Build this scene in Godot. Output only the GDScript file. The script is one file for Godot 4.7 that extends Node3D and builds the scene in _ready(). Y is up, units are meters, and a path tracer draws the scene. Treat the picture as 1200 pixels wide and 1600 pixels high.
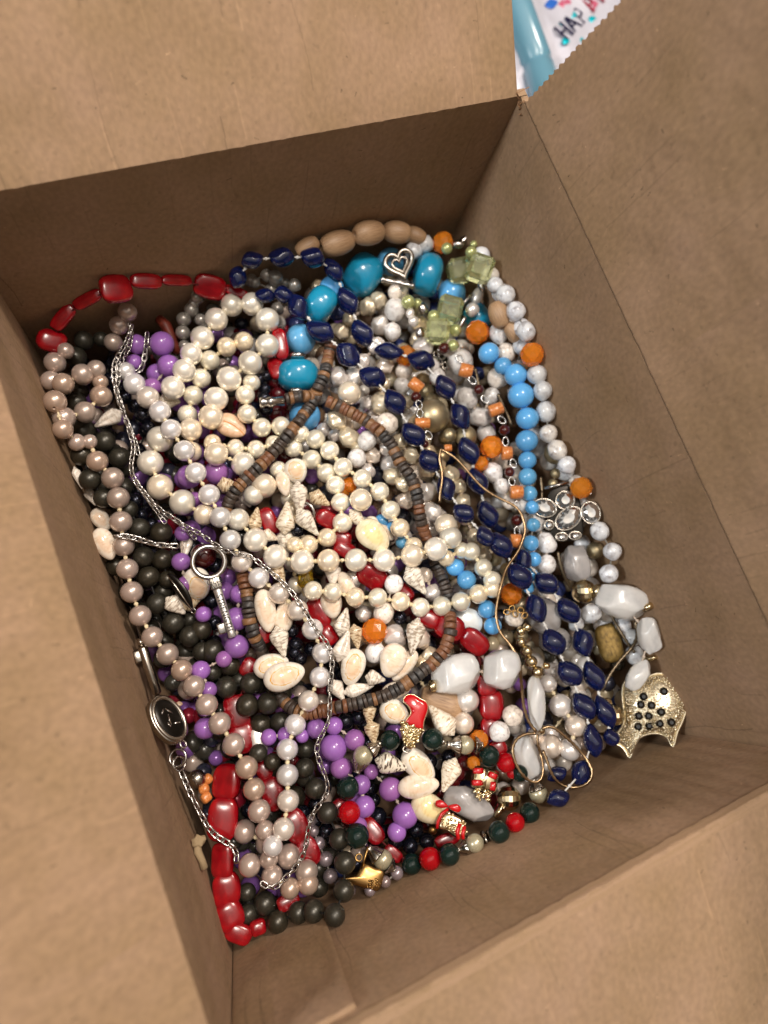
extends Node3D
# A carton of tangled costume jewellery, seen from above. Units are metres; the traced tables below are millimetres inside the carton:
# x along the far wall, y up from the carton's floor, z from the far wall to the near one.

const W := 0.21933
const L := 0.28000
const H := 0.14
const BOARD := 0.0036
const HEAP := [0.03452, 0.04975, 0.05583, 0.04200]

var rng := RandomNumberGenerator.new()
var mats := {}
var shapes := {}
var taken := {}
var spots := {}


func _ready() -> void:
	rng.seed = 11
	# ---- camera
	var k := [0.908169, 0.205159, 0.364883, 0.320296, 0.220657, -0.921261, -0.269519, 0.953530, 0.134682, 0.038130, 0.357844, 0.174798]
	var cam := Camera3D.new()
	cam.name = "camera"
	cam.fov = 73.8387
	cam.near = 0.01
	cam.far = 20.0
	cam.transform = Transform3D(Basis(Vector3(k[0], k[1], k[2]), Vector3(k[3], k[4], k[5]), Vector3(k[6], k[7], k[8])), Vector3(k[9], k[10], k[11]))
	var lens := CameraAttributesPhysical.new()
	lens.frustum_focal_length = 12.0 / tan(deg_to_rad(73.8387 * 0.5))
	lens.frustum_focus_distance = 0.284
	lens.exposure_aperture = 3.8
	cam.attributes = lens
	add_child(cam)
	cam.current = true
	# ---- the dim room round the table
	var env := Environment.new()
	env.background_mode = Environment.BG_COLOR
	env.background_color = Color(0.29, 0.285, 0.275)
	env.tonemap_mode = Environment.TONE_MAPPER_LINEAR
	env.tonemap_exposure = 1.1
	env.sdfgi_enabled = true
	env.ssao_enabled = true
	env.ssil_enabled = true
	var we := WorldEnvironment.new()
	we.name = "room_air"
	we.environment = env
	add_child(we)
	make_materials()
	# ---- two warm globes on the ceiling and a cooler one over the other end of the room
	globe_lamp("warm glass globe lamp above the far end of the table", Vector3(0.14, 1.34, -0.06), 0.10, Color(1.0, 0.955, 0.91), 0.90)
	globe_lamp("warm glass globe lamp above the wall with the torn corner", Vector3(0.86, 1.34, -0.32), 0.10, Color(1.0, 0.955, 0.91), 1.12)
	globe_lamp("cool white globe lamp at the far side of the room", Vector3(-1.30, 1.16, -0.14), 0.12, Color(0.97, 0.99, 1.0), 1.25)
	make_ceiling()
	# ---- table, carton
	make_table()
	make_carton()
	make_behind()
	# ---- jewellery
	deep_beads()
	var homes := {}
	for s in traced_strands():
		var t = make_strand(s)
		if s.label.begins_with("chunky"):
			homes["chunky"] = t
	for p in traced_lines():
		make_line(p)
	make_shells()
	homes["carol"] = thing("festive_bead_necklace", "necklace of dark green and red glass beads and silver capped pearls by the near wall", "necklace")
	homes["disco"] = thing("gold_bead_necklace", "faceted mirror gold balls and thin gold rings strung between the frosted nuggets", "necklace")
	homes["lime"] = thing("crystal_necklace", "necklace of lime tinted crystal cubes with tiny green pearls in the far corner", "necklace")
	homes["carnelian"] = thing("wire_link_necklace", "silver wire necklace of orange stone tubes and dark garnet beads beside the navy strands", "necklace")
	for p in traced_pieces():
		bead(homes[p[0]], p[1], p[2], p[3], p[4])
	spots = traced_spots()
	make_charms()


# ------------------------------------------------------------------ naming
func numbered(called: String) -> String:
	var n: int = taken.get(called, 0)
	taken[called] = n + 1
	return called if n == 0 else "%s_%03d" % [called, n]


func tag(o: Node, label := "", category := "", group := "", kind := "") -> void:
	if label:
		o.set_meta("label", label)
	if category:
		o.set_meta("category", category)
	if group:
		o.set_meta("group", group)
	if kind:
		o.set_meta("kind", kind)


func thing(called: String, label: String, category: String, group := "") -> Node3D:
	var o := Node3D.new()
	o.name = numbered(called)
	add_child(o, true)
	tag(o, label, category, group)
	return o


func part(called: String, mesh: Mesh, m: Material, parent: Node, at := Transform3D()) -> MeshInstance3D:
	var o := MeshInstance3D.new()
	if parent == self:
		o.name = numbered(called)
	else:
		var n: int = parent.get_meta("n_" + called) if parent.has_meta("n_" + called) else 0
		parent.set_meta("n_" + called, n + 1)
		o.name = called if n == 0 else "%s_%03d" % [called, n]
	o.mesh = mesh
	o.material_override = m
	o.transform = at
	parent.add_child(o, true)
	return o


# ------------------------------------------------------------------ materials
func shade_of(look: String) -> Material:
	# beads of one strand differ a little in tone
	var names := [look, look + " paler", look + " warmer", look + " duller"]
	var pick: String = names[rng.randi() % 4]
	if not mats.has(pick):
		var m: StandardMaterial3D = mats[look].duplicate()
		var c := m.albedo_color
		match pick.get_slice(" ", 1):
			"paler":
				m.albedo_color = c * Color(1.03, 1.03, 1.035)
			"warmer":
				m.albedo_color = c * Color(1.0, 0.965, 0.92)
			"duller":
				m.albedo_color = c * Color(0.93, 0.93, 0.925)
				m.roughness = minf(1.0, m.roughness * 1.3)
		m.resource_name = pick
		mats[pick] = m
	return mats[pick]


func lin(r: float, g: float, b: float) -> Color:
	return Color(r, g, b).linear_to_srgb()


func mat(called: String, c: Color, rough: float, metal := 0.0, coat := 0.0, coat_rough := 0.06) -> StandardMaterial3D:
	var m := StandardMaterial3D.new()
	m.resource_name = called
	m.albedo_color = c
	m.roughness = rough
	m.metallic = metal
	if coat > 0.0:
		m.clearcoat_enabled = true
		m.clearcoat = coat
		m.clearcoat_roughness = coat_rough
	mats[called] = m
	return m


func noise_tex(freq: float, seed_: int, ramp: Array, side := 256, fractal := 4, kind := FastNoiseLite.TYPE_SIMPLEX_SMOOTH) -> NoiseTexture2D:
	var n := FastNoiseLite.new()
	n.seed = seed_
	n.noise_type = kind
	n.frequency = freq
	n.fractal_octaves = fractal
	var t := NoiseTexture2D.new()
	t.width = side
	t.height = side
	t.seamless = true
	t.noise = n
	if ramp.size():
		var g := Gradient.new()
		g.offsets = PackedFloat32Array(ramp[0])
		g.colors = PackedColorArray(ramp[1])
		t.color_ramp = g
	return t


func textured(m: StandardMaterial3D, t: Texture2D, scale_: float) -> void:
	m.albedo_texture = t
	m.uv1_triplanar = true
	m.uv1_scale = Vector3.ONE * scale_


func relief(m: StandardMaterial3D, t: Texture2D, cm: float) -> void:
	m.heightmap_enabled = true
	m.heightmap_texture = t
	m.heightmap_scale = cm


func glass(called: String, c: Color, a: float, rough := 0.0) -> StandardMaterial3D:
	var m := mat(called, Color(c.r, c.g, c.b, a), rough)
	m.refraction_enabled = true
	m.refraction_scale = 0.05
	return m


func make_materials() -> void:
	# pearls: a lacquered, faintly metallic bead
	for p in [["cream_pearl", Color(0.97, 0.945, 0.89)], ["cream_pearl2", Color(0.975, 0.945, 0.865)], ["cool_pearl", Color(0.91, 0.90, 0.90)], ["taupe_pearl", Color(0.74, 0.665, 0.62)],
			["white_pearl", Color(0.93, 0.90, 0.875)], ["champagne_pearl", Color(0.89, 0.83, 0.72)], ["silver_pearl", Color(0.62, 0.60, 0.57)], ["lilac_pearl", Color(0.56, 0.51, 0.53)], ["lime_pearl", Color(0.72, 0.74, 0.50)]]:
		var m := mat(p[0], p[1], 0.27, 0.46, 1.0, 0.03)
		m.metallic_specular = 0.6
	mats["aged_pearl"] = mat("aged_pearl", Color(0.78, 0.76, 0.68), 0.28, 0.4, 0.8, 0.06)
	textured(mats["aged_pearl"], noise_tex(0.03, 4, [[0.0, 0.45, 0.55, 1.0], [Color(0.66, 0.64, 0.55), Color(0.86, 0.84, 0.78), Color(0.92, 0.9, 0.85), Color(0.95, 0.95, 0.9)]]), 1.0)
	mat("olive_bead", Color(0.20, 0.195, 0.165), 0.36, 0.45, 0.25, 0.3)
	textured(mats["olive_bead"], noise_tex(0.02, 5, [[0.0, 0.5, 1.0], [Color(0.16, 0.155, 0.14), Color(0.225, 0.215, 0.18), Color(0.29, 0.27, 0.22)]]), 1.0)
	mats["olive_bead"].albedo_color = Color.WHITE
	mat("hematite", Color(0.13, 0.14, 0.19), 0.16, 0.75, 0.6, 0.04)
	mat("purple_bead", Color(0.575, 0.385, 0.68), 0.2, 0.0, 0.5, 0.06)
	mat("sky_bead", Color(0.36, 0.65, 0.87), 0.20, 0.0, 0.6, 0.04)
	mat("teal_bead", Color(0.10, 0.52, 0.66), 0.18, 0.0, 0.6, 0.04)
	mat("burgundy", Color(0.34, 0.06, 0.09), 0.2, 0.0, 0.6, 0.05)
	var r := mat("red_stone", Color.WHITE, 0.2, 0.0, 0.25, 0.03)
	textured(r, noise_tex(0.012, 8, [[0.0, 0.45, 0.7, 1.0], [Color(0.46, 0.02, 0.06), Color(0.52, 0.03, 0.075), Color(0.57, 0.04, 0.08), Color(0.65, 0.08, 0.095)]]), 0.3)
	r = mat("red_stone2", Color.WHITE, 0.24, 0.0, 0.5, 0.06)
	textured(r, noise_tex(0.012, 9, [[0.0, 0.5, 0.80, 0.86, 1.0], [Color(0.40, 0.02, 0.05), Color(0.48, 0.025, 0.065), Color(0.54, 0.04, 0.08), Color(0.78, 0.40, 0.43), Color(0.85, 0.58, 0.58)]]), 0.35)
	r = mat("navy_glass", Color.WHITE, 0.06, 0.0, 0.7, 0.015)
	r.metallic_specular = 0.42
	textured(r, noise_tex(0.02, 12, [[0.0, 0.5, 1.0], [Color(0.028, 0.05, 0.165), Color(0.035, 0.07, 0.22), Color(0.05, 0.105, 0.32)]]), 0.3)
	r = mat("howlite", Color.WHITE, 0.26, 0.0, 0.5, 0.08)
	textured(r, noise_tex(0.008, 21, [[0.0, 0.22, 0.33, 0.42, 0.62, 1.0], [Color(0.50, 0.47, 0.46), Color(0.64, 0.63, 0.64), Color(0.76, 0.77, 0.79), Color(0.82, 0.83, 0.85), Color(0.85, 0.855, 0.865), Color(0.88, 0.88, 0.875)]], 256, 3), 0.4)
	r = mat("howlite_white", Color.WHITE, 0.26, 0.0, 0.5, 0.08)
	textured(r, noise_tex(0.012, 25, [[0.0, 0.28, 0.34, 0.5, 1.0], [Color(0.58, 0.53, 0.50), Color(0.74, 0.71, 0.70), Color(0.86, 0.84, 0.83), Color(0.90, 0.885, 0.875), Color(0.93, 0.92, 0.90)]]), 0.5)
	var o := glass("orange_glass", Color(1.0, 0.62, 0.20), 0.36, 0.03)
	o.refraction_scale = 0.045
	r = mat("brushed_gold", Color.WHITE, 0.42, 0.85)
	textured(r, noise_tex(0.05, 30, [[0.0, 0.5, 1.0], [Color(0.60, 0.54, 0.42), Color(0.72, 0.66, 0.53), Color(0.80, 0.74, 0.62)]]), 1.5)
	mat("gold", Color(0.88, 0.81, 0.66), 0.2, 1.0)
	mat("pave_gold", Color(0.90, 0.85, 0.74), 0.24, 0.9)
	mat("bright_gold", Color(0.62, 0.49, 0.30), 0.3, 1.0)
	mat("gold_chain", Color(0.60, 0.50, 0.38), 0.3, 1.0)
	mat("dull_chain", Color(0.44, 0.39, 0.32), 0.4, 0.9)
	mat("silver", Color(0.74, 0.725, 0.71), 0.24, 1.0)
	mat("satin_silver", Color(0.84, 0.83, 0.82), 0.42, 0.85)
	mat("bright_silver", Color(0.88, 0.88, 0.88), 0.12, 1.0)
	mat("antique_silver", Color(0.68, 0.65, 0.61), 0.26, 1.0)
	mat("dark_metal", Color(0.17, 0.16, 0.15), 0.28, 0.9)
	mat("dark_enamel", Color(0.035, 0.033, 0.03), 0.15, 0.0, 0.6)
	var w := mat("pale_wood", Color.WHITE, 0.5)
	textured(w, noise_tex(0.02, 33, [[0.0, 0.5, 1.0], [Color(0.52, 0.40, 0.29), Color(0.66, 0.53, 0.40), Color(0.73, 0.61, 0.48)]]), 1.0)
	w.uv1_scale = Vector3(0.25, 2.0, 2.0)
	for v in [["wood_dark", 40, Color(0.13, 0.11, 0.10), Color(0.24, 0.20, 0.175), Color(0.34, 0.28, 0.24)], ["wood_char", 41, Color(0.10, 0.10, 0.10), Color(0.20, 0.185, 0.18), Color(0.30, 0.27, 0.25)],
			["wood_brown", 42, Color(0.30, 0.18, 0.115), Color(0.44, 0.28, 0.185), Color(0.54, 0.37, 0.25)], ["wood_tan", 43, Color(0.34, 0.24, 0.16), Color(0.49, 0.35, 0.23), Color(0.60, 0.45, 0.31)]]:
		var q := mat(v[0], Color.WHITE, 0.48)
		textured(q, noise_tex(0.03, v[1], [[0.0, 0.5, 1.0], [v[2], v[3], v[4]]], 128), 1.0)
		q.uv1_scale = Vector3(2.2, 0.6, 0.6)
	# stones that let light in
	for p in [["milky_quartz", Color(0.94, 0.935, 0.925), 51], ["grey_quartz", Color(0.76, 0.74, 0.73), 52]]:
		var q := mat(p[0], Color.WHITE, 0.26, 0.0, 0.5, 0.06)
		textured(q, noise_tex(0.008, p[2], [[0.0, 0.5, 1.0], [p[1] * Color(0.90, 0.90, 0.91), p[1], p[1] * Color(1.05, 1.04, 1.03)]]), 0.5)
		q.refraction_enabled = true
		q.refraction_scale = 0.035
		q.albedo_color = Color(1, 1, 1, 0.55)
	mat("green_glass", Color(0.045, 0.085, 0.075), 0.06, 0.0, 1.0, 0.02)
	var gg := glass("green_glass", Color(0.10, 0.20, 0.18), 0.45)
	gg.refraction_scale = 0.05
	glass("red_glass", Color(0.80, 0.06, 0.12), 0.45)
	glass("lime_crystal", Color(0.965, 0.985, 0.76), 0.10)
	glass("clear_crystal", Color(0.97, 0.97, 0.97), 0.04)
	glass("amber_glass", Color(0.86, 0.72, 0.20), 0.1)
	mat("rhinestone", Color(0.86, 0.85, 0.84), 0.04, 0.95)
	r = mat("carnelian", Color.WHITE, 0.3, 0.0, 0.4, 0.08)
	textured(r, noise_tex(0.012, 60, [[0.0, 0.5, 1.0], [Color(0.66, 0.33, 0.13), Color(0.80, 0.48, 0.24), Color(0.88, 0.62, 0.40)]]), 0.6)
	mat("garnet", Color(0.26, 0.07, 0.065), 0.14, 0.0, 0.6, 0.04)
	mat("red_enamel", Color(0.70, 0.04, 0.075), 0.12, 0.0, 0.8, 0.03)
	mat("green_enamel", Color(0.03, 0.16, 0.09), 0.12, 0.0, 0.8, 0.03)
	# threads
	mat("ivory_thread", Color(0.86, 0.80, 0.66), 0.8)
	mat("white_thread", Color(0.85, 0.84, 0.82), 0.7)
	mat("pale_thread", Color(0.72, 0.66, 0.60), 0.8)
	mat("tan_cord", Color(0.58, 0.50, 0.38), 0.85)
	mat("grey_thread", Color(0.45, 0.43, 0.40), 0.7)
	mat("black_thread", Color(0.06, 0.055, 0.05), 0.8)
	mat("red_thread", Color(0.36, 0.05, 0.06), 0.8)
	# shells
	cowrie_print("cowrie", Color(0.92, 0.87, 0.80), Color(0.90, 0.80, 0.70), 0.0, 71)
	cowrie_print("cowrie_yellow", Color(0.90, 0.85, 0.72), Color(0.90, 0.82, 0.60), 0.0, 72)
	cowrie_print("cowrie_ring", Color(0.94, 0.91, 0.86), Color(0.92, 0.80, 0.67), 0.72, 73)
	cowrie_print("cowrie_slit", Color(0.88, 0.74, 0.62), Color(0.90, 0.80, 0.70), 0.02, 74)
	for v in [["cone", 81, [[0.0, 0.36, 0.44, 0.55, 1.0], [Color(0.56, 0.50, 0.45), Color(0.72, 0.67, 0.61), Color(0.85, 0.81, 0.75), Color(0.88, 0.85, 0.79), Color(0.92, 0.89, 0.84)]]],
			["cone_ribbed", 82, [[0.0, 0.4, 0.5, 1.0], [Color(0.50, 0.40, 0.30), Color(0.78, 0.71, 0.61), Color(0.87, 0.82, 0.74), Color(0.91, 0.88, 0.82)]]],
			["cone_plain", 83, [[0.0, 0.3, 0.5, 1.0], [Color(0.70, 0.62, 0.55), Color(0.82, 0.77, 0.71), Color(0.88, 0.84, 0.79), Color(0.90, 0.88, 0.84)]]],
			["cone_dark", 84, [[0.0, 0.46, 0.54, 1.0], [Color(0.52, 0.46, 0.40), Color(0.66, 0.60, 0.53), Color(0.83, 0.79, 0.73), Color(0.87, 0.84, 0.79)]]],
			["cone_knob", 85, [[0.0, 0.40, 0.5, 1.0], [Color(0.36, 0.26, 0.18), Color(0.66, 0.55, 0.42), Color(0.80, 0.72, 0.59), Color(0.86, 0.81, 0.71)]]],
			["cone_spot", 86, [[0.0, 0.37, 0.41, 1.0], [Color(0.26, 0.21, 0.18), Color(0.40, 0.34, 0.29), Color(0.86, 0.82, 0.75), Color(0.89, 0.86, 0.80)]]]]:
		var q := mat(v[0], Color.WHITE, 0.36, 0.0, 0.35, 0.1)
		q.albedo_texture = noise_tex(0.022, v[1], v[2])
		q.uv1_scale = Vector3(1, 2.5, 1)
	# carton, table, things behind
	kraft("kraft", 101, 1.0)
	kraft("kraft_flap", 102, 0.4)
	kraft("kraft_clean", 103, 0.72)
	mat("torn_board", Color(0.52, 0.38, 0.26), 0.95)
	w = mat("table_wood", Color.WHITE, 0.45)
	w.albedo_texture = noise_tex(0.02, 120, [[0.0, 0.5, 1.0], [Color(0.26, 0.17, 0.11), Color(0.36, 0.24, 0.15), Color(0.45, 0.31, 0.20)]], 512)
	w.uv1_scale = Vector3(2, 14, 1)
	mat("bag_film", Color(0.80, 0.79, 0.83), 0.18, 0.25, 0.6, 0.05)
	mat("teal_plastic", Color(0.38, 0.55, 0.62), 0.16, 0.0, 0.6, 0.04)
	mat("pale_plastic", Color(0.62, 0.74, 0.80), 0.25)
	mat("print_navy", Color(0.15, 0.13, 0.30), 0.2, 0.6)
	mat("print_cyan", Color(0.10, 0.78, 0.84), 0.12, 0.5)
	mat("print_pink", Color(0.80, 0.40, 0.50), 0.2, 0.3)
	mat("print_lilac", Color(0.46, 0.36, 0.66), 0.2, 0.3)
	mat("print_blue", Color(0.20, 0.42, 0.78), 0.2, 0.3)
	mat("print_red", Color(0.66, 0.13, 0.24), 0.2, 0.4)
	mat("white_shell", Color(0.88, 0.90, 0.90), 0.12, 0.2, 0.8)


func cowrie_print(called: String, edge: Color, back: Color, ring: float, seed_: int) -> void:
	# the shell's own colouring: a pale margin, a warmer back and, on some, the thin orange ring
	var n := FastNoiseLite.new()
	n.seed = seed_
	n.frequency = 0.02
	var side := 128
	var im := Image.create(side, side, false, Image.FORMAT_RGB8)
	for y in side:
		for x in side:
			var u := (x + 0.5) / side * 2.0 - 1.0
			var v := (y + 0.5) / side * 2.0 - 1.0
			var d := sqrt(u * u * 1.15 + v * v * 1.5) + 0.07 * n.get_noise_2d(x * 1.7, y * 1.7)
			var c := back.lerp(edge, smoothstep(0.45, 0.8, d))
			c = c.lerp(c * Color(0.93, 0.88, 0.82), clampf(n.get_noise_2d(x * 3 + 400, y * 0.8) * 1.4, 0.0, 1.0))
			if ring > 0.1:
				var off := absf(d - ring) / 0.034
				c = c.lerp(Color(0.86, 0.60, 0.20), clampf(1.2 - off, 0.0, 0.85) * clampf(0.75 + 1.4 * n.get_noise_2d(x, y + 300), 0.1, 1.0))
			elif ring > 0.0:
				var curve := v - 0.1 + 0.25 * u * u
				c = c.lerp(Color(0.78, 0.45, 0.14), clampf(1.2 - absf(curve) / 0.05, 0.0, 0.9))
			im.set_pixel(x, y, c)
	var m := mat(called, Color.WHITE, 0.16, 0.0, 0.8, 0.03)
	m.albedo_texture = ImageTexture.create_from_image(im)


func kraft(called: String, seed_: int, scuffs: float) -> void:
	var side := 1024
	var big := FastNoiseLite.new()
	big.seed = seed_
	big.frequency = 0.006
	big.fractal_octaves = 5
	var fine := FastNoiseLite.new()
	fine.seed = seed_ + 1
	fine.frequency = 0.11
	fine.fractal_octaves = 3
	var fleck := FastNoiseLite.new()
	fleck.seed = seed_ + 2
	fleck.frequency = 0.06
	fleck.fractal_octaves = 2
	var a := big.get_image(side, side)
	var b := fine.get_image(side, side)
	var c := fleck.get_image(side, side)
	b.resize(side, side / 3, Image.INTERPOLATE_BILINEAR)
	b.resize(side, side, Image.INTERPOLATE_BILINEAR)
	var pa := a.get_data()
	var pb := b.get_data()
	var pc := c.get_data()
	var out := PackedByteArray()
	out.resize(side * side * 3)
	for i in side * side:
		var g := 1.0 + (pa[i] - 128) * 0.00045 + (pb[i] - 128) * 0.0006
		if pc[i] > 214:
			g -= 0.06
		elif pc[i] < 40:
			g += 0.035
		out[i * 3] = clampi(int(147.0 * g), 0, 255)
		out[i * 3 + 1] = clampi(int(120.0 * g), 0, 255)
		out[i * 3 + 2] = clampi(int(94.0 * g + (pa[i] - 128) * 0.03), 0, 255)
	var im := Image.create_from_data(side, side, false, Image.FORMAT_RGB8, out)
	var r := RandomNumberGenerator.new()
	r.seed = seed_
	# long scuffs along the flutes, specks and short fibres
	for n in int(70 * (scuffs if scuffs != 0.72 else 0.06)):
		var x := r.randf() * side
		var y := r.randf() * side
		var len_ := r.randf_range(30, 190)
		var lean := r.randf_range(-0.07, 0.07)
		var dark := r.randf_range(0.82, 0.95)
		for s in int(len_):
			var px := posmod(int(x + lean * s + 2.0 * sin(s * 0.05)), side)
			var py := posmod(int(y + s), side)
			im.set_pixel(px, py, im.get_pixel(px, py) * Color(dark, dark, dark))
	# rubbed ridges: the liner is worn, in broken lines, where it lies on the flutes
	var flute := 0.0
	while flute < side:
		var y := r.randf() * 60.0
		while y < side:
			var len_ := r.randf_range(20, 130)
			var tone := r.randf_range(0.93, 0.985) if scuffs > 0.7 else r.randf_range(1.03, 1.08)
			if r.randf() < 0.45:
				for q in int(len_):
					var px := posmod(int(flute + 1.2 * sin((y + q) * 0.02)), side)
					var py := posmod(int(y + q), side)
					for w in 2:
						im.set_pixel((px + w) % side, py, im.get_pixel((px + w) % side, py) * Color(tone, tone, tone))
			y += len_ + r.randf_range(5, 90)
		flute += 23.8 * (1 if r.randf() < 0.8 else 2)
	for n in 420:
		var x := r.randi() % side
		var y := r.randi() % side
		var deep := r.randf_range(0.68, 0.88)
		if r.randf() < 0.35:
			deep = r.randf_range(1.08, 1.2)
		var dir := r.randf() * TAU
		for s in r.randi_range(1, 7):
			var px := posmod(x + int(cos(dir) * s), side)
			var py := posmod(y + int(sin(dir) * s), side)
			im.set_pixel(px, py, im.get_pixel(px, py) * Color(deep, deep, deep))
	var m := mat(called, Color.WHITE, 0.86)
	m.albedo_texture = ImageTexture.create_from_image(im)
	m.metallic_specular = 0.3
	relief(m, noise_tex(0.22, seed_ + 7, [], 1024, 2), 0.0012)


# ------------------------------------------------------------------ shapes
func grid_mesh(points: Array, uvs: Array, closed_u := false) -> ArrayMesh:
	# rows of points to a smooth sheet; rows run along v
	var st := SurfaceTool.new()
	st.begin(Mesh.PRIMITIVE_TRIANGLES)
	var rows := points.size()
	var cols: int = points[0].size()
	for i in rows:
		for j in cols:
			st.set_smooth_group(0)
			st.set_uv(uvs[i][j] if uvs.size() else Vector2(float(j) / cols, float(i) / rows))
			st.add_vertex(points[i][j])
	for i in rows - 1:
		for j in (cols if closed_u else cols - 1):
			var j2 := (j + 1) % cols
			var a := i * cols + j
			var b := i * cols + j2
			var c := (i + 1) * cols + j
			var d := (i + 1) * cols + j2
			for v in [a, c, b, b, c, d]:
				st.add_index(v)
	st.generate_normals()
	return st.commit()


func flat_mesh(tris: PackedVector3Array) -> ArrayMesh:
	var st := SurfaceTool.new()
	st.begin(Mesh.PRIMITIVE_TRIANGLES)
	st.set_smooth_group(-1)
	for i in range(0, tris.size(), 3):
		var a := tris[i]
		var b := tris[i + 1]
		var c := tris[i + 2]
		if (b - a).cross(c - a).dot(a + b + c) > 0.0:   # clockwise seen from outside
			var q := b
			b = c
			c = q
		for v in [a, b, c]:
			st.set_uv(Vector2(v.x, v.y))
			st.add_vertex(v)
	st.generate_normals()
	return st.commit()


func lathe(profile: Array, seg := 20, flutes := 0, depth := 0.0) -> ArrayMesh:
	# [x, radius] pairs turned about the x axis
	var rows := []
	for p in profile:
		var row := []
		for j in seg:
			var a := TAU * j / seg
			var r: float = p[1] * (1.0 - depth * (0.5 + 0.5 * cos(a * flutes)) if flutes else 1.0)
			row.append(Vector3(p[0], r * cos(a), r * sin(a)))
		rows.append(row)
	return grid_mesh(rows, [], true)


func signed_pow(v: float, e: float) -> float:
	return signf(v) * pow(absf(v), e)


func pebble(e1: float, e2: float, wobble := 0.0, seed_ := 0, twist := 0.0, sharp := 0.0) -> ArrayMesh:
	# a rounded block between a ball (1, 1) and a brick (small exponents); poles on the x axis
	var n := FastNoiseLite.new()
	n.seed = seed_
	n.frequency = 0.7
	var rows := []
	for i in 15:
		var row := []
		var u := -PI / 2 + PI * i / 14.0
		for j in 24:
			var v := TAU * j / 24
			var x := signed_pow(sin(u), e1)
			var r := signed_pow(cos(u), e1)
			var y := r * signed_pow(cos(v), e2)
			var z := r * signed_pow(sin(v), e2)
			if twist != 0.0:
				# two lobes with a hollow between them, winding round the axis
				var lobe := 0.90 + 0.10 * cos(2.0 * v + sharp * 0.3 * x)
				y *= lobe
				z *= lobe * 0.86
				var a := twist * x
				var y2 := y * cos(a) - z * sin(a)
				z = y * sin(a) + z * cos(a)
				y = y2 * 0.92 + 0.04 * sharp * sin(PI * x)
			var p := Vector3(x, y, z)
			p *= 1.0 + wobble * n.get_noise_3dv(p * 1.3)
			row.append(p)
		rows.append(row)
	return grid_mesh(rows, [], true)


func cut_stone(seed_: int) -> ArrayMesh:
	# a tumbled stone with a few ground facets left on it
	var m := pebble(0.62, 0.68, 0.08, seed_)
	var a := m.surface_get_arrays(0)
	var v: PackedVector3Array = a[Mesh.ARRAY_VERTEX]
	var r := RandomNumberGenerator.new()
	r.seed = seed_
	var cuts := []
	for i in 14:
		cuts.append([Vector3(r.randfn() * 0.8, r.randfn(), r.randfn()).normalized(), r.randf_range(0.80, 0.92)])
	cuts.append([Vector3(0.1, 0.15, 1).normalized(), 0.82])
	for i in v.size():
		for c in cuts:
			var over: float = v[i].dot(c[0]) - c[1] * 1.08
			if over > 0.0:
				v[i] -= c[0] * over
	var st := SurfaceTool.new()
	st.begin(Mesh.PRIMITIVE_TRIANGLES)
	for i in v.size():
		st.set_smooth_group(0)
		st.add_vertex(v[i])
	for i in a[Mesh.ARRAY_INDEX]:
		st.add_index(i)
	st.generate_normals()
	return st.commit()


func faceted(seg: int, rings: int, stagger: bool, table := 0.92) -> ArrayMesh:
	var tri := PackedVector3Array()
	var pt := func(i: int, j: int) -> Vector3:
		var u := -asin(table) + 2.0 * asin(table) * i / rings
		var v := TAU * (j + (0.5 * (i % 2) if stagger else 0.0)) / seg
		return Vector3(sin(u), cos(u) * cos(v), cos(u) * sin(v))
	for i in rings:
		for j in seg:
			var a: Vector3 = pt.call(i, j)
			var b: Vector3 = pt.call(i, j + 1)
			var c: Vector3 = pt.call(i + 1, j)
			var d: Vector3 = pt.call(i + 1, j + 1)
			if stagger and i % 2 == 1:
				tri.append_array([a, b, d, a, d, c])
			else:
				tri.append_array([a, b, c, b, d, c])
	for e in [0, rings]:
		for j in range(1, seg - 1):
			tri.append_array([pt.call(e, 0), pt.call(e, j), pt.call(e, j + 1)])
	return flat_mesh(tri)


func cut_cube() -> ArrayMesh:
	var tri := PackedVector3Array()
	var k := 0.70
	for ax in 3:
		for s in [-1.0, 1.0]:
			var c := []
			for q in [[-k, -k], [k, -k], [k, k], [-k, k]]:
				var p := Vector3()
				p[ax] = s
				p[(ax + 1) % 3] = q[0]
				p[(ax + 2) % 3] = q[1]
				c.append(p)
			tri.append_array([c[0], c[1], c[2], c[0], c[2], c[3]])
	for ax in 3:   # chamfers along the edges
		var b := (ax + 1) % 3
		var d := (ax + 2) % 3
		for sb in [-1.0, 1.0]:
			for sd in [-1.0, 1.0]:
				var c := []
				for q in [[-k, 0], [k, 0], [k, 1], [-k, 1]]:
					var p := Vector3()
					p[ax] = q[0]
					p[b] = sb * (1.0 if q[1] == 0 else k)
					p[d] = sd * (k if q[1] == 0 else 1.0)
					c.append(p)
				tri.append_array([c[0], c[1], c[2], c[0], c[2], c[3]])
	for sx in [-1.0, 1.0]:
		for sy in [-1.0, 1.0]:
			for sz in [-1.0, 1.0]:
				tri.append_array([Vector3(sx, sy * k, sz * k), Vector3(sx * k, sy, sz * k), Vector3(sx * k, sy * k, sz)])
	return flat_mesh(tri)


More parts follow.
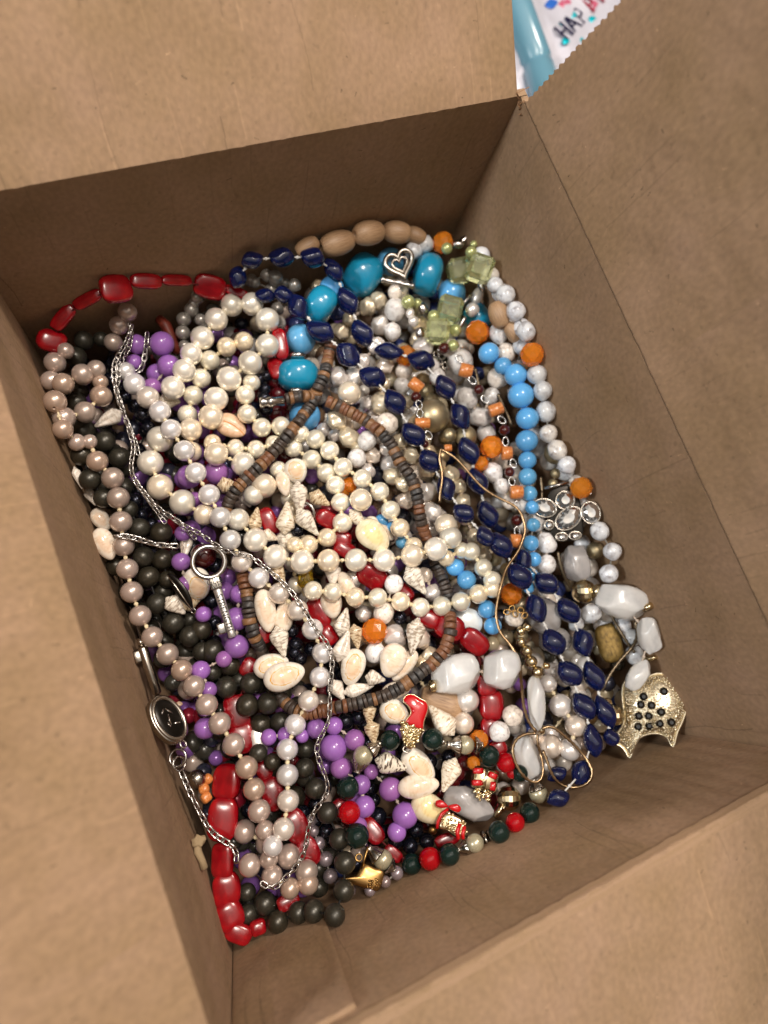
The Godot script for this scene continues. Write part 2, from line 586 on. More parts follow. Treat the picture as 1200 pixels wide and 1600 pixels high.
func cowrie_shape(slit: bool) -> ArrayMesh:
	var rows := []
	var uvs := []
	for i in 21:
		var x := -cos(PI * i / 20.0)
		var fat := pow(maxf(0.0, 1.0 - x * x), 0.5) * (1.0 - 0.17 * x)
		var row := []
		var uv := []
		for j in 28:
			var a := TAU * j / 28
			var y := fat * cos(a)
			var z := fat * sin(a) * (1.0 if sin(a) > 0 else 0.55)
			if slit and sin(a) > 0.0:
				var groove := exp(-pow(y / 0.13, 2.0)) * (1.0 - x * x)
				z = z * 0.8 - 0.3 * groove + 0.05 * cos(x * 34.0) * exp(-pow((absf(y) - 0.2) / 0.1, 2.0))
			row.append(Vector3(x, y, z))
			uv.append(Vector2(x * 0.5 + 0.5, y * 0.5 + 0.5))
		rows.append(row)
		uvs.append(uv)
	return grid_mesh(rows, uvs, true)


func cone_shape(ribs: float, knobs: float, mouth: bool) -> ArrayMesh:
	var prof := [[-1.0, 0.03], [-0.93, 0.2], [-0.86, 0.33], [-0.80, 0.36], [-0.76, 0.54], [-0.69, 0.66], [-0.64, 0.68], [-0.60, 0.86], [-0.50, 0.97], [-0.38, 1.0], [-0.22, 0.96], [-0.05, 0.87], [0.12, 0.77], [0.3, 0.65], [0.48, 0.52], [0.65, 0.4], [0.82, 0.29], [0.95, 0.2], [1.0, 0.08]]
	var rows := []
	for i in prof.size():
		var p = prof[i]
		var row := []
		for j in 26:
			var a := TAU * j / 26
			var r: float = p[1]
			r *= 1.0 + ribs * sin(p[0] * 26.0 + a)
			r *= 1.0 + knobs * maxf(0.0, cos(a * 7.0)) * maxf(0.0, sin(p[0] * 9.0 + a * 0.5))
			if mouth and p[0] > -0.45:
				r *= 1.0 - 0.42 * exp(-pow((a - 1.3) / 0.28, 2.0)) + 0.10 * exp(-pow((a - 1.85) / 0.22, 2.0))
			row.append(Vector3(p[0] + 0.02 * sin(a), r * cos(a), r * sin(a)))
		rows.append(row)
	return grid_mesh(rows, [], true)


func tube(path: PackedVector3Array, radius: float, seg := 8, closed := false, flat := 1.0, beat := 0.0) -> ArrayMesh:
	var rows := []
	var n := path.size()
	var side := Vector3.UP
	for i in (n + 1 if closed else n):
		var p := path[i % n]
		var t := (path[(i + 1) % n] - path[(i - 1 + n) % n]) if closed else (path[mini(i + 1, n - 1)] - path[maxi(i - 1, 0)])
		t = t.normalized() if t.length() > 1e-9 else Vector3.RIGHT
		side = (side - t * side.dot(t))
		side = side.normalized() if side.length() > 1e-4 else t.cross(Vector3(0.3, 0.2, 0.9)).normalized()
		var across := t.cross(side)
		var row := []
		var r := radius * (1.0 + beat * (0.5 if i % 2 else -0.5))
		for j in seg:
			var a := -TAU * j / seg
			row.append(p + across * cos(a) * r + side * sin(a) * r * flat)
		rows.append(row)
	if not closed:
		rows.push_front(caps_row(path[0], seg))
		rows.append(caps_row(path[n - 1], seg))
	return grid_mesh(rows, [], true)


func caps_row(p: Vector3, seg: int) -> Array:
	var row := []
	for j in seg:
		row.append(p)
	return row


func link_shape(half_len: float, half_wid: float, gauge: float) -> ArrayMesh:
	var path := PackedVector3Array()
	var straight := half_len - half_wid
	for i in 16:
		var a := TAU * i / 16
		path.append(Vector3(half_wid * cos(a) + straight * signf(cos(a) + 1e-6), half_wid * sin(a), 0))
	return tube(path, gauge, 6, true)


func ring_path(rx: float, ry: float, n := 28) -> PackedVector3Array:
	var path := PackedVector3Array()
	for i in n:
		path.append(Vector3(rx * cos(TAU * i / n), ry * sin(TAU * i / n), 0))
	return path


func domed(outline: PackedVector2Array, centre: Vector2, thick: float, dome: float) -> ArrayMesh:
	# a cast plaque: flat back, upright edge, rounded front
	var rows := []
	for lv in [[0.0, 0.0, 0.0], [0.96, 0.0, 0.0], [1.0, 0.08, 0.0], [1.0, 0.9, 0.0], [0.96, 1.0, 0.05], [0.86, 1.0, 0.45], [0.66, 1.0, 0.78], [0.36, 1.0, 0.95], [0.0, 1.0, 1.0]]:
		var row := []
		for p in outline:
			var q: Vector2 = centre + (p - centre) * lv[0]
			row.append(Vector3(q.x, q.y, thick * lv[1] + dome * lv[2]))
		rows.append(row)
	return grid_mesh(rows, [], true)


func smooth_outline(pts: Array, each := 4) -> PackedVector2Array:
	# a closed Catmull-Rom curve through the points, wound so that domed() faces outward
	var out := PackedVector2Array()
	var n := pts.size()
	for i in n:
		var p: Array = []
		for d in [-1, 0, 1, 2]:
			var q = pts[(i + d + n) % n]
			p.append(Vector2(q[0], q[1]))
		for s in each:
			out.append(p[1].cubic_interpolate(p[2], p[0], p[3], float(s) / each))
	if Geometry2D.is_polygon_clockwise(out):
		out.reverse()
	return out


func shape(kind: String) -> Array:
	if shapes.has(kind):
		return shapes[kind]
	var got := []
	match kind:
		"ball", "glassball":
			# a drilled ball: the thread holes are real dimples at the poles
			var prof := [[-0.80, 0.02], [-0.90, 0.10], [-0.985, 0.13]]
			for i in 15:
				var a := lerpf(-1.42, 1.42, i / 14.0)
				prof.append([sin(a), cos(a)])
			prof.append_array([[0.985, 0.13], [0.90, 0.10], [0.80, 0.02]])
			got = [lathe(prof, 28)]
		"potato":
			for i in 4:
				got.append(pebble(1.0, 1.0, 0.28, 200 + i))
		"drop":
			got = [lathe([[-1.0, 0.10], [-0.96, 0.28], [-0.85, 0.55], [-0.6, 0.85], [-0.3, 0.98], [0.0, 1.0], [0.3, 0.93], [0.6, 0.72], [0.85, 0.42], [0.97, 0.2], [1.0, 0.08]], 22), pebble(0.95, 1.0, 0.12, 300), pebble(1.0, 1.0, 0.1, 301)]
		"facet":
			got = [faceted(7, 4, true), faceted(8, 5, true)]
		"disco":
			got = [faceted(14, 9, false, 0.97)]
		"tablet":
			for i in 5:
				got.append(pebble([0.62, 0.7, 0.55, 0.66, 0.75][i], [0.72, 0.6, 0.8, 0.66, 0.7][i], 0.07, 400 + i))
		"nugget":
			for i in 3:
				got.append(cut_stone(420 + i))
		"twist":
			for i in 7:
				got.append(pebble([1.12, 1.2, 1.05, 1.25, 1.1, 1.16, 1.05][i], 1.0, 0.05, 440 + i, [1.0, -0.9, 1.2, 0.8, -1.1, 0.7, 1.3][i], [0.9, -0.8, 0.6, 1.0, -0.6, 0.9, 0.4][i]))
		"rondelle":
			got = [pebble(0.72, 1.0, 0.05, 460), pebble(0.8, 1.0, 0.06, 461)]
		"barrel":
			got = [lathe([[-0.80, 0.02], [-0.98, 0.20], [-1.0, 0.36], [-0.95, 0.56], [-0.78, 0.76], [-0.5, 0.92], [-0.2, 0.99], [0.1, 1.0], [0.45, 0.94], [0.76, 0.78], [0.95, 0.56], [1.0, 0.36], [0.98, 0.2], [0.80, 0.02]], 22)]
		"spacer":
			got = [lathe([[-1.0, 0.2], [-1.0, 0.72], [-0.6, 0.92], [0.0, 1.0], [0.6, 0.92], [1.0, 0.72], [1.0, 0.2]], 24, 12, 0.10)]
		"tube":
			got = [lathe([[-1.0, 0.2], [-1.0, 0.8], [-0.88, 0.97], [0.0, 1.0], [0.88, 0.97], [1.0, 0.8], [1.0, 0.2]], 20)]
		"cap":
			got = [lathe([[-1.0, 0.1], [-1.0, 0.34], [-0.8, 0.36], [-0.6, 0.33], [-0.2, 0.55], [0.3, 0.82], [0.8, 0.98], [1.0, 1.0], [0.9, 0.86], [0.3, 0.6]], 32, 8, 0.20)]
		"cube":
			got = [cut_cube()]
		"loop":
			got = [tube(ring_path(1.0, 1.0, 20), 0.2, 6, true)]
		"disc":
			for i in 5:
				var k := [0.96, 1.02, 1.0, 0.93, 1.05][i] as float
				var m := pebble(0.36, 1.0, 0.10, 480 + i)
				got.append(m)
		"cowrie", "cowrie_yellow", "cowrie_ring":
			got = [cowrie_shape(false)]
		"cowrie_slit":
			got = [cowrie_shape(true)]
		"cone", "cone_spot":
			got = [cone_shape(0.012, 0.0, false), cone_shape(0.02, 0.0, true)]
		"cone_plain":
			got = [cone_shape(0.0, 0.0, true)]
		"cone_ribbed", "cone_dark":
			got = [cone_shape(0.035, 0.0, true), cone_shape(0.03, 0.0, false)]
		"cone_knob":
			got = [cone_shape(0.04, 0.14, false)]
	shapes[kind] = got
	return got


func pose(row: Array) -> Transform3D:
	# [x, y, z] mm, a quaternion and half sizes in mm
	var q := Quaternion(row[1][0], row[1][1], row[1][2], row[1][3]).normalized()
	var b := Basis(q)
	return Transform3D(Basis(b.x * row[2][0] * 0.001, b.y * row[2][1] * 0.001, b.z * row[2][2] * 0.001), mm(row[0]))


func mm(p: Array) -> Vector3:
	return Vector3(p[0], p[1], p[2]) * 0.001


func bead(parent: Node3D, called: String, kind: String, look: String, row: Array) -> MeshInstance3D:
	var s := shape(kind)
	return part(called, s[rng.randi() % s.size()], mats[look], parent, pose(row))


func turned() -> Basis:
	return Basis(Quaternion(Vector3(rng.randfn(), rng.randfn(), rng.randfn()).normalized(), rng.randf() * TAU))


# ------------------------------------------------------------------ necklaces
func make_strand(s: Dictionary) -> Node3D:
	var t := thing(s.name, s.label, "necklace", s.group)
	var cord := SurfaceTool.new()
	cord.begin(Mesh.PRIMITIVE_TRIANGLES)
	var laid := false
	for run in s.runs:
		var was := Vector3.ZERO
		var was_r := 0.0
		for i in run.size():
			var row: Array = run[i]
			var at: Vector3
			var r: float
			if row.size() == 4:
				at = mm(row)
				r = row[3] * 0.001
				var kind: String = s.kind if s.kind in ["ball", "potato", "drop", "facet"] else "ball"
				var sh := shape(kind)
				var size := Vector3.ONE * r
				var turn := turned()
				if kind == "drop":
					turn = along(run, i)
					size = Vector3(r * rng.randf_range(1.0, 1.16), r, r)
				elif kind == "potato":
					turn = along(run, i)
					size = Vector3(r * rng.randf_range(0.9, 1.12), r, r)
				elif kind == "ball":
					turn = along(run, i)
					size = Vector3(r * 0.97, r, r)
				part(s.name.get_slice("_necklace", 0).replace("pearl", "pearl") if s.name != "pearl_necklace" else "pearl", sh[rng.randi() % sh.size()], shade_of(s.look), t, Transform3D(Basis(turn.x * size.x, turn.y * size.y, turn.z * size.z), at))
			else:
				at = mm(row[0])
				r = row[2][0] * 0.001
				bead(t, s.name.get_slice("_necklace", 0), s.kind, s.look, row)
			if i > 0 and s.cord and at.distance_to(was) < 1.75 * (r + was_r):
				laid = true
				var mid := (at + was) * 0.5
				var thread := tube(PackedVector3Array([was, mid, at]), 0.00042, 6)
				cord.append_from(thread, 0, Transform3D())
				if s.cord in ["ivory_thread", "white_thread", "pale_thread"]:
					var dir := (at - was).normalized()
					var edge := was + dir * was_r
					var far_edge := at - dir * r
					var knot := (edge + far_edge) * 0.5
					var kr := 0.00095 if s.cord == "ivory_thread" else 0.0008
					cord.append_from(pebble_small(), 0, Transform3D(turned().scaled(Vector3.ONE * kr), knot))
			was = at
			was_r = r
	if laid:
		tag(part("cord", cord.commit(), mats[s.cord], t), "", "", "", "stuff")
	return t


func pebble_small() -> ArrayMesh:
	if not shapes.has("knot"):
		var rows := []
		for i in 6:
			var row := []
			var u := -PI / 2 + PI * i / 5.0
			for j in 8:
				var a := TAU * j / 8
				row.append(Vector3(sin(u), cos(u) * cos(a), cos(u) * sin(a)) * (1.0 + 0.12 * sin(3.0 * a + i)))
			rows.append(row)
		shapes["knot"] = [grid_mesh(rows, [], true)]
	return shapes["knot"][0]


func along(run: Array, i: int) -> Basis:
	# a bead's own turn about its thread
	var a := mm(run[maxi(i - 1, 0)])
	var b := mm(run[mini(i + 1, run.size() - 1)])
	var x := (b - a).normalized() if b.distance_to(a) > 1e-6 else Vector3(rng.randfn(), 0.2, rng.randfn()).normalized()
	x = (x + Vector3(rng.randfn(), rng.randfn(), rng.randfn()) * 0.12).normalized()
	var y := x.cross(Vector3(0.1, 1, 0.2)).normalized()
	var basis_ := Basis(x, y, x.cross(y))
	return basis_.rotated(x, rng.randf() * TAU)


func make_line(p: Dictionary) -> void:
	var t := thing(p.name, p.label, "necklace", p.group)
	for run in p.runs:
		var pts := PackedVector3Array()
		for q in run:
			pts.append(mm(q))
		var curve := Curve3D.new()
		curve.bake_interval = 0.0004
		for i in pts.size():
			var tan_ := (pts[mini(i + 1, pts.size() - 1)] - pts[maxi(i - 1, 0)]) / 6.0
			curve.add_point(pts[i], -tan_, tan_)
		var total := curve.get_baked_length()
		match p.kind:
			"links":
				var pitch: float = p.pitch * 0.001
				var gauge: float = p.gauge * 0.001
				var sh := link_shape(pitch * 0.5 + gauge * 1.25, pitch * 0.34 + gauge * 0.2, gauge)
				var n := int(total / pitch)
				for i in n:
					var a := curve.sample_baked((i + 0.1) * pitch)
					var b := curve.sample_baked((i + 0.9) * pitch)
					var x := (b - a).normalized()
					var y := x.cross(Vector3.UP).normalized()
					var bs := Basis(x, y, x.cross(y)).rotated(x, (0.5 if i % 2 else -0.75) + rng.randfn() * 0.22)
					part("link", sh, mats[p.look], t, Transform3D(bs, (a + b) * 0.5))
			"snake":
				var path := PackedVector3Array()
				var n := int(total / 0.0011)
				for i in n + 1:
					path.append(curve.sample_baked(total * i / n))
				part("chain_strand", tube(path, p.half * 0.0006, 8, false, 0.75, 0.42), mats[p.look], t)
			"heishi":
				var s := 0.0
				while s < total:
					var len_ := rng.randf_range(0.0017, 0.0030)
					var a := curve.sample_baked(s)
					var b := curve.sample_baked(minf(s + len_, total))
					if a.distance_to(b) < 0.0005:
						break
					var x := (b - a).normalized()
					x = (x + Vector3(rng.randfn(), rng.randfn(), rng.randfn()) * 0.05).normalized()
					var y := x.cross(Vector3.UP).normalized()
					var bs := Basis(x, y, x.cross(y)).rotated(x, rng.randf() * TAU)
					var near := 0
					for i in pts.size():
						if pts[i].distance_to(a) < pts[near].distance_to(a):
							near = i
					var brown: bool = run[near][3] == 1
					var look: String = ["wood_brown", "wood_tan", "wood_brown", "wood_dark"][rng.randi() % 4] if brown else ["wood_dark", "wood_char", "wood_char", "wood_dark", "wood_tan"][mini(rng.randi() % 9, 4) if rng.randf() < 0.3 else rng.randi() % 4]
					var r: float = p.half * 0.001 * rng.randf_range(0.93, 1.07)
					var sh := shape("disc")
					part("wooden_disc", sh[rng.randi() % sh.size()], mats[look], t, Transform3D(Basis(bs.x * len_ * 0.52, bs.y * r, bs.z * r), (a + b) * 0.5 + bs.y * rng.randfn() * 0.00015))
					s += len_


func make_shells() -> void:
	var t := thing("shell_necklace", "necklace of cream cowries and small white spiral shells bunched in the middle of the heap", "necklace")
	for s in traced_shells():
		var kind: String = s[0]
		if kind.begins_with("cone"):
			s[1][2] = [s[1][2][0] * 1.08, s[1][2][1] * 0.88, s[1][2][2] * 0.9]
		bead(t, "cowrie_shell" if kind.begins_with("cowrie") else "spiral_shell", kind, kind, s[1])


func heap_height(x: float, z: float) -> float:
	var u := clampf(x / W, 0, 1)
	var v := clampf(z / L, 0, 1)
	return HEAP[0] * (1 - u) * (1 - v) + HEAP[1] * u * (1 - v) + HEAP[2] * u * v + HEAP[3] * (1 - u) * v


func deep_beads() -> void:
	# what lies under the strands one can follow: a dark tangle nobody could count
	var mm_ := MultiMesh.new()
	mm_.transform_format = MultiMesh.TRANSFORM_3D
	mm_.use_colors = true
	mm_.mesh = shape("ball")[0]
	mm_.instance_count = 1500
	for i in 1500:
		var x := rng.randf_range(0.005, W - 0.007)
		var z := rng.randf_range(0.005, L - 0.005)
		var r := rng.randf_range(0.003, 0.0052)
		var y := heap_height(x, z) - rng.randf_range(0.011, 0.026) + 0.004 * sin(PI * x / W) * sin(PI * z / L)
		mm_.set_instance_transform(i, Transform3D(Basis().scaled(Vector3.ONE * r), Vector3(x, maxf(y, r), z)))
		var dark := [Color(0.028, 0.03, 0.05), Color(0.04, 0.038, 0.03), Color(0.27, 0.012, 0.03), Color(0.27, 0.12, 0.42), Color(0.50, 0.40, 0.34), Color(0.04, 0.038, 0.03)]
		var pale := [Color(0.50, 0.42, 0.28), Color(0.68, 0.66, 0.64), Color(0.80, 0.76, 0.70), Color(0.20, 0.12, 0.07), Color(0.03, 0.045, 0.16), Color(0.60, 0.50, 0.36)]
		var right := x / W + 0.25 * rng.randfn() > 0.62
		mm_.set_instance_color(i, pale[rng.randi() % 6] if right else dark[rng.randi() % 6])
	var m := mat("mixed_beads", Color.WHITE, 0.25, 0.2, 0.4)
	m.vertex_color_use_as_albedo = true
	var o := MultiMeshInstance3D.new()
	o.name = "bead_tangle"
	o.multimesh = mm_
	o.material_override = m
	add_child(o)
	tag(o, "dark tangle of mixed beads deep in the carton below the other strands", "beads", "", "stuff")


# ------------------------------------------------------------------ charms and loose pieces
func base(key: String, called: String, label: String, category: String, group := "") -> Node3D:
	var t := thing(called, label, category, group)
	var s = spots[key]
	t.transform = Transform3D(Basis(Quaternion(s[1][0], s[1][1], s[1][2], s[1][3]).normalized()), mm(s[0]))
	return t


func unit(key: String) -> float:
	return spots[key][2] * 0.001


func box(size: Vector3, round_ := 0.12) -> Mesh:
	# a block with softened edges
	var m := pebble(round_, round_, 0.0, 0)
	var st := SurfaceTool.new()
	st.begin(Mesh.PRIMITIVE_TRIANGLES)
	st.append_from(m, 0, Transform3D(Basis().scaled(size * 0.5), Vector3.ZERO))
	return st.commit()


func at_(x: float, y: float, z: float, turn := 0.0) -> Transform3D:
	return Transform3D(Basis(Vector3(0, 0, 1), turn), Vector3(x, y, z))


func lettering(words: String, size: float, depth: float) -> TextMesh:
	var f := SystemFont.new()
	f.font_names = PackedStringArray(["Droid Sans"])
	f.font_weight = 500
	var m := TextMesh.new()
	m.text = words
	m.font = f
	m.font_size = 32
	m.pixel_size = size / 32.0
	m.depth = depth
	return m


func rough_lumps(outline: PackedVector2Array, u: float, step: float, r: float, z0: float, dome: float, called: String, look: String, parent: Node) -> void:
	# grain-set metal: many little bumps on a plaque
	var st := SurfaceTool.new()
	st.begin(Mesh.PRIMITIVE_TRIANGLES)
	var lo := Vector2(1e9, 1e9)
	var hi := -lo
	var c := Vector2.ZERO
	for p in outline:
		lo = lo.min(p)
		hi = hi.max(p)
		c += p / outline.size()
	var reach := (hi - lo).length() * 0.5
	var y := lo.y
	while y < hi.y:
		var x := lo.x
		while x < hi.x:
			var p := Vector2(x, y) + Vector2(rng.randfn(), rng.randfn()) * step * 0.22
			if Geometry2D.is_point_in_polygon(p, outline):
				var lift := dome * (1.0 - pow((p - c).length() / reach, 2.0))
				st.append_from(pebble_small(), 0, Transform3D(turned().scaled(Vector3.ONE * r * u * rng.randf_range(0.75, 1.2)), Vector3(p.x, p.y, 0) * u + Vector3(0, 0, (z0 + lift) * u)))
			x += step
		y += step
	var o := part(called, st.commit(), mats[look], parent)
	tag(o, "", "", "", "stuff")


func scaled(outline: PackedVector2Array, u: float) -> PackedVector2Array:
	var out := PackedVector2Array()
	for p in outline:
		out.append(p * u)
	return out


func make_charms() -> void:
	# key on the silver chain
	var u := unit("key")
	var t := base("key", "key_charm", "silver key charm engraved STRENGTH hanging from a big ring below the pearls", "charm")
	part("ring", tube(ring_path(24 * u, 24 * u, 36), 4.2 * u, 10, true), mats.silver, t)
	part("collar", box(Vector3(19, 17, 15) * u, 0.2), mats.antique_silver, t, at_(34 * u, 0, 1 * u))
	part("shaft", lathe([[0, 0.1 * u], [0, 6.2 * u], [3 * u, 6.6 * u], [70 * u, 6.0 * u], [77 * u, 6.6 * u], [78 * u, 5.0 * u], [78 * u, 0.1 * u]], 20), mats.satin_silver, t, at_(43 * u, 0, 0))
	part("bit", box(Vector3(18, 12, 7) * u, 0.25), mats.silver, t, at_(103 * u, -12 * u, 0))
	part("lettering", lettering("STRENGTH", 12.5 * u, 1.2 * u), mats.dark_enamel, t, Transform3D(Basis(), Vector3(81 * u, -0.5 * u, 6.9 * u)))
	var small := lettering("GIVE", 6.5 * u, 0.8 * u)
	part("small_lettering", small, mats.dark_enamel, t, Transform3D(Basis(Vector3(0, 0, 1), PI / 2), Vector3(31 * u, 0, 8.6 * u)))
	part("small_lettering", lettering("ME", 6.5 * u, 0.8 * u), mats.dark_enamel, t, Transform3D(Basis(Vector3(0, 0, 1), PI / 2), Vector3(38 * u, 0, 8.6 * u)))
	# dark leaf
	u = unit("leaf")
	t = base("leaf", "leaf_charm", "curved dark metal leaf charm lying between the dark olive beads and the key", "charm")
	var leaf := smooth_outline([[-34, 0], [-20, 9], [0, 12], [18, 9], [33, 0], [18, -6], [0, -8], [-20, -5]])
	part("blade", domed(scaled(leaf, u), Vector2.ZERO, 2 * u, 3 * u), mats.dark_metal, t)
	part("rib", tube(PackedVector3Array([Vector3(-32, 0, 4) * u, Vector3(-12, 2, 6) * u, Vector3(10, 2, 6) * u, Vector3(34, 0, 3) * u]), 1.1 * u, 6), mats.antique_silver, t)
	part("bail", tube(ring_path(4 * u, 4 * u, 14), 1.1 * u, 6, true), mats.silver, t, at_(36 * u, 0, 2 * u))
	# oval locket by the wall, with the bar it hangs from
	u = unit("pendant")
	t = base("pendant", "oval_pendant", "oval silver pendant with a dark engraved face, leaning on the side wall", "pendant")
	part("case", domed(scaled(smooth_outline([[-40, 0], [-30, 20], [0, 28], [30, 20], [40, 0], [30, -20], [0, -28], [-30, -20]]), u), Vector2.ZERO, 12 * u, 2 * u), mats.antique_silver, t, at_(0, 0, -8 * u))
	part("rim", tube(ring_path(35 * u, 23 * u, 40), 3.4 * u, 8, true), mats.antique_silver, t, at_(0, 0, 4.5 * u))
	part("face", domed(scaled(smooth_outline([[-33, 0], [-24, 15], [0, 21], [24, 15], [33, 0], [24, -15], [0, -21], [-24, -15]]), u), Vector2.ZERO, 1 * u, 2.5 * u), mats.dark_metal, t, at_(0, 0, 4 * u))
	for b in [[-10, 4, 14, 0.5], [2, -3, 18, -0.3], [12, 5, 12, 1.2], [8, -8, 10, 0.1], [-14, -6, 11, -0.9]]:
		part("engraved_mark", box(Vector3(b[2], 2.6, 2.0) * u, 0.4), mats.silver, t, at_(b[0] * u, b[1] * u, 7.2 * u, b[3]))
	part("bail", tube(ring_path(6 * u, 5 * u, 18), 1.6 * u, 6, true), mats.silver, t, at_(45 * u, 0, 0))
	u = unit("rod")
	t = base("rod", "bar_charm", "slim polished steel key bar standing along the side wall above the oval pendant", "charm")
	part("shaft", lathe([[-40 * u, 0.1 * u], [-40 * u, 7 * u], [-36 * u, 8 * u], [36 * u, 7 * u], [38 * u, 5 * u], [38 * u, 0.1 * u]], 18), mats.antique_silver, t)
	part("bit", box(Vector3(22, 12, 8) * u, 0.25), mats.antique_silver, t, at_(-27 * u, -10 * u, 0))
	part("tip", lathe([[-54 * u, 0.1 * u], [-54 * u, 5 * u], [-40 * u, 5.4 * u], [-40 * u, 0.1 * u]], 14), mats.antique_silver, t)
	u = unit("ring")
	t = base("ring", "jump_ring", "pair of silver jump rings under the oval pendant", "jewellery ring")
	part("ring", tube(ring_path(13 * u, 13 * u, 26), 2.0 * u, 8, true), mats.silver, t, Transform3D(Basis(Vector3(1, 0, 0), 0.3), Vector3.ZERO))
	part("ring", tube(ring_path(11 * u, 12 * u, 26), 2.0 * u, 8, true), mats.silver, t, Transform3D(Basis(Vector3(1, 0, 0), -0.7), Vector3(9 * u, 2 * u, -2 * u)))
	# heart clasp
	u = unit("heart")
	t = base("heart", "heart_clasp", "open silver heart clasp lying on the sky blue bead by the far wall", "clasp")
	for k in [1.0, 0.55]:
		var path := PackedVector3Array()
		for i in 36:
			var a := TAU * i / 36
			var hx := 16.0 * pow(sin(a), 3.0)
			var hy := 13.0 * cos(a) - 5.0 * cos(2 * a) - 2.0 * cos(3 * a) - cos(4 * a)
			path.append(Vector3(hx * 1.35, hy * 1.4 + 4, 0) * u * k)
		part("heart_outline" if k == 1.0 else "inner_heart", tube(path, (6.0 if k == 1.0 else 3.4) * u, 10, true, 0.7), mats.antique_silver, t, at_(0, 0, 0 if k == 1.0 else 1.5 * u))
	u = unit("toggle_bar")
	t = base("toggle_bar", "toggle_bar", "beaded silver toggle bar beneath the heart clasp", "clasp")
	part("bar", lathe([[-27 * u, 0.2 * u], [-27 * u, 4 * u], [-23 * u, 5 * u], [-20 * u, 3 * u], [-15 * u, 4.5 * u], [-10 * u, 3 * u], [-4 * u, 4.8 * u], [4 * u, 4.8 * u], [10 * u, 3 * u], [15 * u, 4.5 * u], [20 * u, 3 * u], [23 * u, 5 * u], [27 * u, 4 * u], [27 * u, 0.2 * u]], 14), mats.silver, t)
	part("eye", tube(ring_path(5 * u, 5 * u, 16), 1.6 * u, 6, true), mats.silver, t, at_(0, -8 * u, 0))
	# rhinestone brooch
	u = unit("brooch")
	t = base("brooch", "rhinestone_brooch", "silver brooch set with clear oval rhinestones, beside the wall", "brooch")
	for g in [[-36, 6, 18, 14, -0.25], [-5, 18, 14, 14, 0.0], [33, -1, 14, 17, 0.3], [0, -10, 22, 15, 0.7], [-29, -20, 7, 7, 0.0], [-10, -38, 9, 6, 0.0], [10, -36, 9, 6, 0.1]]:
		var gem := lathe_gem(g[2] * u, g[3] * u, 6 * u)
		part("rhinestone", gem, mats.rhinestone, t, at_(g[0] * u, g[1] * u, 3 * u, g[4]))
		part("bezel", tube(ring_path(g[2] * u, g[3] * u, 28), 1.7 * u, 6, true), mats.antique_silver, t, at_(g[0] * u, g[1] * u, 2 * u, g[4]))
	part("bar", lathe([[-19 * u, 0.1 * u], [-19 * u, 2.4 * u], [0, 2.0 * u], [19 * u, 2.4 * u], [19 * u, 0.1 * u]], 10), mats.silver, t, at_(-18 * u, 41 * u, 4 * u, 0.25))
	part("pin", tube(PackedVector3Array([Vector3(8, 24, 2) * u, Vector3(24, 24, 4) * u, Vector3(33, 28, 4) * u, Vector3(32, 38, 2) * u, Vector3(22, 38, 0) * u, Vector3(6, 48, 0) * u]), 1.6 * u, 8), mats.silver, t)
	part("back_plate", domed(scaled(smooth_outline([[-30, 8], [-28, 32], [0, 42], [14, 30], [22, -10], [18, -42], [-22, -40], [-26, -10]]), u), Vector2.ZERO, 3 * u, 1 * u), mats.dark_metal, t, at_(0, 0, -5 * u))
	# pavé pendant with black stones
	u = unit("fish")
	t = base("fish", "pave_pendant", "gold grain studded pendant with black stones and two pointed feet in the near corner", "pendant")
	var fish := smooth_outline([[-40, 34], [-24, 38], [-8, 40], [8, 46], [24, 44], [38, 32], [46, 12], [45, -8], [38, -26], [29, -42], [21, -63], [14, -50], [2, -44], [-14, -45], [-28, -52], [-36, -64], [-43, -80], [-52, -66], [-68, -55], [-58, -44], [-48, -30], [-46, -10], [-46, 14]], 3)
	part("plate", domed(scaled(fish, u), Vector2(-2, -6) * u, 5 * u, 15 * u), mats.pave_gold, t, at_(0, 0, -6 * u))
	var inner := PackedVector2Array()
	for p in fish:
		inner.append(Vector2(-2, -6) + (p - Vector2(-2, -6)) * 0.93)
	rough_lumps(inner, u, 3.7, 1.8, 1.6, 13.0, "pave_grains", "pave_gold", t)
	part("rim", tube(loop3(fish, u, 0.0), 2.0 * u, 8, true), mats.pave_gold, t)
	for b in [[14.7, -9.3 + 19], [-15.5, 1.9 - 0.0], [-20.8, -10.1], [-5.3, -11.2], [7.5, -20.8], [-25.3, -26.7], [-11.2, -26.7], [-27.5, -42.7 + 0.0], [-11.5, -41.4], [4, -37.9], [20.8, -36]]:
		part("black_stone", faceted(9, 4, false, 0.9), mats.dark_enamel, t, Transform3D(Basis(Vector3(0, 1, 0), PI / 2).scaled(Vector3(6.6, 6.6, 4.2) * u), Vector3(b[0], b[1] + 9.0, 14.2 - 3.5 * pow(Vector2(b[0], b[1] + 15.0).length() / 60.0, 2.0)) * u))
	# enamel stocking
	u = unit("stocking")
	t = base("stocking", "stocking_charm", "red enamel stocking charm with a crusted gold cuff between two green glass beads", "charm")
	var boot := smooth_outline([[-14, 24], [-4, 26], [6, 21], [18, 14], [20, 4], [14, -14], [10, -28], [-12, -22], [-14, -14], [-6, -2], [-10, 8], [-18, 16]])
	part("enamel", domed(scaled(boot, u), Vector2(2, 2) * u, 5 * u, 4 * u), mats.red_enamel, t)
	part("rim", tube(loop3(boot, u, 2.0), 1.3 * u, 6, true), mats.gold, t)
	var cuff := smooth_outline([[-20, -14], [-8, -19], [10, -25], [13, -30], [4, -44], [-6, -56], [-16, -50], [-22, -32]])
	part("cuff", domed(scaled(cuff, u), Vector2(-6, -34) * u, 6 * u, 4 * u), mats.gold, t)
	rough_lumps(cuff, u, 5.0, 3.0, 7.0, 3.0, "cuff_grains", "gold", t)
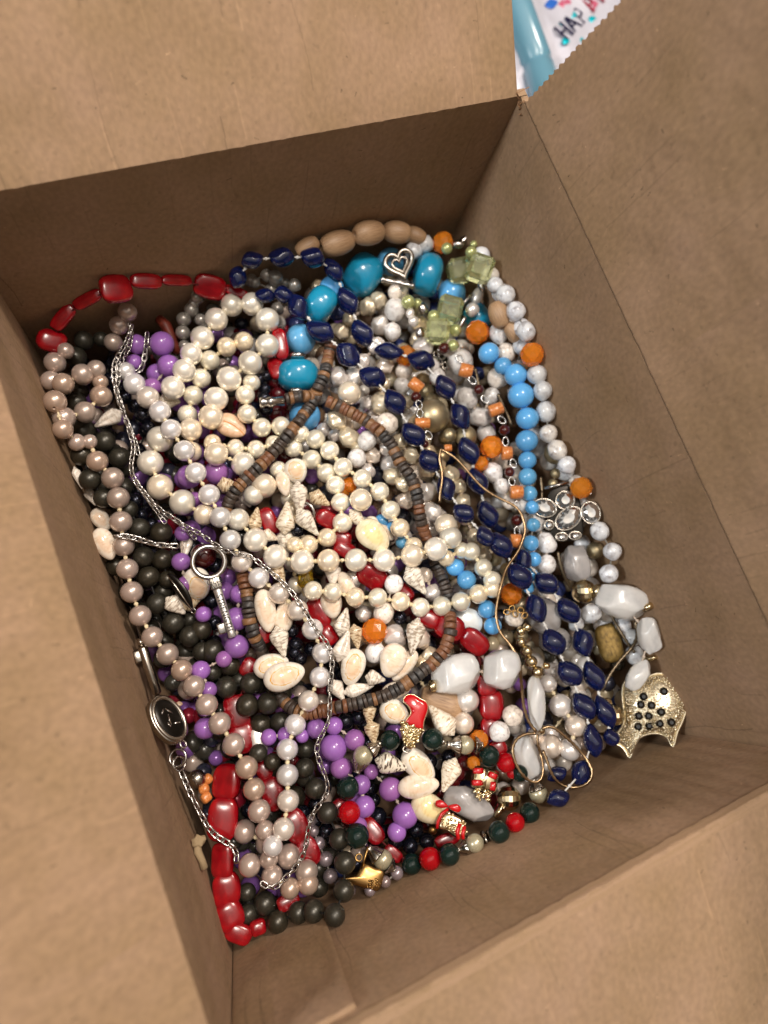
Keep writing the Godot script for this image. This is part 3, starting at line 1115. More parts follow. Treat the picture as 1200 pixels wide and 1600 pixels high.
	part("bail", tube(ring_path(6 * u, 5 * u, 16), 1.6 * u, 6, true), mats.antique_silver, t, at_(-12 * u, -56 * u, 0))
	# little parcel
	u = unit("gift")
	t = base("gift", "parcel_charm", "small gold parcel charm with red enamel ribbon beside the faceted gold ball", "charm")
	part("parcel", box(Vector3(40, 34, 16) * u, 0.3), mats.gold, t)
	for b in [[-13, 9, 17, 9, 0.25], [10, 8, 15, 9, -0.15], [-11, -8, 17, 9, 0.25], [13, -7, 9, 14, 0.1]]:
		part("ribbon_panel", box(Vector3(b[2], b[3], 5) * u, 0.4), mats.red_enamel, t, at_(b[0] * u, b[1] * u, 8 * u, b[4]))
	part("ribbon_band", box(Vector3(5, 34, 5) * u, 0.4), mats.gold, t, at_(0, 0, 8.5 * u))
	var crust := smooth_outline([[-12, -16], [0, -15], [14, -18], [10, -30], [-6, -30]])
	rough_lumps(crust, u, 5.0, 3.2, 2.0, 2.0, "bow_grains", "gold", t)
	# bow charm on the cream cowrie
	u = unit("bow")
	t = base("bow", "bow_charm", "gold charm with a red enamel bow and ribbon lying on the cream cowrie", "charm")
	for s in [-1.0, 1.0]:
		var wing := smooth_outline([[0, 2], [s * 12, 8], [s * 20, 4], [s * 18, -3], [s * 8, -3]])
		part("bow_loop", domed(scaled(wing, u), Vector2(s * 10, 2) * u, 4 * u, 3 * u), mats.red_enamel, t, at_(-2 * u, 6 * u, 0))
	part("ribbon_tail", tube(PackedVector3Array([Vector3(-1, 4, 3) * u, Vector3(-10, -6, 4) * u, Vector3(-13, -18, 4) * u, Vector3(-12, -27, 2) * u]), 2.6 * u, 8), mats.red_enamel, t)
	part("ribbon_tail", tube(PackedVector3Array([Vector3(21, -12, 3) * u, Vector3(19, -24, 4) * u, Vector3(23, -34, 3) * u]), 3.4 * u, 8), mats.red_enamel, t)
	part("ribbon_tail", tube(PackedVector3Array([Vector3(29, -14, 3) * u, Vector3(28, -24, 4) * u, Vector3(30, -32, 3) * u]), 3.0 * u, 8), mats.red_enamel, t)
	var body := smooth_outline([[-6, -4], [10, -2], [28, -8], [34, -22], [26, -34], [4, -28], [-10, -24]])
	part("body", domed(scaled(body, u), Vector2(10, -16) * u, 4 * u, 3 * u), mats.gold, t, at_(0, 0, -4 * u))
	rough_lumps(body, u, 6.0, 2.8, 0.5, 2.0, "body_grains", "gold", t)
	u = unit("gold_bells")
	t = base("gold_bells", "bell_charm", "tiny gold bell charm with a green enamel leaf under the bow charm", "charm")
	part("bell", shape("ball")[0], mats.bright_gold, t, Transform3D(Basis().scaled(Vector3(8, 8, 7) * u), Vector3.ZERO))
	part("leaf", domed(scaled(smooth_outline([[-12, 0], [0, 6], [14, 0], [0, -6]]), u), Vector2.ZERO, 3 * u, 3 * u), mats.green_enamel, t, at_(2 * u, 14 * u, 0))
	# gold bird
	u = unit("gold_bird")
	t = base("gold_bird", "gold_wing_charm", "hammered gold winged charm with a pointed tip hanging by the near wall", "charm")
	var bird := smooth_outline([[-38, -6], [-24, -12], [-4, -18], [18, -23], [26, -10], [27, 4], [12, 10], [-2, 15], [-10, 8], [-16, 0], [-28, -3]], 3)
	part("wing", domed(scaled(bird, u), Vector2(2, -4) * u, 3 * u, 3 * u), mats.bright_gold, t)
	rough_lumps(smooth_outline([[4, -8], [24, -6], [18, -22], [2, -18]]), u, 5.0, 2.4, 4.0, 2.0, "hammered_grains", "bright_gold", t)
	part("bail", tube(ring_path(5 * u, 5 * u, 16), 1.5 * u, 6, true), mats.bright_gold, t, at_(-12 * u, 24 * u, 2 * u))
	part("stem", tube(PackedVector3Array([Vector3(-8, 8, 2) * u, Vector3(-3, 22, 4) * u, Vector3(2, 40, 5) * u]), 2.2 * u, 8), mats.bright_gold, t)
	# single beads and findings
	one("white_disc", "shell_disc", "flat white mother of pearl disc under the wooden discs", "disc bead", "ball", "white_shell", Vector3(24, 22, 5))
	one("brass_oval", "brass_medallion", "oval brass plaque edged with old chain, among the navy strands and frosted nuggets", "pendant", "tablet", "brushed_gold", Vector3(30, 19, 7))
	mats["old_brass"] = mat("old_brass", Color.WHITE, 0.5, 0.55)
	textured(mats.old_brass, noise_tex(0.02, 131, [[0.0, 0.5, 1.0], [Color(0.28, 0.22, 0.10), Color(0.46, 0.37, 0.18), Color(0.58, 0.48, 0.27)]]), 0.5)
	get_node("brass_medallion").get_child(0).material_override = mats.old_brass
	u = unit("clasp")
	t = base("clasp", "screw_clasp", "silver barrel screw clasp at the end of the wooden disc loop", "clasp")
	part("barrel", lathe([[-18 * u, 0.1 * u], [-18 * u, 8 * u], [-13 * u, 9 * u], [-10 * u, 7 * u], [-6 * u, 7 * u], [-4 * u, 9 * u], [2 * u, 9 * u], [4 * u, 7 * u], [20 * u, 8 * u], [20 * u, 0.1 * u]], 18), mats.silver, t)
	u = unit("cord_end")
	t = base("cord_end", "cord_end", "knotted end of a tan cord poking out by the side wall", "cord")
	part("knot", pebble(0.9, 1.0, 0.5, 77), mats.tan_cord, t, Transform3D(Basis().scaled(Vector3(9, 10, 8) * u), Vector3(-14 * u, 2 * u, 0)))
	part("tail", tube(PackedVector3Array([Vector3(-14, 0, 0) * u, Vector3(0, -2, 0) * u, Vector3(14, 2, -2) * u, Vector3(26, 3, -6) * u]), 6.0 * u, 8, false, 1.0, 0.2), mats.tan_cord, t)
	one("silver_round", "silver_bead", "round tarnished silver bead beside the orange chips", "bead", "ball", "antique_silver", Vector3(14, 14, 14))
	u = unit("coral")
	t = base("coral", "coral_branch", "rough brown red coral branch behind the purple beads", "coral")
	mats["coral"] = mat("coral", Color(0.42, 0.15, 0.09), 0.55)
	mats.coral.albedo_texture = noise_tex(0.05, 140, [[0.0, 0.5, 1.0], [Color(0.6, 0.5, 0.5), Color.WHITE, Color(1, 0.9, 0.8)]], 128)
	part("branch", tube(PackedVector3Array([Vector3(-24, 8, 0) * u, Vector3(-8, 9, 4) * u, Vector3(8, 5, 4) * u, Vector3(22, -2, 2) * u, Vector3(34, -2, -2) * u]), 9 * u, 10, false, 0.9, 0.25), mats.coral, t)
	u = unit("orange_chip")
	t = base("orange_chip", "orange_chip_beads", "orange stone chip beads by the red tablets and the side wall", "beads")
	for c in [[-14, 3, 7], [0, -3, 8], [13, 0, 8]]:
		part("chip", shape("tablet")[rng.randi() % 5], mats.carnelian, t, Transform3D(turned().scaled(Vector3.ONE * c[2] * u), Vector3(c[0], c[1], 0) * u))
	one("yellow_bead", "yellow_glass_bead", "yellow clear glass bead under the row of cream pearls", "bead", "facet", "amber_glass", Vector3(16, 13, 12))
	u = unit("grey_ring")
	t = base("grey_ring", "filigree_ring", "silver filigree ring among the spiral shells", "jewellery ring")
	part("band", tube(ring_path(15 * u, 13 * u, 30), 2.4 * u, 8, true, 1.0, 0.4), mats.silver, t)
	part("band", tube(ring_path(11 * u, 10 * u, 26), 1.6 * u, 6, true, 1.0, 0.4), mats.antique_silver, t, at_(8 * u, -8 * u, -2 * u))
	one("bronze_bead", "amber_brown_bead", "dark amber brown bead seen through the key's ring", "bead", "ball", "garnet", Vector3(20, 18, 16))
	for key in ["filigree", "filigree_gold"]:
		u = unit(key)
		var silver: bool = key == "filigree"
		t = base(key, "filigree_bead", "openwork silver filigree bead beside the lime crystals" if silver else "openwork gold filigree cap under the orange bead", "bead")
		for i in 5:
			part("scroll", tube(ring_path(5 * u, 4 * u, 14), 1.2 * u, 6, true), mats.antique_silver if silver else mats.bright_gold, t, at_((i - 2) * 7 * u, (3 if i % 2 else -4) * u, rng.randf_range(-1, 2) * u, i))
	one("stone_brown", "brown_stone", "mottled tan stone bead below the frosted nugget", "bead", "tablet", "pale_wood", Vector3(34, 24, 16))
	u = unit("chip_pink")
	t = base("chip_pink", "shell_chip", "pink edged white shell chip behind the taupe pearls", "shell")
	part("chip", shape("tablet")[0], mats.white_pearl, t, Transform3D(Basis().scaled(Vector3(22, 12, 5) * u), Vector3.ZERO))


func loop3(outline: PackedVector2Array, u: float, z: float) -> PackedVector3Array:
	var out := PackedVector3Array()
	for p in outline:
		out.append(Vector3(p.x, p.y, z) * u)
	return out


func one(key: String, called: String, label: String, category: String, kind: String, look: String, size: Vector3) -> void:
	var t := base(key, called, label, category)
	var u := unit(key)
	part("bead" if category == "bead" else "body", shape(kind)[0], mats[look], t, Transform3D(Basis().scaled(size * u), Vector3.ZERO))


func lathe_gem(rx: float, ry: float, h: float) -> ArrayMesh:
	var tri := PackedVector3Array()
	var ringp := func(k: float, z: float, off: float, j: int) -> Vector3:
		var a := TAU * (j + off) / 10.0
		return Vector3(rx * k * cos(a), ry * k * sin(a), z)
	for j in 10:
		tri.append_array([ringp.call(1.0, 0.0, 0.0, j), ringp.call(1.0, 0.0, 0.0, j + 1), ringp.call(0.78, h * 0.7, 0.5, j)])
		tri.append_array([ringp.call(0.78, h * 0.7, 0.5, j), ringp.call(0.78, h * 0.7, 0.5, j + 1), ringp.call(1.0, 0.0, 0.0, j + 1)])
		tri.append_array([ringp.call(0.78, h * 0.7, 0.5, j), ringp.call(0.78, h * 0.7, 0.5, j + 1), ringp.call(0.45, h, 0.0, j + 1)])
		tri.append_array([ringp.call(0.45, h, 0.0, j), ringp.call(0.45, h, 0.0, j + 1), ringp.call(0.78, h * 0.7, 0.5, j)])
		tri.append_array([Vector3(0, 0, h * 0.9), ringp.call(0.45, h, 0.0, j), ringp.call(0.45, h, 0.0, j + 1)])
		tri.append_array([Vector3(0, 0, -h), ringp.call(1.0, 0.0, 0.0, j), ringp.call(1.0, 0.0, 0.0, j + 1)])
	return flat_mesh(tri)


# ------------------------------------------------------------------ carton
func board(called: String, corner: Vector3, u: Vector3, v: Vector3, ulen: float, vlen: float, look: String, parent: Node, opts := {}) -> MeshInstance3D:
	# a sheet of corrugated board: front face at the corner's plane facing u x v, thickness behind it
	var n := u.cross(v).normalized()
	var bow := FastNoiseLite.new()
	bow.seed = opts.get("seed", 1)
	bow.frequency = 9.0
	var cols := int(ulen / 0.0010)
	var rows := int(opts.get("rows", 26))
	var jag: bool = opts.get("jag", false)
	if jag:
		rows = 260
		cols = 120
	var thick: float = opts.get("thick", BOARD)
	var flute: float = opts.get("flute", 0.00009)
	var front := []
	var uvs := []
	var back := []
	for i in rows + 1:
		var t := float(i) / rows
		var row := []
		var uv := []
		var brow := []
		var start := 0.0
		if jag:
			var tooth := fposmod(t * vlen / 0.0031, 1.0)
			start = 0.0016 * (tooth if tooth < 0.7 else (1.0 - tooth) * 2.3) + 0.0006 * bow.get_noise_1d(t * 40.0) + 0.17 * t * vlen
		for j in cols + 1:
			var s := float(j) / cols
			var du := lerpf(start + opts.get("u0", 0.0), ulen - opts.get("u1", 0.0), s)
			var dv := t * vlen
			var edge := minf(minf(s, 1 - s) * 6.0, 1.0) * minf(minf(t, 1 - t) * 6.0, 1.0)
			var lift: float = bow.get_noise_2d(du * 1.3, dv * 1.3) * 0.0018 * edge
			lift += 0.00035 * bow.get_noise_2d(du * 9.0 + 50.0, dv * 6.0) * exp(-dv / 0.006)
			lift += flute * sin(TAU * du / 0.0079 + 0.6 * sin(dv * 30.0)) * (0.6 + 0.8 * bow.get_noise_2d(du * 3.0, dv * 2.0 + 7.0))
			var rim := 0.0
			if t < 0.001 or t > 0.999 or s < 0.001 or s > 0.999:
				rim = 0.0003
			row.append(corner + u * du + v * dv + n * (lift - rim))
			uv.append(Vector2(du, dv) / 0.34 + Vector2(opts.get("shift", 0.0), opts.get("shift", 0.0) * 0.37))
			brow.append(corner + u * du + v * dv + n * (lift - thick))
		front.append(row)
		uvs.append(uv)
		back.append(brow)
	var st := SurfaceTool.new()
	st.begin(Mesh.PRIMITIVE_TRIANGLES)
	st.append_from(grid_mesh(front, uvs), 0, Transform3D())
	var rev := []
	var ruv := []
	for i in rows + 1:
		var q: Array = back[i].duplicate()
		q.reverse()
		rev.append(q)
		var w: Array = uvs[i].duplicate()
		w.reverse()
		ruv.append(w)
	st.append_from(grid_mesh(rev, ruv), 0, Transform3D())
	for side in [[front[0], back[0]], [back[rows], front[rows]]]:
		st.append_from(grid_mesh([side[1], side[0]], []), 0, Transform3D())
	var l0 := []
	var l1 := []
	var r0 := []
	var r1 := []
	for i in rows + 1:
		l0.append(front[i][0])
		l1.append(back[i][0])
		r0.append(front[i][cols])
		r1.append(back[i][cols])
	st.append_from(grid_mesh([l0, l1], []), 0, Transform3D())
	st.append_from(grid_mesh([r1, r0], []), 0, Transform3D())
	return part(called, st.commit(), mats[look], parent)


func make_carton() -> void:
	var t := thing("cardboard_box", "open brown corrugated cardboard box with its flaps folded out, full of necklaces", "box")
	var g := 0.0001
	board("floor_panel", Vector3(0, 0, L), Vector3.RIGHT, Vector3(0, 0, -1), W, L, "kraft", t, {"seed": 3, "shift": 0.13})
	board("wall", Vector3(-BOARD, 0, 0), Vector3.RIGHT, Vector3.UP, W + 2 * BOARD, H - 0.0004, "kraft_clean", t, {"seed": 4, "shift": 0.31})
	board("wall", Vector3(W, 0, 0), Vector3.BACK, Vector3.UP, L, H - 0.0004, "kraft_clean", t, {"seed": 5, "shift": 0.52})
	board("wall", Vector3(W + BOARD, 0, L), Vector3.LEFT, Vector3.UP, W + 2 * BOARD, H - 0.0004, "kraft", t, {"seed": 6, "shift": 0.77, "flute": 0.00016})
	board("wall", Vector3(0, 0, L), Vector3.FORWARD, Vector3.UP, L, H - 0.0004, "kraft", t, {"seed": 7, "shift": 0.05})
	var a := deg_to_rad(38.0)
	board("flap", Vector3(0, H, -g), Vector3.RIGHT, Vector3(0, sin(a), -cos(a)), W, 0.12, "kraft_flap", t, {"seed": 8, "shift": 0.21, "u1": 0.0012})
	a = deg_to_rad(79.0)
	board("flap", Vector3(W + g, H, 0), Vector3.BACK, Vector3(cos(a), sin(a), 0), L, 0.13, "kraft_clean", t, {"seed": 9, "shift": 0.63, "u0": 0.003, "jag": true})
	a = deg_to_rad(-14.0)
	board("flap", Vector3(W, H, L + g), Vector3.LEFT, Vector3(0, sin(a), cos(a)), W, 0.12, "kraft_flap", t, {"seed": 10, "shift": 0.44, "flute": 0.00020})
	a = deg_to_rad(28.0)
	board("flap", Vector3(-g, H, L), Vector3.FORWARD, Vector3(-cos(a), sin(a), 0), L, 0.12, "kraft_flap", t, {"seed": 12, "shift": 0.86, "flute": 0.00016})
	# the maker's joint: a tab glued to the near wall from the corner it shares with the side wall
	board("glue_tab", Vector3(0.038, 0.02, L - 0.0022), Vector3.LEFT, Vector3.UP, 0.0375, 0.112, "kraft", t, {"seed": 14, "thick": 0.0021, "shift": 0.93})
	# shreds of liner where the corner tore
	for i in 7:
		var p := Vector3(W - 0.0015 + 0.0006 * i, H - 0.001 - 0.0013 * i, 0.0007 * i)
		var rows := []
		for r in 5:
			var q := p + Vector3(0.0012 * r * rng.randf_range(-1, 1), 0.0011 * r, 0.0008 * r * rng.randf_range(-0.6, 1.0))
			rows.append([q, q + Vector3(0.0007 * rng.randf_range(0.4, 1.2), 0.0003 * rng.randfn(), 0.0008 * (1.0 - r / 5.5))])
		var m := grid_mesh(rows, [])
		part("torn_shred", m, mats.torn_board, t)


func make_ceiling() -> void:
	var m := PlaneMesh.new()
	m.size = Vector2(4.2, 3.6)
	m.flip_faces = true
	mat("ceiling_paint", Color(0.88, 0.87, 0.85), 0.9)
	var o := part("ceiling", m, mats.ceiling_paint, self, Transform3D(Basis(), Vector3(0.1, 2.25, 0.1)))
	tag(o, "", "", "", "structure")


func make_table() -> void:
	var m := PlaneMesh.new()
	m.size = Vector2(1.6, 1.2)
	var o := part("table_top", m, mats.table_wood, self, Transform3D(Basis(), Vector3(0.1, -0.0045, 0.05)))
	tag(o, "", "", "", "structure")


func make_behind() -> void:
	# a glossy white bag with foil lettering and a teal tube beside it, on the table past the far corner
	var bag := thing("gift_bag", "crumpled glossy white bag with foil lettering on the table behind the carton", "bag")
	var n := FastNoiseLite.new()
	n.seed = 5
	n.frequency = 14.0
	var rows := []
	for i in 41:
		var row := []
		for j in 41:
			var x := (j / 40.0 - 0.5) * 0.24
			var z := (i / 40.0 - 0.5) * 0.22
			row.append(Vector3(x, film_height(n, x, z), z))
		rows.append(row)
	bag.transform = Transform3D(Basis(Vector3.UP, 0.3), Vector3(0.432, 0.0, -0.170))
	part("film", grid_mesh(rows, []), mats.bag_film, bag)
	var words := ["H", "A", "P", "P", "Y"]
	for i in 5:
		var lx := -0.066 + 0.0118 * i
		var lz := 0.013 - 0.003 * i
		var at := Transform3D(Basis(Vector3.UP, 0.2) * Basis(Vector3.RIGHT, -PI / 2), Vector3(lx, film_height(n, lx, lz) + 0.0010, lz))
		part("letter", lettering(words[i], 0.0165, 0.0007), mats.print_navy if i < 3 else mats.print_red, bag, at)
	for b in [[-0.070, 0.019], [-0.056, 0.021], [-0.062, 0.006], [-0.047, 0.004], [-0.036, 0.013]]:
		part("foil_dot", shape("ball")[0], mats.print_cyan, bag, Transform3D(Basis().scaled(Vector3(0.0032, 0.0005, 0.0024)), Vector3(b[0], film_height(n, b[0], b[1]) + 0.0002, b[1])))
	for b in [[-0.046, -0.006, 0], [-0.034, -0.010, 1], [-0.022, -0.004, 2], [-0.056, -0.010, 2], [-0.028, 0.004, 0], [-0.012, -0.014, 1]]:
		part("print_patch", shape("tablet")[0], mats[["print_pink", "print_lilac", "print_blue"][b[2]]], bag, Transform3D(Basis(Vector3.UP, 0.5).scaled(Vector3(0.0050, 0.0004, 0.0030)), Vector3(b[0], film_height(n, b[0], b[1]) + 0.0002, b[1])))
	var tube_ := thing("teal_tube", "translucent teal plastic tube lying beside the white bag", "tube")
	tube_.transform = Transform3D(Basis(Vector3.UP, -1.68), Vector3(0.346, 0.018, -0.15))
	part("barrel", lathe([[-0.10, 0.001], [-0.10, 0.0095], [-0.098, 0.0105], [0.03, 0.0105], [0.032, 0.0090], [0.034, 0.0090], [0.036, 0.0105], [0.10, 0.0105], [0.102, 0.0095], [0.102, 0.001]], 28), mats.teal_plastic, tube_)
	var tray := part("plastic_tray", box(Vector3(0.30, 0.006, 0.14), 0.1), mats.pale_plastic, self, Transform3D(Basis(Vector3.UP, -1.68), Vector3(0.29, 0.002, -0.12)))
	tag(tray, "pale blue plastic tray edge under the teal tube, past the torn corner", "tray")


func film_height(n: FastNoiseLite, x: float, z: float) -> float:
	return 0.016 + 0.004 * n.get_noise_2d(x * 2.0, z) + 0.0022 * n.get_noise_2d(x * 5.0, z * 5.0 + 3.0) + 0.0012 * absf(sin(x * 130.0 + z * 190.0 + 5.0 * n.get_noise_2d(x * 3.0, z * 3.0))) - 0.2 * maxf(0.0, Vector2(x, z).length() - 0.10)


func globe_lamp(label: String, at: Vector3, r: float, tint: Color, energy: float) -> void:
	var t := thing("ceiling_lamp", label, "lamp")
	t.position = at
	var m := mat("lamp_glow_" + str(taken["ceiling_lamp"]), Color(0.9, 0.9, 0.88), 0.4)
	m.emission_enabled = true
	m.emission = tint
	m.emission_energy_multiplier = 5.0
	var s := SphereMesh.new()
	s.radius = r
	s.height = 2.0 * r
	part("lamp_globe", s, m, t)
	var l := OmniLight3D.new()
	l.name = "lamp_light"
	l.light_color = tint
	l.light_energy = energy
	l.light_size = r * 0.95
	l.omni_range = 6.0
	l.omni_attenuation = 2.0
	l.shadow_enabled = true
	t.add_child(l)
	part("rod", lathe([[0.0, 0.006], [0.82, 0.006]], 10), mats.dark_metal, t, Transform3D(Basis(Vector3(0, 0, 1), PI / 2), Vector3(0, r, 0)))


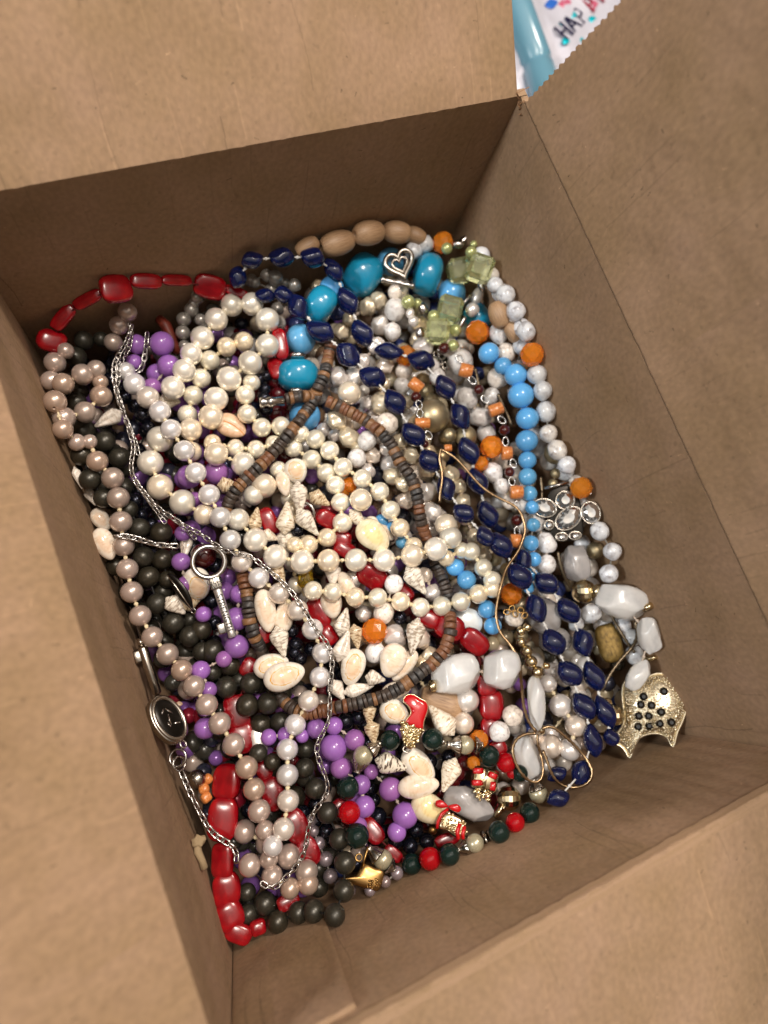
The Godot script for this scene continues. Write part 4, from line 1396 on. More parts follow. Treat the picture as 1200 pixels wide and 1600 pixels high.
# ------------------------------------------------------------------ traced tables
func traced_strands() -> Array:
	return [
		{"name": "pearl_necklace", "label": "long strand of large cream pearls knotted on ivory thread, crossing the middle of the heap", "group": "pearl necklaces", "kind": "ball", "look": "cream_pearl", "cord": "ivory_thread", "runs": [
			[[52.8,49.7,43.7,5.6], [60.2,51.7,37.9,5.5], [65.8,52.4,31.2,5.2], [73.1,52.7,25,5.6], [82.2,54.2,18.4,5.5], [91.1,55.9,14.3,5.3], [100.5,56.5,16.5,5.5], [104.4,57.5,26.7,5.8], [100,57.3,39.1,5.7], [89.4,57.4,45.2,5.7], [77.8,55.8,49.3,5.8], [69.3,53.8,56.1,5.6], [64.4,52.3,63.4,5.9], [53.9,51.2,65.9,5.3], [50.7,48.1,75.1,5]],
			[[39.8,48.6,65.3,6], [32.4,47.4,74.3,5.9], [32.9,49.5,87,5.9], [39.7,52.3,97.5,5.8], [46.8,53.4,106.1,4.8], [59.8,55.1,113.5,5.1], [63.7,56.5,125,5.5], [69.2,57.8,135.1,5.5], [79.2,59.7,141.5,5.5], [90,61.4,145.1,5.2], [101.4,62.6,149.2,5.2], [113,64.2,153.6,5.3], [125.2,66.4,156.3,5.3], [136.6,66.7,157.4,5.5], [145.5,65.9,154.8,5.2], [146.8,63.1,148.4,5.3]],
			[[60.7,54.4,81.4,5.5], [70.7,52,89,5.6], [76.1,51.2,101.5,5.9], [70.2,51,104.2,4.7]],
			[[127.9,60.4,73.8,5.6]],
			[[113,64.8,124.7,5.2]]]},
		{"name": "pearl_necklace", "label": "thinner strand of cream pearls with a knot between each, doubled back over the shells", "group": "pearl necklaces", "kind": "ball", "look": "cream_pearl2", "cord": "ivory_thread", "runs": [
			[[91,52.4,31.9,4.7], [82.6,51.2,31.7,4.7], [73.3,48.7,34.9,4.7], [66.7,46.1,41.3,4.7], [60.6,45.2,48.1,4.7], [55.3,43.2,55.7,4.7]],
			[[87.4,52.8,52.8,4.2], [82.6,52.4,57.6,4.6], [80.5,51.2,66.4,4.6], [84.8,50.6,74.5,4.6], [93.3,51.7,76.9,4.6], [100.9,51.7,83.3,4.2], [106,54.2,88.6,4.6], [110,55.7,96.3,4.6], [112.4,58.3,106.4,4.5], [118.5,60,114.8,4.5], [123.6,61.2,123.3,4.5], [125.1,61.3,133.1,4.5], [126.2,61.3,142.3,4.5], [129.2,60.6,152.1,4.2]],
			[[141.4,61.3,162.6,4], [149.3,63.1,162,3.8], [152.8,64.1,164,4.3], [155,64.8,172.8,4.2], [156.4,65.7,179.4,4.2], [155,65,183.2,4.2], [148.3,63.7,183,4.5], [139.5,63,183.3,4.5], [130.9,61.1,182,4.5], [121.4,61.2,179,4.4], [113.8,61.5,173.4,4.4], [104.7,61.4,168.1,4.4], [95.4,61.4,164.3,4.4], [86.9,61.4,158.7,4.3], [79.1,60.4,155.1,4.3]],
			[[61.2,49.3,74.4,4.1], [70.2,49.2,79.9,4.2], [78.9,49.2,83.3,4.3], [87.7,48.9,83.4,4.2], [96,47.8,87.8,4.6], [101.1,52.7,97,4.6], [105.1,54,105.6,4.6], [106.4,56.3,112.9,4.5], [105.4,57.8,121.6,4.5], [102.6,58.5,130.9,4.6], [93.8,57.7,134.8,4.4], [85,56.6,134.8,4.4], [79.1,56.7,132.7,3.7]],
			[[85.6,47.7,95.5,4.1], [86.8,46.3,103.6,4.2], [85.6,46.5,109.7,3.9], [85.6,46.4,115.6,4.2], [86.1,46.2,122.8,4.2], [83.1,45.7,130.5,4.2], [76.9,44.9,138.9,4.1], [75,44.6,148.8,4], [78.9,45.1,159.6,3.8], [83.4,45.1,168.9,4], [86.8,44.8,175.8,4.1], [92,44.6,181.9,3.9], [101.2,45,187.8,3.9], [108.6,46.2,193.7,4.1], [111,46.1,199.5,4.2], [111.9,45.5,206.6,4.2], [114.4,45.2,216.1,3.8], [117.6,45.4,225.4,3.9]]]},
		{"name": "pearl_necklace", "label": "strand of cool white pearls running from under the silver chain down to the red tablets", "group": "pearl necklaces", "kind": "ball", "look": "cool_pearl", "cord": "ivory_thread", "runs": [
			[[35.3,48.9,29.6,4.4], [37.2,50.1,37.2,5], [40.8,52.1,46,5.2], [43.7,54.3,54.9,4.9], [45.5,56.4,65.2,4.7], [47.9,56.8,76.5,4.8], [49.3,57.2,87.9,4.8], [51.5,58.1,99.4,4.8], [52.6,59.4,110.8,4.7], [53.4,58.3,121.7,4.7], [54.9,57.5,132.3,4.7], [59.3,58.1,141.4,4.7], [65.2,58.7,150.8,4.7], [70.1,59.3,160.5,4.7], [73.2,59.5,170.5,4.7], [73.7,59.7,181.5,4.7], [69.1,59.3,190.6,4.6], [61.3,57.9,198,4.6], [52.9,55.4,205.1,4.6], [46.4,55.9,213.1,4.6], [43,56.5,222.5,4.6], [39.8,57.3,231.8,4.6], [34.5,58.5,240.9,4.5], [28.3,59.3,244.9,4.1]]]},
		{"name": "pearl_necklace", "label": "strand of taupe pearls lying along the side wall by the dark green beads", "group": "pearl necklaces", "kind": "ball", "look": "taupe_pearl", "cord": "ivory_thread", "runs": [
			[[44.9,54.3,4.2,4.6], [39.5,49.9,7.3,4.6], [34.5,46.5,13.2,4.3]],
			[[14.2,54.3,15.6,3.7], [8.2,53.6,19.5,4.8], [4.3,53.6,27.3,4.5], [8.9,56.2,31.4,4.8], [17.6,54.6,28.6,4.8], [23.7,53.7,27.4,4.2], [23.6,52,33,3.5], [21.9,51.7,39.4,4.9], [13.6,54.5,45.9,4.8], [5.3,60.6,48.5,4.9], [4.4,65.4,42.6,4.9], [3.9,65.3,55.2,4.3], [6.8,58.4,59.7,3.8], [11.6,56.5,60.3,3.3], [11.8,54.3,69,4.7], [15.4,52.2,77.6,4.9], [14.9,51.3,86.6,4.9], [12.7,50.4,96.9,4.9], [10.5,50,107.4,4.7], [8.9,49.2,117.4,4.7], [7.6,48.9,127.5,4.8], [7.8,49,138.4,4.7], [9.7,49.5,148.7,4.6], [13.4,50.4,157.9,4.7], [16.8,51.8,166.4,4.6], [19.4,53.1,174.5,4.7], [21.8,53.5,183.6,4.7], [24.2,53.1,192.7,4.8], [26.7,53,202.9,4.8], [28.6,53.3,213.5,4.8], [28.6,53.6,222.7,4.6], [27.7,54.2,231.3,4.7], [27.4,55.2,239,3.9]],
			[[19.2,45.5,238,4.8], [26.4,46.6,245.9,5.1], [32.7,49.5,253.7,5], [37.4,52.3,261.5,4.7], [36.3,53.7,265.5,4.4], [29.1,53.8,264,4.1], [24.1,52.9,256.9,4.4], [25.1,52.8,250.4,3.9], [17.3,53,249.3,4.6]]]},
		{"name": "pearl_necklace", "label": "short run of small silver grey pearls below the red tablets at the far wall", "group": "pearl necklaces", "kind": "ball", "look": "silver_pearl", "cord": "grey_thread", "runs": [
			[[77.9,50.5,3,3.4], [75.8,47.2,4,2.8], [73.8,45.1,5.8,3.6], [68.9,43.5,8.8,3.6], [66.5,41.7,14.5,3.6], [65.2,40,20.3,2.8], [64.2,38.5,24.8,2.8]],
			[[76.6,43.4,11.2,3.1], [77.5,41.2,16,3.1]],
			[[116,55.7,5.7,4.1], [120.3,52.7,7.8,2.5], [124.8,51.6,9.7,3.5], [113.4,50.4,8.2,3.2], [106,54.2,4.6,2.8]],
			[[75.6,35.7,4.5,3.5], [84.6,37.6,4.3,3.3], [91.4,41.5,3.4,3.3], [97.6,48.1,3.3,3.3], [105.1,53.5,3.1,3.3], [112.4,55.8,3.4,3.2], [117.2,47.6,4.2,3.6], [117.8,44.5,8.7,3.5], [114.5,42.6,15,3.4], [107.9,41,22.7,3.3], [103.9,40.7,31.3,3.5], [100.5,41.1,39.5,3.3], [95,40.9,42.5,3.2], [88.5,39.4,40.9,3.2], [83.6,38.2,39.1,3.2], [80.5,37.1,37.5,3.6], [77,35.8,36.2,3.3], [70.3,33.9,34.8,3.3], [64,33.9,28.5,3.5], [57.7,34,22.8,3.4], [53,34,18.4,3.3], [49.5,34.3,14.5,3.3], [45.3,35.6,10.4,3.5]]]},
		{"name": "pearl_necklace", "label": "strand of small lilac grey oval pearls beside the dark beads at the near wall", "group": "pearl necklaces", "kind": "ball", "look": "lilac_pearl", "cord": "grey_thread", "runs": [
			[[46,45.8,245.4,2.5], [45.6,45.7,249.7,2.4], [45.8,45.5,255.3,2.9], [46.4,46.3,262,3.2], [45.8,47.2,268.7,3.1], [47.9,47.8,273.6,2.4], [51.5,48.8,277.1,2.4]],
			[[58.5,56.2,277.9,2.4], [65.5,56.5,277.6,2.4], [71.3,55.3,277,2.8]]]},
		{"name": "dark_bead_necklace", "label": "strand of matt dark olive round beads along the side wall under the taupe pearls", "group": "dark bead necklaces", "kind": "ball", "look": "olive_bead", "cord": "black_thread", "runs": [
			[[29.7,42.5,8,3.6], [22.3,43.7,7.2,4.5], [16.6,42.5,13.7,4.9], [14.2,40.7,23.4,4.2], [13.2,41.2,29.3,4.4], [10.6,42.5,35,4.4], [9.4,41.1,48.6,5.3], [16.5,40.4,56.2,4.8], [20.2,38.7,64.9,5]],
			[[6.4,51.2,63.2,4.9], [6.2,49.5,74.3,4.8], [8.8,46.4,83.2,4.5], [17.2,44.9,91.3,4], [18.8,45.1,100.9,4.6], [16.4,44.8,113.7,4.7], [15.6,42.9,122.6,4.8], [15.5,42.9,135.2,4.8], [19.2,42.9,145.6,4.8]],
			[[26.9,44.4,105.8,4.9], [23.5,42.1,117.1,4.7], [22.8,41,126.2,4]],
			[[23.7,43.1,153.6,4.5], [29.2,42.7,152.7,4.7], [26.7,43.4,161.8,4.2], [30.9,44.3,163.2,5], [35.7,43.9,171.9,4.6], [28,44.1,171.8,4], [31.4,45.9,180.1,4.8], [41.5,48.7,182.4,4.8], [37,51,190.3,4.9], [45.2,52.1,192.7,4.6]],
			[[39.6,43.9,200.4,4.9], [47.8,46.5,202.5,4.4], [35,50.5,210.3,3.8], [39,51.4,215.8,3.5]],
			[[5,34.7,38.6,4.5], [9.7,32.1,46.3,4.9], [12.7,32.9,52.9,4.7], [17.4,31.7,59.3,4.9], [20.5,30.4,67.2,4.8], [17.6,27.6,76,4.9], [12.7,27.8,88,4.5], [13.3,33,102.6,4.6], [14.1,33.4,114,4.6], [13.9,33.8,122.3,4.8], [18.9,34.4,129.8,4.5], [25.3,34.9,138,4.6], [26.2,35.3,146.2,4.3], [23.7,35.7,155.5,4.4], [28.3,36.2,164.4,4.4], [33.8,36,173.2,4.3], [37.8,39.2,179.3,4.6], [44.9,40.8,184.2,4.4], [52.8,42,191.5,4.7], [57,42.6,199.5,4.5], [56.7,42.5,207.6,4.5], [54.4,40.8,217.8,4.5], [50.2,38.6,228.9,4.5], [42.4,33.9,238.2,4.3], [34.5,29.3,245.5,4.4], [32.2,23.8,253.2,4.4], [32,21.8,260,4.5], [29.4,21.5,265.8,4.3], [28.9,17.2,262.4,4.8], [30.9,18.9,256.4,4.4]]]},
		{"name": "dark_bead_necklace", "label": "strand of matt dark olive round beads ending along the near wall", "group": "dark bead necklaces", "kind": "ball", "look": "olive_bead", "cord": "black_thread", "runs": [
			[[50.8,48.4,224.1,4.2], [52.1,49.8,233.4,4.5], [53.3,51.6,244.1,4.4], [54,53.9,255.1,4.3], [52.8,56.8,263.7,4.5], [48.4,61.5,271.7,4.3], [41.9,68.1,276,4.2], [34.9,59.3,274.2,4.3], [29.1,54,273.7,4.2], [20.4,51.2,274.1,4.4], [17.8,47.3,266.9,4.6], [10.4,46.9,267.7,3.9], [12.4,44.5,260.6,3.7]],
			[[5.8,29.8,56.9,5], [8.1,29.8,66.4,4.6], [8.6,31.6,73.7,4.5], [10.8,33.3,81.6,4.8], [11.4,34,90.6,4.9], [6.8,32.2,99.7,4.4], [4.2,39.7,112.7,4.6], [5.3,35.8,124.7,4.7], [7.3,33.7,135.4,4.7], [8.3,32.5,143.3,4.3], [12.4,31.2,150.7,4.3], [19.4,29.7,158.6,4.8], [21.2,31.2,166.5,4.3], [19.6,32.4,175.4,4.3], [20.2,32.9,186.7,4.5], [22.9,32.8,197.5,4.4], [24.1,32.2,205.5,4.6], [28.4,32.5,212.4,4.3], [37.6,34.3,219.9,4.7], [42.8,36,227.5,4.3], [43.4,38.8,235,4.5], [44.3,36.6,245.7,4.2], [45.3,38.2,256.9,4.3], [42.6,39.8,265.7,4.1], [40,41.3,272.3,4.2]]]},
		{"name": "purple_bead_necklace", "label": "strand of glossy purple round beads between the key charm and the near wall", "group": "purple bead necklaces", "kind": "ball", "look": "purple_bead", "cord": "pale_thread", "runs": [
			[[40.5,41.6,22.9,3.9], [44.3,45.1,16.2,4.7], [55.1,46.4,19.7,5.8], [54.8,44.2,30.4,5.5], [44.5,41.6,37,4.2]],
			[[58.5,46.6,87.5,5.6], [46.2,47.7,85.9,5.5], [45.3,46.4,96.4,3.5], [35.5,47.3,110,3.7], [30.8,47.4,121.8,4.2], [29.6,47.5,131.7,3.7], [32.4,46.7,147,3.6]],
			[[49.7,48.9,144.2,4.3], [45,49.1,154.2,5.3], [41.1,49.7,165.4,5.3], [34.3,50.2,168.5,3.6], [23.9,49.3,169.3,4.1], [24.2,48.1,178.3,3.6], [20.1,46.7,185.2,3.3], [17.7,47.1,192.6,4.6]],
			[[41,51.6,206,3.5], [47.6,51.3,207.7,3.3], [54.2,51.7,211,3], [60.8,52.4,210.3,4.3], [68.2,53.4,212.2,3.9], [74.2,54.5,220.9,4.5], [64.9,52.4,220.6,5.8], [64.7,52.4,229.5,4.5], [70.3,53.1,239.2,4.1], [68.4,53.2,247.8,4.6], [63.3,53.4,253.7,3.8]],
			[[76.8,48.8,237,3.3], [81.7,51,246.5,5.1], [83.3,53,258.4,5.6], [77.5,53.3,262.9,4.1]],
			[[48.5,37.1,29.3,4.9], [52.3,35.2,38.1,4.9], [53.9,34.8,44.8,5], [57.3,35,52.4,5], [58.9,35.7,61.7,4.7], [52.7,35.6,71.6,4.9], [44.5,34.9,82.9,5], [41.5,33.9,95.5,4.9], [39.4,33,106.3,4.5], [36.1,32.2,113.8,4.4], [39.5,32.4,121.6,4.8], [44.6,32.5,130.1,4.5], [44.1,32.3,138.7,4.7], [39.9,30.9,148.2,4.9], [38.1,29.7,160.3,4.6], [39.5,30.4,172,4.5], [39.5,31.4,180.8,4.6], [42.8,34,188.2,4.6], [51,35.4,196.2,4.3], [57.5,35.4,204,4.5], [59.4,36.2,212,4.3], [62.8,38.4,221.6,4.6], [66.7,40.5,232.3,4.6], [66.9,42,240.8,4.4], [67.1,43.2,247.1,4.3]]]},
		{"name": "dark_bead_necklace", "label": "strand of shiny blue black metallic beads showing between the red tablets and the shells", "group": "dark bead necklaces", "kind": "ball", "look": "hematite", "cord": "black_thread", "runs": [
			[[72.9,44.2,263,3.1], [76.6,46.1,268.1,3.5], [81.5,47.8,272.2,3.5], [88.8,49.1,273,3.5], [86.5,47.5,267.2,3.5], [81.2,45.1,260.2,3.1], [73.3,43.3,256.5,4.1], [74.5,43.2,249.6,2.8], [74.5,42.7,244.5,2.5]],
			[[44,41.9,241.9,3.3], [48.2,42.3,247.1,2.8], [50.7,44.2,252.3,3.3], [50,42,240.7,2.8]],
			[[74.1,49.2,212.7,3.8], [79.8,50.2,213.3,3.7], [86.7,51.3,213.1,3.1]],
			[[65.5,50.5,167.8,3.1], [65.1,50.4,173.7,3.2], [63.3,50.3,177.1,2.8], [64.7,50.4,180.6,3]],
			[[83.4,52.4,126.2,3.6]],
			[[36.4,42,49.3,4.3], [36.6,39.9,55.2,3.3]],
			[[92.6,47.9,50.2,2.8], [95.8,48.7,50.1,2.8], [93.2,47.6,55.7,2.9], [91.4,47.3,59.8,3.1], [90.5,46.3,65.2,3.4]],
			[[18,36.3,87.6,3.2], [21.2,37,93.4,3.2], [20.8,40.4,87.1,3.5]],
			[[97.5,49.8,189.1,2.9], [112.9,53,180,3.2]],
			[[24.5,36.5,18.5,3.6], [27.8,34.2,24.8,3.8], [29.2,33.4,29.9,3.7], [30.9,33.1,34.8,3.5], [33.9,32.7,40.3,3.5], [35.9,32,46.6,3.8], [34.7,30.6,53.3,3.4], [28.8,28.3,60.6,3.8], [24.1,25.7,69.2,3.7], [22.9,29.6,80.6,3.5], [22.9,31.5,90.6,3.4], [23.5,33.4,98.4,3.4], [26.6,35.3,104.3,3.4], [31.6,37.1,109.8,3.4], [38.1,38.8,115.6,3.5], [43.2,39.3,121.5,3.5], [44.6,39.6,127.3,3.7], [41.4,38.9,133.9,3.6], [37.5,37.9,142,3.5], [35.2,36.6,151.1,3.6], [32.8,34,159.4,3.3], [29.3,31.5,166.2,3.3], [26.9,36.1,172,3.4], [27.6,37.1,177.6,3.2], [30.2,37.4,183.5,3.1], [31.8,37.5,189.2,3.3], [30.5,37.6,194.7,3.3], [27.8,37.7,201,3.5], [26.6,38.1,208.9,3.3], [27.1,36.9,218,3.3], [25.8,35.3,226.2,3.3], [22.7,33.1,232.9,3.2], [20.4,30.1,239,3.1], [21.5,25.6,245.6,3.2], [24.7,20.7,252.6,3.5], [30.2,24.7,255.7,3.2], [36.4,18.7,260,3.4], [43.1,22.2,263.3,3.2], [51.1,25.5,268.7,3.5], [58.4,30.5,274.3,3.2]],
			[[71.1,44.3,178.2,3.3], [75.2,44.8,184.9,3.4], [77.5,45,189.7,3.2], [80.1,45.2,194,3.4], [83.9,45.4,199.2,3.3], [86.7,45.6,205,3.5], [85.4,45.2,211.2,3.2], [81.9,44.4,218,3.3], [79.8,44.1,226,3.5], [81.5,44.4,234.6,3.4], [89.4,45.1,239.3,3.5], [96.5,45.6,242.4,3.4], [103.4,46.1,244,3.4], [111.9,47.2,245.4,3.3], [110.4,46.7,248.7,3.4], [107.4,46.1,251.9,3.2], [100.7,44.7,255,3.5], [92.1,42.3,258.8,3.5], [83.9,40,263,3.5], [76.5,37.3,265.8,3.2], [68.9,33.9,268.2,3.3], [60.3,29.6,269.3,3.3], [52.3,30.5,267.9,3.2]]]},
		{"name": "blue_bead_necklace", "label": "chunky necklace of sky blue and big teal beads with silver spacers near the far wall", "group": "blue bead necklaces", "kind": "ball", "look": "sky_bead", "cord": "grey_thread", "runs": [
			[[107.4,44.2,73.1,7.8]],
			[[118,50.7,37.4,7.5]],
			[[141.1,54.2,17.8,6.4]],
			[[176,54.5,11.2,7.2]],
			[[202.9,50.9,34.4,7.4]]]},
		{"name": "blue_bead_necklace", "label": "graduated strand of sky blue round beads running straight down beside the pale marbled beads", "group": "blue bead necklaces", "kind": "ball", "look": "sky_bead", "cord": "grey_thread", "runs": [
			[[200.1,66.5,76.7,5.3], [204,67.2,85.2,4.4], [207.1,69.5,92.1,5.6], [206.2,67.8,102.2,6.4], [205.6,65.7,113.6,5.6], [202,62.9,123.5,5.5], [198.9,61.5,132.4,4.5], [195.7,61,140,4.5], [193,61.2,147.9,3.9], [191,61.9,154.7,3.4], [188.4,61.2,162.6,3.4], [184.4,59.1,170.3,4], [183.1,58.2,177.9,3.7], [179,57.7,184.1,3.3], [175.4,57.2,189.2,3]],
			[[120.9,55.4,135.6,3.3], [124.4,55.3,140.1,3], [126.2,55.3,148.4,3]],
			[[145,56.8,159.9,3.3], [145.1,57.5,167.8,4.3], [147.5,58.7,175.2,4.5]],
			[[151.7,57.8,184.2,3.3], [151.3,58.8,191.1,4.3], [150.6,59.3,199,4.1]],
			[[112.9,57.2,125.6,2.9]]]},
		{"name": "pearl_necklace", "label": "strand of champagne freshwater pearls half hidden under the navy beads", "group": "pearl necklaces", "kind": "potato", "look": "champagne_pearl", "cord": "pale_thread", "runs": [
			[[137.2,47.6,11.3,3.6], [139.9,45.2,18.7,3.9], [141.8,41.2,34.8,4.4], [146.5,45.4,31.7,3.6], [156.8,50.1,29.5,4.5], [162.5,52.4,29,4.5]],
			[[118.8,54.5,83,4.4], [121.7,52.6,92.4,4.7], [124.6,51.5,98.3,3.7]],
			[[143.5,52.7,80.8,5.1], [146.7,55.9,72.7,3.7]],
			[[137.2,57.3,122.9,3.8], [133.1,56.9,117.5,4.1]],
			[[118.5,57.2,200.4,3.7], [114.2,56.2,202,3.4]],
			[[145.8,56.9,111,3.7], [142.9,57.7,103,3.8], [150.8,57.1,120.4,3.7]],
			[[175.1,45.1,14.4,4.3], [178.3,45.2,23.3,4.3], [178.7,46.2,30.2,4.1], [179.6,47.8,37,4], [180.1,48.3,44.3,4.2], [177.5,46.5,51.7,4.3], [170.6,44.3,59.8,4.4], [163.2,42.9,69.4,4.3], [159,43.6,81.3,3.9], [159.3,45.4,93.3,4.3], [159,46.7,103.1,4.2], [158.3,47.7,110.6,4.2], [159.8,49.1,117.5,4], [163.4,50.9,124.9,4.2], [164.9,51.7,132.3,3.8], [163.9,51.6,139.4,3.7], [162,51.1,147.4,3.7], [161.8,51.1,157.3,3.8], [162.9,51.3,167.5,3.8]]]},
		{"name": "pearl_necklace", "label": "strand of white oval freshwater pearls showing through the gaps in the middle of the heap", "group": "pearl necklaces", "kind": "potato", "look": "white_pearl", "cord": "pale_thread", "runs": [
			[[128.6,49.8,61.1,5.2], [136.4,50.1,63.6,4.6], [142.4,52,57.8,4.1], [151.4,55,52.7,4.4], [153,51.6,62.8,4.1]],
			[[127.5,49.7,84.9,4.5], [117.8,45.7,87.3,3.4], [113.4,44.2,82.6,3.4]],
			[[137.2,49.8,109.9,4.9], [146.8,51.9,118.5,4.5], [147.3,53.9,129.3,4.4], [135.9,52.6,129.7,4.3], [145.1,55.9,139.7,4.4], [139.3,53.7,143.7,3.6]],
			[[131.2,54,166,3.6], [131.5,53.8,174.9,3.8], [124.5,51.2,187.1,3.8]],
			[[99.7,50.6,155.7,4.1], [98.2,50.8,172.6,3.8], [107.2,53.5,186.7,5], [117.7,56.4,192.1,4.5]],
			[[159.8,49,40.3,4.7], [176.1,51.8,58.5,5], [167.6,49.2,61.6,3.9]],
			[[125,49.7,109.9,3.8], [129.6,51.8,104.1,4], [136.9,54,103.1,3.7]],
			[[119.4,42.8,49.4,4.7], [125.9,41.9,57.2,4.5], [130.1,41.4,62.6,4.6], [135,43.3,68.9,4.6], [140.1,44.9,76.6,4.4], [141,44.8,84.5,4.5], [139,44,93.5,4.6], [140.6,43.4,104.6,4.7], [144.6,44.3,116.8,4.3], [145.8,45.7,127.3,4.7], [146.1,47.5,135.2,4.1], [149.6,49.7,142.8,4.5], [152.7,49,148.2,4.6], [144.8,45,146.4,4.2], [130.5,45.9,145.6,4.3], [117.5,47.1,147.2,4.5], [108.4,46.1,153.6,4]]]},
		{"name": "pearl_necklace", "label": "strand of large soft white pearls between the frosted stones and the navy beads", "group": "pearl necklaces", "kind": "ball", "look": "white_pearl", "cord": "ivory_thread", "runs": [
			[[127.1,56.2,224.9,5.4], [121.3,56.2,233.1,5.1]],
			[[166.9,54.4,233.3,4.2], [167.7,56.4,244,5.3], [169.8,59,254.4,5.1], [162.8,58.7,262.6,5], [155.8,55.6,258.5,5.4], [151.8,52.9,252.2,3.8]],
			[[168.1,46.8,223,4.3], [173.7,49.1,230.2,4.3], [177.6,50.1,235,4.1], [182.3,52,239.9,4.3], [180.2,51.7,244.8,4.3], [172.4,49.6,249.9,3.9], [161.4,47,255.6,4.2], [152,46,262.7,4.3], [145.9,46.4,269.6,3.9], [138.9,45.4,271.1,4.1], [130.9,43.9,270.3,4.1], [126,42.2,265.9,4.1], [124.6,40.6,260,3.8]]]},
		{"name": "marbled_bead_necklace", "label": "necklace of pale grey marbled round beads in a row against the box wall", "group": "marbled bead necklaces", "kind": "drop", "look": "howlite", "cord": "grey_thread", "runs": [
			[[187.7,59.7,11.2,4.4], [194,61.2,10,4.4]],
			[[214.7,71.9,29.1,4.5], [214.9,72.5,41.2,4.1], [212.2,76.9,48.2,3.9], [213.4,79.9,55.4,4.5], [214,81.2,65.4,4.6], [214.7,81,76.5,4.4]],
			[[214.5,74.8,96.8,4.8], [214.7,73.3,104.8,4.5], [215,68.2,113.8,4.8], [212.1,66.9,124.4,4.4], [211.3,69.8,133.7,4.5], [212.8,69.6,142.2,4.4]],
			[[214.8,69.3,177,4.4], [215,72,188,4.3], [210.9,68.1,196.8,4.4]],
			[[197.9,61.6,211,4.5], [190.2,58,213.3,3.6]],
			[[214.7,70.8,40.8,4.5], [215.3,73.5,51,4.4], [215.2,73.3,57.5,4.4], [214.7,76.3,65.1,4.5], [215.7,76.9,72.9,4.5], [215.1,72,79.8,4.5], [214.6,60.2,85.8,4.6], [213.1,53.5,95.7,4.4], [214.2,50.8,108,4.6], [214.9,50.1,119.1,4.3], [213.7,50.3,127.6,4.6], [214.2,53.3,135.3,4.6], [214.8,62,144,4.4], [215.1,66.6,152.3,4.2], [215.1,61.8,159.7,4.2], [214.3,54.9,168.8,4.3], [213.9,51.6,180.1,4.1], [212.7,50.7,191.5,4.5], [209.6,49.9,200.5,4.4], [207.4,50.5,207.8,4.2], [210,52.5,215.2,4.3], [214.6,54.5,222.9,4.4], [215,56.8,229.8,4.2], [214.2,55,238,4.4]]]},
		{"name": "marbled_bead_necklace", "label": "second row of white marbled teardrop beads among the orange tube links", "group": "marbled bead necklaces", "kind": "drop", "look": "howlite_white", "cord": "pale_thread", "runs": [
			[[209.6,66.6,68.5,4.9], [209.5,65.4,78.9,4.8], [203.8,58.5,87.5,5.3], [198.4,54.7,94.6,4], [190.3,51.3,102.5,4.7], [186.5,53,91.3,5]],
			[[181.7,57,131.7,4.7], [183.2,56.8,139.6,3.9], [183.8,55.9,148.1,3.4], [188.7,57.2,151.8,3.1]],
			[[193.2,55.2,161.6,4.8], [193.8,56.1,172.8,4.8], [189.9,54.7,182.5,4.5]],
			[[162.5,58.1,199.7,4]],
			[[170.2,58,29.6,3.5], [167.9,55,37.1,5.3], [163.4,51.5,46.7,4.4]],
			[[161.6,50.2,67.6,4.3], [158.6,47.8,73.8,4.2]],
			[[139.2,60.8,93.6,5.3], [128.2,57.9,97.7,4.4], [121.1,55.2,103.7,4.4]],
			[[114.1,59.7,165.1,4.2], [105.8,57,175.4,4.6], [95.8,56,190.1,4.5]],
			[[190.2,53.9,72.7,6.5], [188,55,65,4.5]],
			[[174.9,55.5,77.5,4.1], [173.8,56.9,71.5,3.8]],
			[[141.8,63.3,237.7,4.5], [133.7,61.9,241.9,4.6]],
			[[170.1,40.5,29.4,4.7], [177.4,40.1,37.2,4.8], [181.7,40.7,42.9,4.6], [186.6,43.1,49.3,4.7], [192.1,45.4,56.9,4.4], [193.3,45.7,65.1,4.4], [189.8,43.8,74.2,4.5], [188.3,43.1,85.7,4.4], [190.9,43.8,98.6,4.4], [192.4,45,110,4.7], [191.5,45.3,118.6,4.5], [192.6,46.3,126.1,4.4], [196.3,48.1,134.2,4.3], [197.9,49.1,142.4,4.6], [195,48.2,150.4,4.4], [190.9,46.7,159.8,4.6], [188.8,46.2,171.3,4.4], [187.7,45.8,182.6,4.4], [186,44.4,191.6,4.5], [188.2,43.8,198.6,4.5], [195.4,44.4,205.8,4.4], [204.4,45.5,213.3,4.3], [209.3,46.8,220.3,4.5]]]},
		{"name": "orange_bead_necklace", "label": "scattered run of faceted transparent orange beads weaving through the marbled ones", "group": "orange bead necklaces", "kind": "facet", "look": "orange_glass", "cord": "", "runs": [
			[[203.5,62.1,11.9,5.6]],
			[[200.9,62.9,63.3,6.1]],
			[[213.9,78.9,87.6,5.8]],
			[[184.8,60.1,120.1,5.7]],
			[[163,56.8,62.6,5.4]],
			[[98.4,59.4,181.1,5.8]],
			[[167.4,54.1,189.1,5.5]],
			[[212.7,73.2,154.9,5.3]],
			[[125,57.2,242.2,4.5], [118.9,57.4,250.1,3.1]],
			[[113.5,52.8,114.3,3.9], [109.7,51.3,116.5,3]],
			[[176.6,59.7,126.1,3.7]]]},
		{"name": "gold_bead_necklace", "label": "necklace of big brushed gold balls between the navy beads and the grey marbled row", "group": "gold bead necklaces", "kind": "ball", "look": "brushed_gold", "cord": "grey_thread", "runs": [
			[[164.1,56.4,95.6,8.4]],
			[[168.2,56.8,107.4,3.6]],
			[[176.1,56.5,110.5,5.3]],
			[[213.9,62.8,133.9,5.7]],
			[[215.5,57.5,184.9,4.2]],
			[[209.6,62.4,143.3,2.5], [207.3,60.3,147.4,2.5]],
